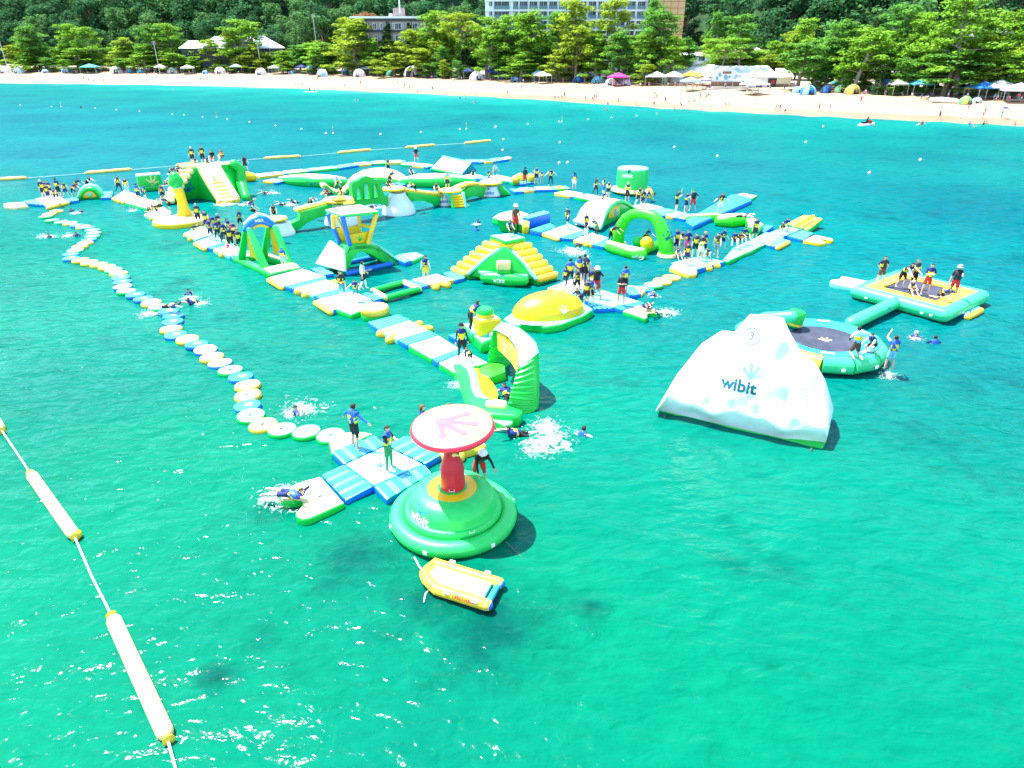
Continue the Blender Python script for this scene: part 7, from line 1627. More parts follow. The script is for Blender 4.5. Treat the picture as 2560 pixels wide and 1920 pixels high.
hb = hip_house('hip_roof_hall', 'pale hip-roofed hall behind the pines on the left', l_.x, r_.x, Y, Y + 14, 3, ez, rg.z, DARKW, ROOFW, .28, 1.0, [(PY('f', 1760, 350, Y).x, PY('f', 1760, 350, Y).z, 4.5, 2.0), (PY('f', 1500, 350, Y).x, PY('f', 1500, 350, Y).z, 3.0, 2.0)])  # hall and annex walls: the shade they lie in is put into the colour
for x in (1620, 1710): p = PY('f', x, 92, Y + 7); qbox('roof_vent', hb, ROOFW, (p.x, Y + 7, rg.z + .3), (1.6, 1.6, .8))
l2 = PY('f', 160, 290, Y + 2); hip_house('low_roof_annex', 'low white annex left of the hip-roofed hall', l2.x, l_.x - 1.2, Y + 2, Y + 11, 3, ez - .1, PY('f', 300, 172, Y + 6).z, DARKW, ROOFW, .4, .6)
# ---- beach house: long hall, gabled front with mural, side wing
o0 = on_land(*uv('e', 1000, 505)); EY = o0.y
def ex_(x, y, d=0.0): return PY('e', x, y, EY + d)
BHs = empty('beach_house', (ex_(1300, 450).x, EY, 1.6), 'white gabled beach house with a painted mural and brown boards', 'building')
gl, gr, ga = ex_(860, 300), ex_(1320, 310), ex_(1100, 178)
zg = ex_(1000, 500).z
bm = BM(); panel(bm, [Vector((gl.x, EY + .3, zg)), Vector((gr.x, EY + .3, zg)), Vector((gr.x, EY + .3, gr.z)), Vector((ga.x, EY + .3, ga.z)), Vector((gl.x, EY + .3, gl.z))], .3, 0); wobj('gable_wall', bm, PLAST, BHs, smooth=False)
mw = (gr.x - gl.x)
qbox('brown_boarding', BHs, WOODB, ((gl.x + ex_(1380, 400).x) / 2, EY - .05, (ex_(1000, 395).z + ex_(1000, 468).z) / 2), (ex_(1380, 400).x - gl.x, .3, ex_(1000, 395).z - ex_(1000, 468).z))
qbox('sign_board', BHs, WOODB, (ex_(1095, 255).x, EY + .05, ex_(1095, 255).z), (ex_(1160, 255).x - ex_(1030, 255).x, .2, ex_(1095, 238).z - ex_(1095, 272).z))
for x, y, w, h in ((985, 290, 45, 60), (1075, 325, 55, 75), (1130, 320, 40, 30), (1230, 325, 55, 60), (940, 340, 40, 50)):
    p = ex_(x, y); bm = BM(); prism(bm, ellipse((0, 0), w / 2 / 6.144 / 9.5, h / 2 / 6.144 / 9.5, .5, 12), -.02, .02, 0); bmesh.ops.rotate(bm, verts=bm.verts, matrix=Matrix.Rotation(R(90), 3, 'X'), cent=(0, 0, 0)); bmesh.ops.translate(bm, verts=bm.verts, vec=(p.x, EY + .10, p.z)); wobj('mural_patch', bm, MURAL, BHs, smooth=False)
LB = 11.0
for sgn, e_ in ((-1, gl), (1, gr)):
    bm = BM(); q = [Vector((e_.x + sgn * .5, EY - .3, e_.z - .2)), Vector((ga.x, EY - .3, ga.z + .18)), Vector((ga.x, EY + LB, ga.z + .18)), Vector((e_.x + sgn * .5, EY + LB, e_.z - .2))]; panel(bm, q, .22, 0); wobj('gable_roof', bm, ROOFW, BHs, smooth=False)
bm = BM(); sx1 = ex_(1900, 330).x
rz_ = ex_(1400, 160, 6).z; ez_ = ex_(1600, 325).z
q = [Vector((ga.x + 1.5, EY - .2, ez_)), Vector((sx1, EY - .2, ez_)), Vector((ex_(1720, 130, 7).x, EY + 7, rz_)), Vector((ga.x, EY + 7, rz_))]; panel(bm, q, .25, 0); wobj('long_roof', bm, ROOFW, BHs, smooth=False)
q2 = [Vector((p.x, 2 * (EY + 7) - p.y, p.z)) for p in q]; bm = BM(); panel(bm, q2[::-1], .25, 0); wobj('rear_roof', bm, ROOFW, BHs, smooth=False)
qbox('long_wall', BHs, PLAST, ((gr.x + sx1) / 2, EY + 6.5, (zg + ez_) / 2), (sx1 - gr.x, 12.4, ez_ - zg))
for x, y, w, h in ((1458, 375, 65, 80), (1590, 440, 100, 95)):
    p = ex_(x, y); key = 'bh_win_%d' % w; window_mesh(w / 6.144 / 9.5, h / 6.144 / 9.5, key); fr = link('window', bpy.data.meshes[key + '_f'], BHs, (p.x - BHs.location.x, .22, p.z - 1.6)); link('pane', bpy.data.meshes[key + '_p'], fr)
qbox('open_front', BHs, DARKW, (ex_(1785, 420).x, EY + .25, ex_(1785, 420).z), (ex_(1850, 420).x - ex_(1720, 420).x, .14, ex_(1785, 345).z - ex_(1785, 500).z))
bm = BM(); p = ex_(1795, 402); prism(bm, ellipse((0, 0), .45, .5, 0, 12), -.06, .06, .02); bmesh.ops.rotate(bm, verts=bm.verts, matrix=Matrix.Rotation(R(90), 3, 'X'), cent=(0, 0, 0)); bmesh.ops.translate(bm, verts=bm.verts, vec=(p.x, EY + .05, p.z)); wobj('red_sign', bm, P_RED, BHs)
wl, wr, wa = ex_(1880, 330), ex_(2090, 320), ex_(2030, 200)
qbox('side_wing', BHs, CREAMW, ((wl.x + wr.x) / 2, EY + 3.2, (zg + wl.z) / 2), (wr.x - wl.x, 6, wl.z - zg)); qbox('wing_boarding', BHs, WOODB, ((wl.x + wr.x) / 2 - .4, EY + .05, (ex_(1900, 440).z + ex_(1900, 535).z) / 2), (wr.x - wl.x - .4, .2, 1.7))
bm = BM(); panel(bm, [Vector((wl.x - .4, EY - .2, wl.z)), Vector((wr.x + .4, EY - .2, wr.z)), Vector((wr.x, EY + 3.2, wa.z)), Vector((wl.x, EY + 3.2, wa.z))], .2, 0); wobj('wing_roof', bm, ROOFW, BHs, smooth=False)
qbox('terrace_wall', BHs, CONC, ((gl.x + ex_(1400, 500).x) / 2, EY - 1.2, zg + .1), (ex_(1400, 500).x - gl.x, .5, .9)); qbox('terrace', BHs, CONC, ((gl.x + sx1) / 2, EY - .3, zg - .1), (sx1 - gl.x + 2, 2.2, .5))
HY_ = on_land(*uv('e', 480, 395)).y - 4
def hx_(x, y, d=0.0): return PY('e', x, y, HY_ + d)
hl, hr = hx_(100, 260, 4), hx_(860, 275, 4); hz = hx_(500, 262, 4).z; hrz = hx_(500, 140, 9).z; EY0, EY = EY, HY_
HLs = empty('long_hall', ((hl.x + hr.x) / 2, EY + 8, 1.6), 'long white-roofed hall left of the gabled beach house', 'building')
qbox('wall', HLs, PLAST, ((hl.x + hr.x) / 2, EY + 8.6, (zg + hz) / 2), (hr.x - hl.x - 1, 8, hz - zg))
bm = BM(); panel(bm, [Vector((hl.x, EY + 4, hz)), Vector((hr.x, EY + 4, hz)), Vector((hr.x + 1.8, EY + 9, hrz)), Vector((hl.x + 2.0, EY + 9, hrz))], .25, 0); wobj('roof', bm, ROOFW, HLs, smooth=False)
bm = BM(); panel(bm, [Vector((hl.x + 2, EY + 9, hrz)), Vector((hr.x + 1.8, EY + 9, hrz)), Vector((hr.x, EY + 14, hz)), Vector((hl.x, EY + 14, hz))], .25, 0); wobj('rear_roof', bm, ROOFW, HLs, smooth=False)
for x in (250, 480, 720): p = hx_(x, 300, 4); key = 'hall_win'; window_mesh(2.6, 1.2, key); fr = link('window', bpy.data.meshes[key + '_f'], HLs, (p.x - HLs.location.x, -3.45, p.z - 1.6)); link('pane', bpy.data.meshes[key + '_p'], fr)
# ---- houses further back on the right
p0, p1 = PY('c', 1915, 475, 232), PY('c', 2230, 475, 232); hip_house('cream_house', 'cream house with a white hip roof behind the beach house', p0.x, p1.x, 232, 242, 2.6, p0.z, PY('c', 2070, 405, 237).z, CREAMW, ROOFW, .6, .8, [(PY('c', 1955, 500, 232).x, PY('c', 1955, 500, 232).z, 1.6, 1.7), (PY('c', 2110, 500, 232).x, PY('c', 2110, 505, 232).z, 1.4, 1.4)])
p0, p1 = PY('h', 1600, 335, 196), PY('h', 2300, 335, 196); hip_house('white_villa', 'white villa with a pale roof among the trees at the upper right', p0.x, p1.x, 196, 208, 3, p0.z, PY('h', 1900, 200, 202).z, PLAST, ROOFW, .35, .7, [(PY('h', 1730, 430, 196).x, PY('h', 1730, 430, 196).z, 1.2, 1.3), (PY('h', 1930, 420, 196).x, PY('h', 1930, 420, 196).z, 1.2, 1.3)])
p0, p1 = PY('h', 1100, 150, 214), PY('h', 1950, 150, 214); hip_house('upper_house', 'pale-roofed house highest among the trees at the upper right', p0.x, p1.x, 214, 226, 3, p0.z, PY('h', 1500, 40, 220).z, PLAST, ROOFW, .4, .7)
p0, p1 = PY('d', 905, 640, 205), PY('d', 1260, 640, 205); hip_house('grey_roof_house', 'low house with a grey roof seen between right-hand pine trunks', p0.x, p1.x, 205, 213, 3.2, p0.z, PY('d', 1080, 560, 209).z, CREAMW, ROOFG, .3, .6, [(PY('d', 1020, 665, 205).x, PY('d', 1020, 665, 205).z, 2.2, .9)])
p0, p1 = PY('c', 1440, 505, 225), PY('c', 1740, 505, 225); hip_house('blue_white_house', 'pale house half hidden left of the cream house', p0.x, p1.x, 225, 233, 2.4, PY('c', 1500, 480, 225).z, PY('c', 1600, 450, 229).z, PLAST, ROOFW, .4, .5, [(PY('c', 1640, 505, 225).x, PY('c', 1640, 505, 225).z, 1.8, 1.4)])
# ---- low wall between grove and beach road
for i, (u0, u1) in enumerate(((620, 760), (1290, 1480), (1480, 1640), (1960, 2250), (2250, 2560))):
    a, b = ground_at(u0, 10), ground_at(u1, 10); bm = BM(); panel(bm, [Vector((a.x, a.y, a.z - .3)), Vector((b.x, b.y, b.z - .3)), Vector((b.x, b.y, b.z + .9)), Vector((a.x, a.y, a.z + .9))], .3, .03); tag(wobj('road_wall', bm, CONC), ['low pale road wall behind the tents, left of the tall pine', 'low pale road wall before the white hotel', 'low pale road wall left of the long hall', 'low pale road wall behind the right-hand tents', 'low pale road wall at the right edge'][i], 'wall')
# ---- utility poles and wires
POLE = mat('pole_concrete', (.5, .5, .49), .8, .1)
def pole(k, x0, y0, x1, y1, Y, label):
    b = PY(k, x1, y1, Y); t = PY(k, x0, y0, Y); root = empty('utility_pole', (b.x, Y, 1.8), label, 'pole'); bm = BM(); tube(bm, [Vector((b.x, Y, 1.6)), Vector((b.x, Y, t.z))], [.17, .11], 8); wobj('mast', bm, POLE, root)
    for dz in (.4, 1.1):
        bm = BM(); box(bm, (b.x, Y, t.z - dz), (1.6, .1, .1)); wobj('crossarm', bm, POLE, root)
        for s in (-.6, 0, .6): bm = BM(); lathe(bm, [(0, 0), (.06, 0), (.06, .16), (0, .18)], (b.x + s, Y, t.z - dz + .05), 6); wobj('insulator', bm, PLAST, root)
    return Vector((b.x, Y, t.z - .3))
pl = [pole('a', 5, 265, 30, 470, 300, 'utility pole at the left edge'), pole('a', 1335, 355, 1350, 480, 300, 'utility pole left of the hip-roofed hall'), pole('f', 1630, 160, 1690, 650, 297, 'tall thin pole before the hip-roofed hall'), pole('b', 490, 120, 500, 205, 312, 'utility pole on the slope right of the hip-roofed hall')]
for i, (a, b) in enumerate(zip(pl, pl[1:])):
    for dz in (0, -.7): tag((lambda o: o)(wobj('overhead_wire', tube(BM(), [a + Vector((0, 0, dz)), a.lerp(b, .5) + Vector((0, 0, dz - 1.0)), b + Vector((0, 0, dz))], .014, 4), DARKW)), ['overhead wire at the far left, %s', 'overhead wire before the hip-roofed hall, %s', 'overhead wire right of the hip-roofed hall, %s'][i] % ('upper' if dz == 0 else 'lower'), 'wire')

# ================================================================ trees
def leaf_mat(name, rgb, var, sc):
    m = mat(name, rgb, .75, var, sc, 0, 1, .06, trans=.38); return m
NEEDLE = leaf_mat('pine_needles', (.165, .345, .026), .45, .55); NEEDLE2 = leaf_mat('pine_needles_yellow', (.250, .360, .026), .40, .55); NEEDLE3 = leaf_mat('pine_needles_deep', (.100, .270, .034), .45, .55)
BROAD = leaf_mat('broadleaf_dark', (.032, .118, .038), .5, .45); BROAD2 = leaf_mat('broadleaf_mid', (.065, .175, .045), .5, .45); RUST = leaf_mat('needles_rust', (.26, .12, .05), .3, .5); CONIF = leaf_mat('conifer_leaf', (.045, .105, .028), .45, .55)
BARK = mat('pine_bark', (.20, .14, .10), .9, .3, 1.5, .4, 6); BARKG = mat('pale_bark', (.34, .29, .25), .9, .25, 1.5, .4, 6)
def leaf_cloud(bm, c, rx, ry, rz, n, size, rng, updir=.6, mi=0, hollow=.45):
    for _ in range(n):
        while True:
            d = Vector((rng.uniform(-1, 1), rng.uniform(-1, 1), rng.uniform(-1, 1)))
            if hollow < d.length < 1: break
        p = c + Vector((d.x * rx, d.y * ry, d.z * rz)); nn = (d * .8 + Vector((rng.uniform(-.6, .6), rng.uniform(-.6, .6), rng.uniform(-.2, .6) + updir))).normalized()
        t = nn.orthogonal().normalized(); q = nn.cross(t); a = rng.uniform(0, 6.28); t, q = t * math.cos(a) + q * math.sin(a), q * math.cos(a) - t * math.sin(a)
        s = size * rng.uniform(.6, 1.25); w = s * rng.uniform(.35, .7)
        vv = [bm.verts.new(p + t * s), bm.verts.new(p + q * w), bm.verts.new(p - t * s * .8), bm.verts.new(p - q * w)]
        bm.faces.new(vv).material_index = mi
def pine_proto(i, seed, style):
    """14 m tall; style: 'spread' layered pads on bare trunk, 'full' dense to the ground, 'low' round young tree, 'cone' narrow conifer, 'umbrella'"""
    rng = random.Random(seed); tb, cb = BM(), BM(); H_ = 14.0; lean = rng.uniform(-1.2, 1.2); bend = rng.uniform(-.8, .8)
    tp = [Vector((lean * t + bend * math.sin(t * 3), .4 * math.sin(t * 4 + seed), H_ * .96 * t)) for t in [j / 7 for j in range(8)]]
    tube(tb, tp, [.34 - .29 * j / 7 for j in range(8)], 8, 0, cap=False)
    def trunk(t): j = min(6, int(t * 7)); return tp[j].lerp(tp[j + 1], t * 7 - j)
    if style == 'cone':
        for j in range(26):
            t = .08 + .9 * j / 25; r = 2.6 * (1 - t) + .25
            for q in range(3):
                a = rng.uniform(0, 6.28); leaf_cloud(cb, trunk(t) + Vector((math.cos(a), math.sin(a), -.12)) * r * .55, r * .55, r * .55, .55, 26, .34, rng)
    else:
        z0 = dict(spread=.26, full=.10, low=.05, umbrella=.60)[style]; n = dict(spread=24, full=32, low=28, umbrella=16)[style]
        for j in range(n):
            t = z0 + (1 - z0) * ((j + .5) / n) ** .9; a = j * 2.4 + rng.uniform(-.5, .5)
            if style == 'umbrella': r = rng.uniform(2.0, 5.2) * (1.1 - .5 * max(0, t - .8) / .2)
            elif style == 'spread': r = rng.uniform(1.6, 4.6) * (1.05 - .62 * ((t - z0) / (1 - z0)) ** 2)
            else: r = rng.uniform(1.2, 4.4) * (1.05 - .7 * ((t - z0) / (1 - z0)) ** 1.5)
            b = trunk(min(t, .97)); e = b + Vector((math.cos(a) * r, math.sin(a) * r, rng.uniform(-.2, 1.1)))
            tube(tb, [b, b.lerp(e, .5) + Vector((0, 0, rng.uniform(-.1, .35))), e], [.12, .08, .04], 5, 0, cap=False)
            for q in range(3 if style != 'umbrella' else 4):
                f = b.lerp(e, rng.uniform(.55, 1.12)) + Vector((rng.uniform(-.8, .8), rng.uniform(-.8, .8), rng.uniform(0, .5)))
                leaf_cloud(cb, f, rng.uniform(.9, 1.6), rng.uniform(.9, 1.6), rng.uniform(.4, .75), 52, .30, rng)
        leaf_cloud(cb, tp[-1], 1.2, 1.2, .7, 60, .30, rng)
    return mesh_from('pine_trunk_%d' % i, tb, BARK if seed % 2 else BARKG), mesh_from('pine_crown_%d' % i, cb, NEEDLE, False)
def broad_proto(i, seed):
    rng = random.Random(seed); tb, cb = BM(), BM(); tube(tb, [(0, 0, -2), (.2, 0, 3), (.1, .2, 7)], [.4, .3, .15], 7, 0, cap=False)
    for j in range(22):
        a = rng.uniform(0, 6.28); z = rng.uniform(2.2, 10.5); r = rng.uniform(.8, 4.4) * math.sqrt(max(.15, 1 - ((z - 5.2) / 6.2) ** 2)); c = Vector((math.cos(a) * r, math.sin(a) * r, z))
        tube(tb, [(0.1, .1, z * .6), tuple(c)], [.1, .04], 5, 0, cap=False); s = rng.uniform(1.2, 2.1); leaf_cloud(cb, c, s, s, s * .8, 75, .42, rng, .35)
    return mesh_from('tree_trunk_%d' % i, tb, BARK), mesh_from('tree_crown_%d' % i, cb, BROAD, False)
STY = ['spread', 'spread', 'spread', 'full', 'full', 'low', 'low', 'cone', 'umbrella', 'spread']
PINES = [pine_proto(i, 11 + i, s) for i, s in enumerate(STY)]; BROADS = [broad_proto(i, 40 + i) for i in range(5)]
def tree(name, label, group, protos, base, height, width, proto_h, proto_w, crown_m, rz):
    root = empty(name, base, label, 'tree', group, rz); sz = height / proto_h; sx = width / proto_w; root.scale = (sx, sx, sz)
    link('trunk', protos[0], root); c = link('crown', protos[1], root); c.material_slots[0].link = 'OBJECT'; c.material_slots[0].material = crown_m
    return root
# u, top v, half width px, metres behind the grove edge, style
PT = [(20, 80, 34, 12, 3), (55, 64, 42, 8, 4), (116, 56, 34, 14, 0), (179, 66, 34, 10, 1), (187, 122, 46, 3, 5), (60, 130, 36, 2, 6), (120, 145, 25, 1, 5), (262, 95, 34, 10, 3), (276, 60, 18, 18, 7), (341, 57, 36, 10, 2), (378, 55, 34, 12, 0), (345, 110, 40, 4, 3), (428, 134, 38, 3, 5), (492, 97, 28, 9, 1), (530, 80, 36, 12, 2), (566, 50, 58, 9, 9), (607, 112, 34, 6, 3), (576, 158, 9, 1, 7), (622, 150, 13, 1, 7), (470, 140, 26, 3, 6),
      (690, 125, 30, 4, 6), (714, 114, 36, 8, 3), (772, 104, 42, 7, 4), (790, 135, 28, 2, 6), (822, 42, 46, 14, 1), (868, 48, 56, 5, 3), (858, 33, 24, 16, 8), (920, 48, 26, 12, 7), (968, 50, 24, 14, 7), (905, 95, 34, 6, 3), (1002, 70, 40, 9, 2), (981, 132, 42, 2, 6), (940, 150, 26, 1, 5), (1042, 22, 46, 13, 0), (1046, 118, 38, 3, 6), (1068, 104, 30, 7, 3), (1072, 160, 26, 1, 5), (1115, 34, 42, 9, 8), (1090, 114, 26, 5, 1), (1112, 150, 15, 0, 4), (1145, 152, 18, 0, 5), (1135, 105, 28, 10, 7),
      (1190, 44, 48, 8, 9), (1212, 75, 38, 4, 3), (1250, 30, 48, 12, 2), (1303, 28, 52, 8, 4), (1297, 130, 48, 2, 3), (1352, 26, 48, 12, 1), (1381, 125, 38, 3, 4), (1406, -6, 54, 8, 0), (1430, 60, 40, 3, 2), (1488, -2, 48, 13, 9), (1470, 85, 42, 5, 3), (1540, 78, 44, 4, 4), (1585, -6, 34, 14, 1), (1620, 18, 48, 10, 2), (1590, 90, 38, 5, 3), (1614, 162, 30, 0, 5), (1655, 95, 34, 8, 4), (1715, 33, 32, 14, 3), (1738, 92, 44, 9, 2), (1782, 38, 54, 16, 9), (1786, 95, 48, 4, 8), (1700, 110, 38, 10, 4), (1873, 100, 30, 14, 1), (1925, 70, 44, 18, 2),
      (1956, 48, 48, 16, 3), (1992, 104, 58, 3, 0), (2040, 90, 40, 10, 4), (2084, 44, 54, 16, 2), (2134, 72, 64, 4, 9), (2100, 135, 28, 5, 3), (2059, 178, 13, 1, 7), (2192, 172, 16, 0, 7), (2210, 8, 54, 18, 1), (2262, 34, 50, 14, 3), (2256, 148, 36, 4, 5), (2290, 95, 44, 10, 4), (2384, -8, 78, 6, 9), (2364, 124, 82, 3, 0), (2456, 40, 62, 12, 2), (2456, 138, 52, 5, 3), (2513, 22, 54, 16, 1), (2537, 128, 56, 4, 4), (2420, 90, 48, 10, 8), (2330, 60, 46, 14, 2), (2580, 60, 60, 10, 3), (2230, 200, 26, 1, 5)]
rng = random.Random(21)                                # the second rank of the grove, closing the gaps
for u in range(-30, 2600, 34):
    PT.append((u + rng.randint(-9, 9), int(interp([(-100, 112), (400, 112), (640, 128), (900, 98), (1200, 82), (1640, 84), (1700, 112), (1900, 128), (2000, 95), (2600, 82)], u) + rng.uniform(-12, 14)), rng.randint(30, 46), rng.randint(12, 20), rng.choice([3, 4, 3, 4, 2])))
for u in range(0, 2560, 58):
    if 1690 < u < 1990: continue
    PT.append((u + rng.randint(-14, 14), int(interp(GROVE, u)) - rng.randint(22, 42), rng.randint(18, 30), rng.randint(2, 8), rng.choice([5, 6, 6, 4])))
SECT = [(430, 'at the left edge of the grove'), (690, 'before the hip-roofed hall'), (1150, 'before the brown hotel'), (1640, 'before the white hotel'), (1940, 'around the beach house'), (2300, 'right of the beach house'), (9999, 'at the right edge of the grove')]
ADJ = {'spread': 'layered bare-trunked pine', 'full': 'dense leafy pine', 'low': 'low round young pine', 'cone': 'narrow dark conifer', 'umbrella': 'tall flat-topped pine'}
cnt = {}; rng = random.Random(5)
for (u, tv, hw, b, st) in sorted(PT):
    if 1670 < u < 1985 and (u, tv) != (1786, 95): b += 20; hw *= .9
    base = ground_at(u, b); top = PY('P', u, tv, base.y); sect = next(s for lim, s in SECT if u < lim); kind = ADJ[STY[st]]; key = (sect, kind); cnt[key] = cnt.get(key, 0) + 1
    pxm = FOC / (base.y * CT + 10 * ST)
    m_ = rng.choice([NEEDLE, NEEDLE, NEEDLE2, NEEDLE3]) if STY[st] != 'cone' else CONIF
    if (u, tv) == (858, 33): m_ = RUST
    tree('pine_tree', (f'{kind} {sect}, {ORD[cnt[key] - 1]} from the left' if m_ is not RUST else 'rust-brown dying pine before the brown hotel'), 'pines of the beach grove', PINES[st], base, max(2, top.z - base.z), hw * 2 / pxm * 1.3, 14.3, 9.6 if STY[st] not in ('cone',) else 5.6, m_, rng.uniform(0, 6.28))
# woods on the hillside
rng = random.Random(9); cnt_h = 0; HC = {}
CUM = [0.0]
for a, b in zip(SL, SL[1:]): CUM.append(CUM[-1] + (b - a).length)
def arc_pt(s):
    i = max(j for j in range(len(CUM) - 1) if CUM[j] <= max(0, s)); a, b = SL[i], SL[i + 1]; d = (b - a).normalized(); return a.lerp(b, (s - CUM[i]) / max(1e-6, CUM[i + 1] - CUM[i])), Vector((-d.y, d.x))
ARC0 = CUM[min(range(len(SL)), key=lambda i: abs(SL[i].x + 330))]; ARC1 = CUM[min(range(len(SL)), key=lambda i: abs(SL[i].x - 118))]
for row, (d, n) in enumerate(((101, 56), (111, 56), (122, 56), (134, 54), (148, 52))):
    for j in range(n):
        al = ARC0 + (ARC1 - ARC0) * (j + .5 + rng.uniform(-.3, .3) + (row % 2) * .5) / n; p, nn = arc_pt(al); dd = d + rng.uniform(-4, 4)
        q = Vector((p.x + nn.x * dd, p.y + nn.y * dd)); 
        u_ = 1280 + FOC * q.x / (q.y * CT + 10 * ST)
        if u_ < -200 or u_ > 2800 or (1190 < u_ < 1730 and q.y < 276) or (870 < u_ < 1120 and q.y < 304) or (430 < u_ < 720 and q.y < 328): continue
        s = rng.uniform(1.25, 2.0); dark = rng.random() < .7; sec = next(t for lim, t in ((400, 'behind the left beach'), (760, 'behind the hip-roofed hall'), (1150, 'behind the brown hotel'), (1740, 'behind the white hotel'), (2050, 'behind the beach house'), (2350, 'behind the right-hand pines'), (9999, 'at the upper right')) if u_ < lim)
        hl_ = f'{"dark" if dark else "paler"} leafy hillside tree, {["lowest", "second", "third", "fourth", "highest"][row]} row {sec}'; HC[hl_] = HC.get(hl_, 0) + 1
        root = tree('broadleaf_tree', f'{hl_}, {ORD[HC[hl_] - 1]} from the left', 'hillside woods', BROADS[rng.randrange(5)], (q.x, q.y, hill_h(dd - 100, p.x) - 1.0), 12 * s, 10 * s, 11.5, 9.5, BROAD if dark else BROAD2, rng.uniform(0, 6.28)); cnt_h += 1
# ================================================================ on the beach: tents, canopies, cars, people, buoys
FAB = {n: mat('fabric_' + n, c, .8, .08, 2, .1, 20, .25, trans=.25) for n, c in dict(white=(.76, .76, .76), cream=(.74, .68, .55), blue=(.03, .20, .52), teal=(.08, .42, .45), green=(.12, .45, .22), mint=(.35, .66, .52), navy=(.03, .05, .16), grey=(.40, .42, .46), pink=(.70, .05, .38), orange=(.74, .38, .05), yellow=(.72, .56, .08), khaki=(.34, .27, .12), sky=(.30, .58, .74), black=(.03, .03, .04)).items()}
POLEM = mat('tent_pole', (.6, .6, .6), .4, .05, metal=.5)
def beach_pt(u, v): return on_land(u, v) + Vector((0, 0, .03))
def dome_tent(u, v, w, c1, c2, label, rz=0.0):
    p = beach_pt(u, v); root = empty('dome_tent', p, label, 'tent', 'tents along the beach', rz); r = w / 2; h = r * 1.05
    bm = BM(); rows = []
    for j in range(7):
        t = j / 6 * math.pi / 2; rows.append([Vector((r * math.cos(t) * math.cos(a) * (1 + .08 * math.cos(4 * a)), r * .85 * math.cos(t) * math.sin(a), h * math.sin(t))) for a in [2 * math.pi * q / 16 for q in range(16)]])
    grid_skin(bm, rows, mi=lambda i, k: 1 if k % 4 in (1, 2) and c2 else 0, close=True); link('canopy', mesh_from('tent_canopy', bm, [FAB[c1], FAB[c2 or c1]]), root)
    bm = BM(); panel(bm, [Vector((-r * .32, -r * .86, 0)), Vector((r * .32, -r * .86, 0)), Vector((r * .26, -r * .74, h * .45)), Vector((0, -r * .62, h * .62)), Vector((-r * .26, -r * .74, h * .45))], .04, 0); link('entrance', mesh_from('tent_entrance', bm, FAB['black'], False), root)
    for s in (-1, 1):
        bm = BM(); tube(bm, [Vector((r * s * math.cos(t) * 1.04, r * .6 * math.sin(t * .5) * s, h * math.sin(t) * 1.02)) for t in [math.pi / 2 * q / 5 for q in range(6)]], .03, 4); link('pole', mesh_from('tent_pole', bm, POLEM), root)
def canopy(u, v, w, c, label, h=2.3, rz=0.0, d=None, cat='canopy'):
    p = beach_pt(u, v); root = empty('canopy', p, label, cat, 'canopies along the beach', rz); r = w / 2; e = (d or w) / 2
    bm = BM(); vv = [bm.verts.new(q) for q in ((-r, -e, h), (r, -e, h), (r, e, h), (-r, e, h), (0, 0, h + .35 + r * .3), (-r, -e, h - .25), (r, -e, h - .25), (r, e, h - .25), (-r, e, h - .25))]
    for f in ((0, 1, 4), (1, 2, 4), (2, 3, 4), (3, 0, 4), (5, 6, 1, 0), (6, 7, 2, 1), (7, 8, 3, 2), (8, 5, 0, 3)): bm.faces.new([vv[i] for i in f])
    link('roof', mesh_from('canopy_roof', bm, FAB[c], False), root)
    for sx in (-1, 1):
        for sy in (-1, 1): bm = BM(); tube(bm, [(sx * r * .96, sy * e * .96, 0), (sx * r * .96, sy * e * .96, h)], .04, 5); link('post', mesh_from('canopy_post', bm, POLEM), root)
    bm = BM(); box(bm, (0, 0, .35), (w * .5, w * .3, .06)); box(bm, (-w * .2, 0, .17), (.06, .06, .34)); box(bm, (w * .2, 0, .17), (.06, .06, .34)); link('low_table', mesh_from('low_table', bm, FAB['grey'], False), root)
def parasol(u, v, w, c, label, h=2.1):
    p = beach_pt(u, v); root = empty('parasol', p, label, 'parasol', 'parasols along the beach'); bm = BM(); n = 10
    lathe(bm, [(w / 2, h - .3), (w * .35, h - .1), (w * .15, h + .08), (0, h + .15)], (0, 0, 0), n); link('shade', mesh_from('parasol_shade', bm, FAB[c], False), root)
    bm = BM(); tube(bm, [(0, 0, -.1), (0, 0, h + .1)], .03, 5); link('pole', mesh_from('parasol_pole', bm, POLEM), root)
def px(k, x, y): return uv(k, x, y)
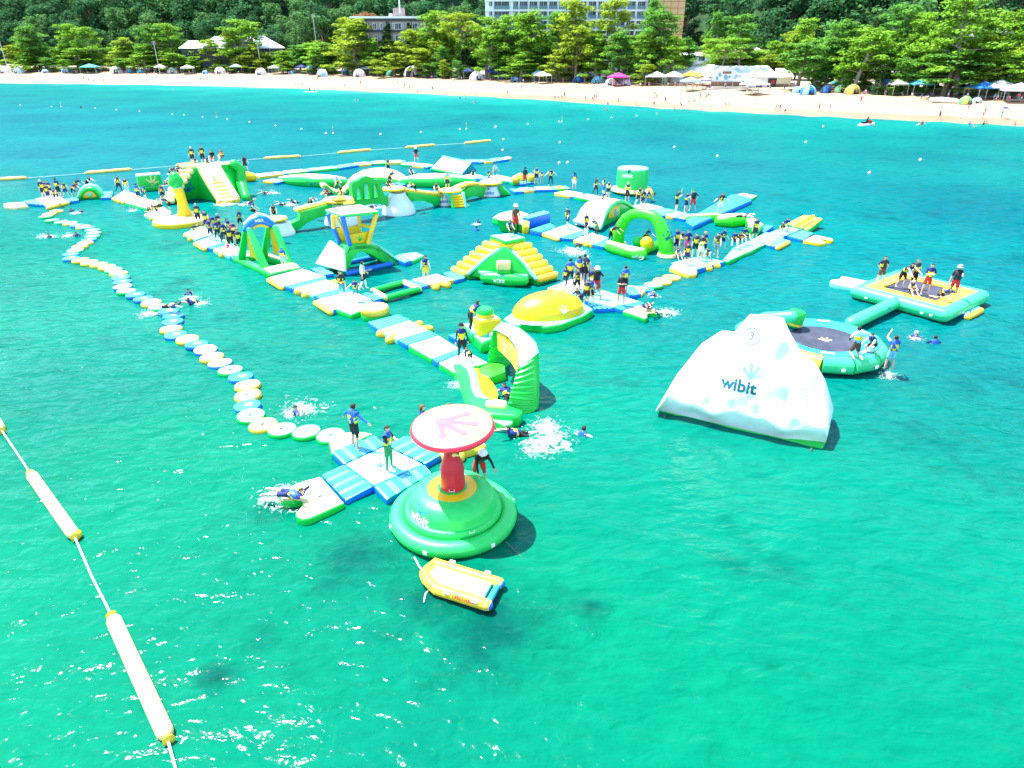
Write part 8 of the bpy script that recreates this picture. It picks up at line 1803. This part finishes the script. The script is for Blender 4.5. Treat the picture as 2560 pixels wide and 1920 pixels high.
DT = [('a', 55, 632, 5.2, 'white', None, 'white dome tent at the left edge of the beach'), ('a', 170, 632, 4.6, 'sky', 'white', 'pale blue tent second from the left edge of the beach'), ('a', 395, 632, 2.8, 'grey', 'sky', 'small grey tent left of the blue-doored tent'), ('a', 580, 628, 3.8, 'white', 'blue', 'white tent with a blue doorway on the left beach'),
      ('a', 1010, 632, 4.8, 'white', None, 'white round tent between teal canopy and blue tents'), ('a', 1125, 632, 2.6, 'teal', 'blue', 'teal and blue tent, left of two small ones'), ('a', 1215, 632, 2.6, 'sky', 'teal', 'pale teal tent, right of two small ones'), ('a', 1495, 632, 4.0, 'white', None, 'plain white tent left of the hip-roofed hall'), ('a', 1775, 638, 2.4, 'blue', 'sky', 'small bright blue tent below the hip-roofed hall'), ('a', 1905, 635, 4.4, 'white', None, 'white tent below the hip-roofed hall'),
      ('b', 45, 645, 4.4, 'white', None, 'white tent below the right end of the hip-roofed hall'), ('b', 310, 640, 2.2, 'blue', 'teal', 'small pointed blue tent on the left beach'), ('b', 575, 660, 4.6, 'white', 'sky', 'white and pale blue tent left of the tall bare trunk'), ('b', 775, 645, 3.2, 'blue', None, 'blue tent at the foot of the tall bare trunk'), ('b', 895, 660, 4.6, 'white', None, 'open white tent right of the tall bare trunk'), ('b', 1165, 655, 3.4, 'teal', 'green', 'teal and green tent on the middle beach'),
      ('b', 1355, 660, 6.4, 'white', 'black', 'big white dome shelter with dark openings on the middle beach'), ('b', 1495, 665, 2.8, 'white', 'grey', 'small white tent right of the big dome shelter'), ('b', 1570, 665, 4.0, 'mint', 'sky', 'pale green tent right of the big dome shelter'), ('b', 1905, 690, 4.8, 'white', None, 'white sun shelter before the dense pine group'), ('b', 2120, 680, 2.4, 'white', 'navy', 'small white tent before the dense pine group'),
      ('c', 30, 705, 3.0, 'sky', 'blue', 'blue tent left of the navy canopy'), ('c', 575, 712, 3.4, 'blue', 'navy', 'dark blue tent below the bare forked trunk'), ('c', 740, 718, 3.6, 'sky', 'teal', 'blue tent left of the pink canopy'), ('c', 850, 735, 3.2, 'mint', 'cream', 'green wedge tent beside the pink canopy'), ('c', 985, 735, 2.6, 'white', 'sky', 'white tent right of the pink canopy'),
      ('d', 345, 815, 3.8, 'blue', 'sky', 'bright blue dome tent right of the beach house'), ('d', 250, 800, 2.6, 'sky', None, 'pale blue tent next to the beach house corner'), ('d', 500, 800, 3.0, 'navy', 'blue', 'dark tent among chairs right of the beach house'), ('d', 625, 795, 3.0, 'khaki', 'green', 'green tent under the layered pine'), ('d', 725, 810, 3.8, 'khaki', 'yellow', 'ochre tent under the layered pine'), ('d', 1700, 900, 2.9, 'green', 'yellow', 'green and yellow printed tent on the right beach'), ('d', 1800, 890, 2.0, 'white', 'grey', 'small white tent next to the green and yellow one')]
for k, x, y, w, c1, c2, lab in DT: dome_tent(*px(k, x, y), w, c1, c2, lab, random.uniform(-.5, .5))
CN_ = [('a', 790, 632, 6.0, 'teal', 'teal canopy with people under it on the left beach'), ('a', 1395, 632, 4.4, 'white', 'white canopy left of the plain white tent'), ('a', 1630, 640, 4.6, 'white', 'white canopy over a group left of the blue tent'), ('a', 2050, 630, 4.6, 'mint', 'mint canopy below the hip-roofed hall'), ('b', 170, 640, 4.0, 'white', 'pale canopy right of the hip-roofed hall'), ('b', 400, 635, 3.6, 'navy', 'dark canopy over seats on the left beach'), ('b', 480, 638, 3.6, 'sky', 'pale blue canopy over seats on the left beach'),
       ('b', 960, 650, 3.4, 'grey', 'grey canopy right of the open white tent'), ('b', 1090, 650, 3.0, 'white', 'small white canopy by the red flag'), ('b', 1830, 680, 4.2, 'navy', 'navy canopy before the dense pine group'), ('b', 2040, 685, 4.4, 'navy', 'navy canopy over many seats'), ('c', 225, 700, 3.6, 'sky', 'pale blue canopy left of the bare forked trunk'), ('c', 265, 720, 4.2, 'white', 'white canopy on open sand below the white hotel'), ('c', 915, 740, 5.0, 'pink', 'bright pink canopy on the middle beach'),
       ('c', 1240, 735, 5.6, 'white', 'white canopy at the left of the beach house terrace'), ('c', 1390, 735, 5.6, 'white', 'white canopy in front of the long hall'), ('c', 1540, 730, 5.4, 'orange', 'orange canopy in front of the long hall, left of two'), ('c', 1640, 735, 4.6, 'orange', 'orange canopy in front of the long hall, right of two'), ('c', 1535, 785, 4.0, 'sky', 'sky blue canopy over a crowd before the beach house'), ('c', 1660, 770, 3.2, 'grey', 'grey canopy beside the beach house terrace'), ('c', 2000, 780, 4.2, 'sky', 'pale canopy before the beach house windows'), ('c', 2085, 815, 5.0, 'white', 'white canopy over tables on open sand by the beach house'),
       ('d', 1095, 820, 3.6, 'grey', 'grey canopy left of the teal one on the right beach'), ('d', 1300, 820, 4.4, 'teal', 'teal canopy on the right beach'), ('d', 1840, 855, 5.0, 'blue', 'blue framed canopy on the right beach'), ('d', 1980, 850, 6.4, 'white', 'wide white canopy with orange sides on the right beach'), ('d', 2140, 880, 6.0, 'white', 'big white canopy at the right edge of the beach'), ('d', 1010, 810, 3.2, 'navy', 'navy canopy under the small conifer on the right')]
for k, x, y, w, c, lab in CN_: canopy(*px(k, x, y), w, c, lab, rz=random.uniform(-.4, .4))
for k, x, y, w, c, lab in [('a', 400, 620, 2.2, 'white', 'white parasol by the small grey tent'), ('b', 660, 625, 2.4, 'navy', 'navy parasol left of the white car'), ('b', 855, 625, 2.6, 'blue', 'blue parasol behind the open white tent'), ('c', 120, 690, 2.2, 'white', 'white parasol among the seats below the white hotel'), ('c', 1490, 690, 2.8, 'white', 'white parasol before the long hall'), ('c', 1690, 690, 2.6, 'sky', 'pale parasol left of the gable'), ('d', 560, 790, 2.2, 'teal', 'teal parasol leaning right of the beach house'), ('d', 1720, 850, 2.4, 'yellow', 'yellow parasol behind the white boat')]: parasol(*px(k, x, y), w, c, lab)
# ---- white upturned boat on the sand
a, b = beach_pt(*px('d', 1415, 885)), beach_pt(*px('d', 1620, 895)); BO = empty('beached_raft', (a + b) / 2, 'long white inflatable raft lying on the right beach', 'raft')
bm = BM(); tube(bm, [a + Vector((0, 0, .45)), a.lerp(b, .5) + Vector((0, 0, .5)), b + Vector((0, 0, .45))], [.4, .5, .45], 12); wobj('near_tube', bm, FAB['white'], BO)
bm = BM(); tube(bm, [a + Vector((.5, 1.4, .45)), a.lerp(b, .5) + Vector((.5, 1.4, .55)), b + Vector((.5, 1.4, .45))], [.4, .5, .45], 12); wobj('far_tube', bm, FAB['white'], BO)
bm = BM(); prism(bm, [a, b, b + Vector((.5, 1.4, 0)), a + Vector((.5, 1.4, 0))], a.z + .3, a.z + .6, .05); wobj('deck', bm, [FAB['white'], FAB['grey']], BO)
# ---- cars
CARP = {n: mat('paint_' + n, c, .25, .04, spec=.6) for n, c in dict(white=(.75, .76, .78), silver=(.5, .52, .55), blue=(.05, .15, .4), black=(.02, .02, .025), red=(.5, .03, .03), sky=(.4, .58, .7)).items()}
TYRE = mat('tyre', (.02, .02, .02), .8, .1); HUB = mat('wheel_rim', (.5, .5, .52), .3, .05, metal=.8); LAMP = mat('lamp_glass', (.8, .8, .75), .1, .02); TAIL = mat('tail_lamp', (.5, .02, .02), .2, .02)
def car_parts():
    P = {}
    bm = BM(); pr = [(-2.0, .35), (-2.05, .75), (-1.9, 1.0), (-1.55, 1.55), (-.9, 1.68), (.3, 1.66), (.95, 1.15), (1.75, 1.0), (2.0, .75), (2.0, .35)]
    rows = []
    for yy, s in ((-.84, .94), (-.8, 1.0), (0, 1.01), (.8, 1.0), (.84, .94)): rows.append([Vector((x * (1 if abs(yy) < .83 else .99), yy * (1 if z < 1.02 else .86), z * (s if z > .8 else 1))) for x, z in pr])
    grid_skin(bm, rows, close=True, caps=True); bmesh.ops.recalc_face_normals(bm, faces=bm.faces); P['body'] = mesh_from('car_body', bm, CARP['white'])
    bm = BM(); panel(bm, [Vector((.42, -.62, 1.6)), Vector((.42, .62, 1.6)), Vector((.93, .7, 1.2)), Vector((.93, -.7, 1.2))], .04, 0); P['windscreen'] = mesh_from('windscreen', bm, GLASS, False)
    bm = BM(); panel(bm, [Vector((-1.5, -.775, 1.05)), Vector((.75, -.775, 1.05)), Vector((.28, -.735, 1.56)), Vector((-1.25, -.735, 1.56))], .05, 0); P['side_window'] = mesh_from('side_window', bm, GLASS, False)
    bm = BM(); lathe(bm, [(0, -.1), (.2, -.1), (.2, -.11), (.32, -.1), (.33, 0), (.32, .1), (.2, .11), (0, .1)], (0, 0, 0), 16, M=Matrix.Rotation(R(90), 3, 'X')); P['tyre'] = mesh_from('tyre', bm, TYRE)
    bm = BM(); lathe(bm, [(0, -.13), (.19, -.115), (.2, 0), (.19, .115), (0, .13)], (0, 0, 0), 10, M=Matrix.Rotation(R(90), 3, 'X')); P['rim'] = mesh_from('rim', bm, HUB)
    bm = BM(); box(bm, (0, 0, 0), (.1, .36, .16), 0, .03); P['lamp'] = mesh_from('headlight', bm, LAMP); bm = BM(); box(bm, (0, 0, 0), (.1, .3, .2), 0, .03); P['tail'] = mesh_from('tail_light', bm, TAIL)
    return P
CP = car_parts()
def car(u, b, colour, label, rz):
    p = ground_at(u, b); root = empty('parked_car', p, label, 'car', 'cars parked behind the beach', rz)
    o = link('body', CP['body'], root); o.material_slots[0].link = 'OBJECT'; o.material_slots[0].material = CARP[colour]
    link('windscreen', CP['windscreen'], root); link('side_window', CP['side_window'], root); link('side_window', CP['side_window'], root, scale=(1, -1, 1))
    for x in (-1.3, 1.3):
        for y in (-.76, .76): w = link('wheel', CP['tyre'], root, (x, y, .33)); link('rim', CP['rim'], w)
    for y in (-.6, .6): link('headlight', CP['lamp'], root, (1.96, y, .78)); link('tail_light', CP['tail'], root, (-2.0, y, .85))
for u, b, c, lab, rz in [(835, 8, 'white', 'white car beside the blue tent and tall trunk', .3), (812, 13, 'silver', 'silver car behind the white car near the tall trunk', .3), (520, 12, 'white', 'white car below the hip-roofed hall', .2), (330, 10, 'silver', 'silver car behind the left beach tents', .2), (2165, 9, 'white', 'white car behind the ochre tent', -.3), (2222, 9, 'sky', 'pale blue car behind the small conifer', -.3), (2120, 14, 'blue', 'blue car behind the layered pine right of the beach house', -.3), (2275, 10, 'white', 'white car left of the leaning right-hand pine', -.3), (2420, 12, 'silver', 'silver car behind the blue framed canopy', -.3), (2462, 12, 'red', 'red car at the right edge of the grove', -.3), (1330, 13, 'white', 'white car behind the navy canopy', .1), (1230, 12, 'black', 'black car under the dense pines', .1), (2335, 14, 'black', 'black car behind the teal canopy', -.3), (1080, 12, 'silver', 'silver car behind the pale green tent', .2)]: car(u, b, c, lab, rz)
# ---- people on the sand and in the shallows
BPK = [('a', 222, 680, 'stand'), ('a', 730, 700, 'stand'), ('a', 770, 708, 'walk'), ('a', 806, 712, 'crouch'), ('a', 900, 712, 'bend'), ('a', 1270, 712, 'sit'), ('a', 1268, 668, 'stand'), ('a', 1312, 665, 'walk'), ('a', 1545, 700, 'walk'), ('a', 1570, 690, 'stand'), ('a', 1735, 705, 'stand'), ('a', 1860, 655, 'stand'), ('a', 1640, 648, 'stand'), ('a', 1900, 655, 'crouch'), ('a', 840, 640, 'stand'), ('a', 770, 640, 'crouch'),
       ('b', 290, 665, 'stand'), ('b', 298, 735, 'stand'), ('b', 470, 660, 'stand'), ('b', 520, 705, 'walk'), ('b', 538, 705, 'stand'), ('b', 765, 758, 'stand'), ('b', 890, 745, 'walk'), ('b', 905, 738, 'stand'), ('b', 1225, 735, 'stand'), ('b', 1278, 748, 'crouch'), ('b', 1330, 780, 'stand'), ('b', 1358, 768, 'stand'), ('b', 1528, 788, 'stand'), ('b', 1508, 770, 'crouch'), ('b', 1705, 715, 'bend'), ('b', 2172, 825, 'stand'), ('b', 340, 735, 'sit'), ('b', 398, 735, 'crouch'),
       ('c', 80, 785, 'stand'), ('c', 205, 748, 'stand'), ('c', 370, 865, 'sit'), ('c', 395, 862, 'sit'), ('c', 432, 862, 'bend'), ('c', 452, 850, 'stand'), ('c', 637, 875, 'stand'), ('c', 690, 872, 'sit'), ('c', 710, 872, 'stand'), ('c', 727, 865, 'stand'), ('c', 925, 880, 'crouch'), ('c', 1107, 762, 'walk'), ('c', 1215, 835, 'stand'), ('c', 1232, 830, 'walk'), ('c', 1248, 862, 'stand'), ('c', 1228, 868, 'bend'), ('c', 1225, 915, 'crouch'), ('c', 1322, 893, 'stand'), ('c', 1460, 930, 'bend'), ('c', 1520, 895, 'sit'), ('c', 1575, 895, 'sit'), ('c', 1625, 855, 'stand'), ('c', 1692, 845, 'stand'), ('c', 1680, 858, 'sit'), ('c', 1715, 905, 'lie'), ('c', 1835, 920, 'sit'), ('c', 1860, 918, 'sit'), ('c', 1245, 735, 'stand'), ('c', 1400, 750, 'stand'), ('c', 1500, 775, 'sit'), ('c', 1560, 775, 'stand'), ('c', 1595, 770, 'sit'), ('c', 1640, 765, 'stand'), ('c', 1762, 745, 'stand'), ('c', 910, 735, 'stand'), ('c', 945, 738, 'stand'), ('c', 2030, 805, 'sit'), ('c', 2075, 808, 'sit'), ('c', 2120, 808, 'sit'),
       ('d', 65, 960, 'stand'), ('d', 100, 958, 'stand'), ('d', 152, 972, 'crouch'), ('d', 437, 962, 'stand'), ('d', 530, 960, 'walk'), ('d', 798, 895, 'stand'), ('d', 1320, 870, 'stand'), ('d', 1478, 1028, 'walk'), ('d', 1725, 960, 'stand'), ('d', 1852, 1020, 'stand'), ('d', 1870, 985, 'stand'), ('d', 2012, 1028, 'stand'), ('d', 2060, 880, 'stand'), ('d', 1950, 880, 'stand'), ('d', 1975, 885, 'stand'), ('d', 2180, 890, 'stand'), ('d', 2080, 885, 'bend'), ('d', 1560, 820, 'stand'), ('d', 1385, 850, 'crouch'), ('d', 985, 815, 'sit'), ('d', 470, 805, 'sit'), ('d', 1030, 815, 'sit'), ('d', 2150, 880, 'walk')]
rng = random.Random(77)
for u in range(20, 2560, 42):                            # people resting in front of the tents
    BPK.append(('P', u + rng.randint(-15, 15), interp(GROVE, u) + rng.uniform(.8, 4.0), rng.choice(['sit', 'stand', 'crouch', 'stand', 'sit', 'bend'])))
SCOL = ['navy', 'black', 'white', 'teal', 'red', 'grey', 'pink', 'skin', 'skin', 'blue']; BN = {}
PWORD = dict(stand='standing', walk='walking', crouch='crouching', bend='bending', sit='sitting', lie='lying'); rng = random.Random(3)
def landmark(u):
    for lim, nm in ((130, 'at the left beach edge'), (260, 'before the teal canopy'), (400, 'before the small teal tents'), (520, 'before the hip-roofed hall'), (660, 'right of the hip-roofed hall'), (800, 'left of the tall bare trunk'), (920, 'right of the tall bare trunk'), (1080, 'before the big dome shelter'), (1280, 'before the dense pine group'), (1420, 'below the white hotel'), (1560, 'before the pink canopy'), (1660, 'before the terrace canopies'), (1800, 'before the beach house gable'), (1935, 'by the table canopy'), (2080, 'right of the beach house'), (2240, 'before the ochre tent'), (2400, 'by the right-hand teal canopy'), (9999, 'at the right beach edge')):
        if u < lim: return nm
def swimmer_label(u): return landmark(u)
for k, x, y, po in sorted(BPK, key=lambda t: px(*t[:3])[0]):
    u, v = px(k, x, y); c1, c2 = rng.choice(SCOL), rng.choice(SCOL[:7]); base = f'person {PWORD[po]} on sand {landmark(u)}'; BN[base] = BN.get(base, 0) + 1
    lab = f'person in {c1 if c1 != "skin" else "swimwear"} {PWORD[po]} on sand {landmark(u)}'; BN[lab] = BN.get(lab, 0) + 1
    if BN[lab] > 1: lab += f', {ORD[BN[lab] - 1]} from the left'
    person(beach_pt(u, v), rng.uniform(1.35, 1.75), po, rng.uniform(-180, 180), lab, 'people on the beach', rng.randrange(2), c1, None, None, None, None, c2, None, rng.choice(['hair', 'hair', 'hair_brown']))
BSW = [('a', 515, 745), ('a', 1495, 795), ('a', 1955, 745), ('b', 1395, 803), ('b', 1458, 800), ('b', 1762, 850), ('b', 1800, 858), ('b', 1895, 825), ('b', 1893, 895), ('c', 828, 905), ('c', 813, 952), ('c', 1065, 912), ('c', 1312, 945), ('c', 1405, 960), ('c', 1630, 950), ('d', 1305, 1085), ('d', 1328, 1080), ('d', 1660, 1060), ('d', 1735, 1092), ('d', 1775, 1098), ('d', 1855, 1085), ('d', 1885, 1080), ('d', 2135, 1085), ('a', 700, 935), ('b', 868 - 0, 340 + 545)]
for k, x, y in sorted(BSW, key=lambda t: px(*t)[0]):
    u, v = px(k, x, y); lab = f'bather in the shallow water {landmark(u)}'; BN[lab] = BN.get(lab, 0) + 1
    if BN[lab] > 1: lab += f', {ORD[BN[lab] - 1]} from the left'
    person(W('P', u, v, .0), rng.uniform(1.5, 1.7), 'tread', rng.uniform(-180, 180), lab, 'bathers in the shallows', rng.randrange(2), rng.choice(SCOL), shorts=None, vest=None, lift=rng.uniform(.2, .6))
# umbrella carried on the right beach
p = beach_pt(*px('d', 2015, 1028)); UM = empty('sun_umbrella', p + Vector((.2, 0, 0)), 'dark umbrella carried by a person near the right edge of the beach', 'umbrella')
bm = BM(); lathe(bm, [(.62, 1.75), (.4, 1.95), (0, 2.05)], (0, 0, 0), 10); link('shade', mesh_from('umbrella_shade', bm, FAB['navy'], False), UM); bm = BM(); tube(bm, [(0, 0, .9), (0, 0, 2.05)], .02, 5); link('stick', mesh_from('umbrella_stick', bm, POLEM), UM)
# ---- paddle board and jet ski
p = W('b', 472, 797, .02); SB = empty('paddle_board', p, 'pale paddle board with two people near the left shore', 'board'); bm = BM(); prism(bm, ellipse((0, 0), 2.2, .5, 0, 24), 0, .14, .04); link('board', mesh_from('paddle_board', bm, [FAB['orange'], FAB['white']]), SB); bm = BM(); panel(bm, [Vector((-2.0, 0, .0)), Vector((-1.6, 0, .0)), Vector((-1.85, 0, -.3))], .03, 0); link('fin', mesh_from('board_fin', bm, FAB['black'], False), SB)
person(p + Vector((-.2, 0, .14)), 1.7, 'kneel', 60, 'person paddling on the board near the left shore', None, 0, 'black', vest=None); person(p + Vector((1.2, .1, .14)), 1.1, 'floor', 60, 'child sitting on the paddle board near the left shore', None, 0, 'navy', vest=None)
p = W('d', 850, 1085, .0); JS = empty('jet_ski', p, 'red and white jet ski near the right shore', 'jet ski', None, .2)
bm = BM(); rows = []
for t in range(9):
    s = -1.5 + 3.0 * t / 8; w = .55 * math.sqrt(max(.04, 1 - ((s - -.3) / 1.9) ** 2)); h = .35 + .12 * (s / 1.5); rows.append([Vector((s, -w * .6, -.15)), Vector((s, -w, .12)), Vector((s, -w * .8, h)), Vector((s, w * .8, h)), Vector((s, w, .12)), Vector((s, w * .6, -.15))])
grid_skin(bm, rows, close=True, caps=True); bmesh.ops.recalc_face_normals(bm, faces=bm.faces); link('hull', mesh_from('ski_hull', bm, FAB['white']), JS); bm = BM(); box(bm, (.45, 0, .62), (.9, .5, .55), 0, .15); link('cowl', mesh_from('ski_cowl', bm, P_RED), JS); bm = BM(); box(bm, (-.5, 0, .5), (1.2, .36, .3), 0, .1); link('seat', mesh_from('ski_seat', bm, FAB['black']), JS); bm = BM(); tube(bm, [(.3, -.35, .98), (.4, 0, .95), (.3, .35, .98)], .04, 6); link('handlebar', mesh_from('ski_bar', bm, FAB['black']), JS)
person(p + Vector((-.15, -.05, .12)), 1.7, 'ride', 100, 'rider in a red vest on the jet ski near the right shore', None, 0, 'red', vest='d')
# ---- swimming-area buoys
BUO = mat('buoy_orange', (.75, .24, .10), .4, .1); bm = BM(); lathe(bm, [(0, -.22), (.18, -.18), (.26, -.02), (.26, .02)], (0, 0, 0), 12); b_lo = mesh_from('buoy_low', bm, BUO); bm = BM(); lathe(bm, [(.26, .02), (.24, .14), (.15, .25), (0, .28)], (0, 0, 0), 12); b_hi = mesh_from('buoy_high', bm, FAB['white'])
bm = BM(); lathe(bm, [(.0, .28), (.06, .28), (.05, .4), (0, .42)], (0, 0, 0), 6); b_eye = mesh_from('buoy_eye', bm, FAB['yellow']); bm = BM(); tube(bm, [(0, 0, .2), (0, 0, 1.5)], .05, 6); b_pole = mesh_from('buoy_pole', bm, FAB['yellow']); bm = BM(); box(bm, (0, 0, 1.4), (.35, .05, .35)); b_sign = mesh_from('buoy_sign', bm, FAB['yellow'], False)
B7 = [(88, 23), (223, 30), (265, 30, 1), (412, 37), (503, 44), (603, 50), (745, 62), (795, 66), (876, 75), (937, 76, 1), (982, 85), (1078, 97), (1191, 112), (1303, 127), (1409, 145), (1440, 145, 1), (1644, 150), (1819, 140), (1987, 128), (2015, 126, 1), (2140, 117), (2175, 172), (2172, 218)]
B8 = [(65, 143), (195, 132), (321, 122), (333, 122, 1), (440, 113), (535, 105), (637, 98), (719, 90), (325, 207), (322, 290), (356, 288), (790, 225), (965, 262), (1395, 142), (1325, 205), (1790, 277), (1583, 330)]
BU = [(q[0] / 1.728, 250 + q[1] / 1.728, len(q) > 2) for q in B7] + [(1200 + q[0] / 1.6265, 230 + q[1] / 1.6265, len(q) > 2) for q in B8]
BU.sort(); 
for i, (u, v, pl_) in enumerate(BU):
    p = W('P', u, v, .02); nth = ORD[i] + ' from the left' if i < 20 else ORD[len(BU) - 1 - i] + ' from the right'
    root = empty('swim_buoy', p, f'small orange and white swim-line buoy{" with a yellow pole" if pl_ else ""}, {nth}', 'buoy', 'buoys of the swimming area', random.uniform(0, 6)); root.scale = (.65, .65, .65)
    link('float', b_lo, root); link('top', b_hi, root); link('eyelet', b_eye, root)
    if pl_: link('pole', b_pole, root); link('sign', b_sign, root)
# ---- foam and splashes
FOAM = mat('foam_white', (.82, .85, .86), .6, .05, 3, 0, 1, .3)
def foam_mat():
    m = bpy.data.materials.new('foam_lace'); n, l, p = nodes_of(m); out = n['Material Output']
    tc = n.new('ShaderNodeTexCoord'); oi = n.new('ShaderNodeObjectInfo'); ad = n.new('ShaderNodeVectorMath'); ad.operation = 'ADD'; l.new(tc.outputs['Object'], ad.inputs[0]); l.new(oi.outputs['Location'], ad.inputs[1])
    nz = n.new('ShaderNodeTexNoise'); nz.inputs['Scale'].default_value = 3.2; nz.inputs['Detail'].default_value = 8; nz.inputs['Roughness'].default_value = .72; nz.inputs['Distortion'].default_value = 1.2; l.new(ad.outputs[0], nz.inputs['Vector'])
    ln = n.new('ShaderNodeVectorMath'); ln.operation = 'LENGTH'; l.new(tc.outputs['Object'], ln.inputs[0])
    sb = n.new('ShaderNodeMath'); sb.operation = 'MULTIPLY_ADD'; l.new(ln.outputs['Value'], sb.inputs[0]); sb.inputs[1].default_value = -.22; l.new(nz.outputs['Fac'], sb.inputs[2])
    rp = n.new('ShaderNodeValToRGB'); rp.color_ramp.elements[0].position = .38; rp.color_ramp.elements[0].color = (0, 0, 0, 1); rp.color_ramp.elements[1].position = .60; rp.color_ramp.elements[1].color = (.85, .85, .85, 1); l.new(sb.outputs[0], rp.inputs['Fac'])
    p.inputs['Base Color'].default_value = (.80, .84, .85, 1); p.inputs['Roughness'].default_value = .7
    tr = n.new('ShaderNodeBsdfTransparent'); mx = n.new('ShaderNodeMixShader'); l.new(rp.outputs['Color'], mx.inputs[0]); l.new(tr.outputs[0], mx.inputs[1]); l.new(p.outputs[0], mx.inputs[2]); l.new(mx.outputs[0], out.inputs['Surface'])
    return m
LACE = foam_mat()
def foam_mesh(i, n, seed):
    """lacy foam lying on the water with a little thrown spray"""
    rng = random.Random(seed); bm = BM(); rows = []
    for j in range(9):
        r = 1.35 * j / 8 + .01; rows.append([Vector((r * 1.2 * math.cos(a), r * math.sin(a), .07 + .025 * math.sin(5 * a + j) + .12 * math.exp(-(r / .35) ** 2) * rng.random())) for a in [2 * math.pi * q / 28 for q in range(28)]])
    grid_skin(bm, rows, close=True)
    for _ in range(n):
        r = abs(rng.gauss(0, .38)); a = rng.uniform(0, 6.28); s = rng.uniform(.008, .024); z = .06 + rng.random() ** 3 * .35
        g = bmesh.ops.create_icosphere(bm, subdivisions=1, radius=s, matrix=Matrix.Translation((r * math.cos(a) * 1.2, r * math.sin(a), z)))
        for v in g['verts']:
            for f in v.link_faces: f.material_index = 1
    return mesh_from('foam_%d' % i, bm, [LACE, FOAM])
FM = [foam_mesh(i, 110, 70 + i) for i in range(3)]
for i, (k, x, y, s, st) in enumerate([('M', 330, 230, 1.1, 1), ('M', 130, 1000, .9, 1), ('U', 900, 560, .9, 1), ('U', 1100, 950, 1.2, 1), ('U', 700, 1150, .9, 1), ('H', 100, 1360, .7, 1), ('H', 240, 1440, .7, 1), ('A', 620, 1400, .8, 1), ('A', 950, 1390, .8, 1), ('A', 1060, 1075, .8, 1), ('A', 1840, 1040, .7, 1), ('B', 1940, 800, 1.0, 1), ('B', 1300, 960, 1.3, 1), ('B', 1560, 960, .8, 1), ('B', 2190, 965, .8, 1), ('C', 520, 960, .8, 1), ('E', 1150, 1390, 1.3, 1), ('E', 1230, 1420, 1.0, 1), ('K', 1680, 1130, .9, 1), ('K', 1500, 890, .6, 1), ('Q', 120, 460, .8, 1), ('D', 1450, 1230, .6, 1), ('O', 1050, 880, .5, 1), ('N', 2140, 690, .6, 1), ('S', 250, 520, .6, 1), ('C', 1740, 1000, .7, 1), ('D', 1290, 960, .5, 1), ('L', 1170, 990, .6, 1)]):
    p = W(k, x, y, 0.0); o = link('splash_foam', FM[i % 3], None, p, random.uniform(0, 6), (s, s, min(1, s))); tag(o, 'white splash foam on the water', None, 'splashes round the swimmers', 'stuff')
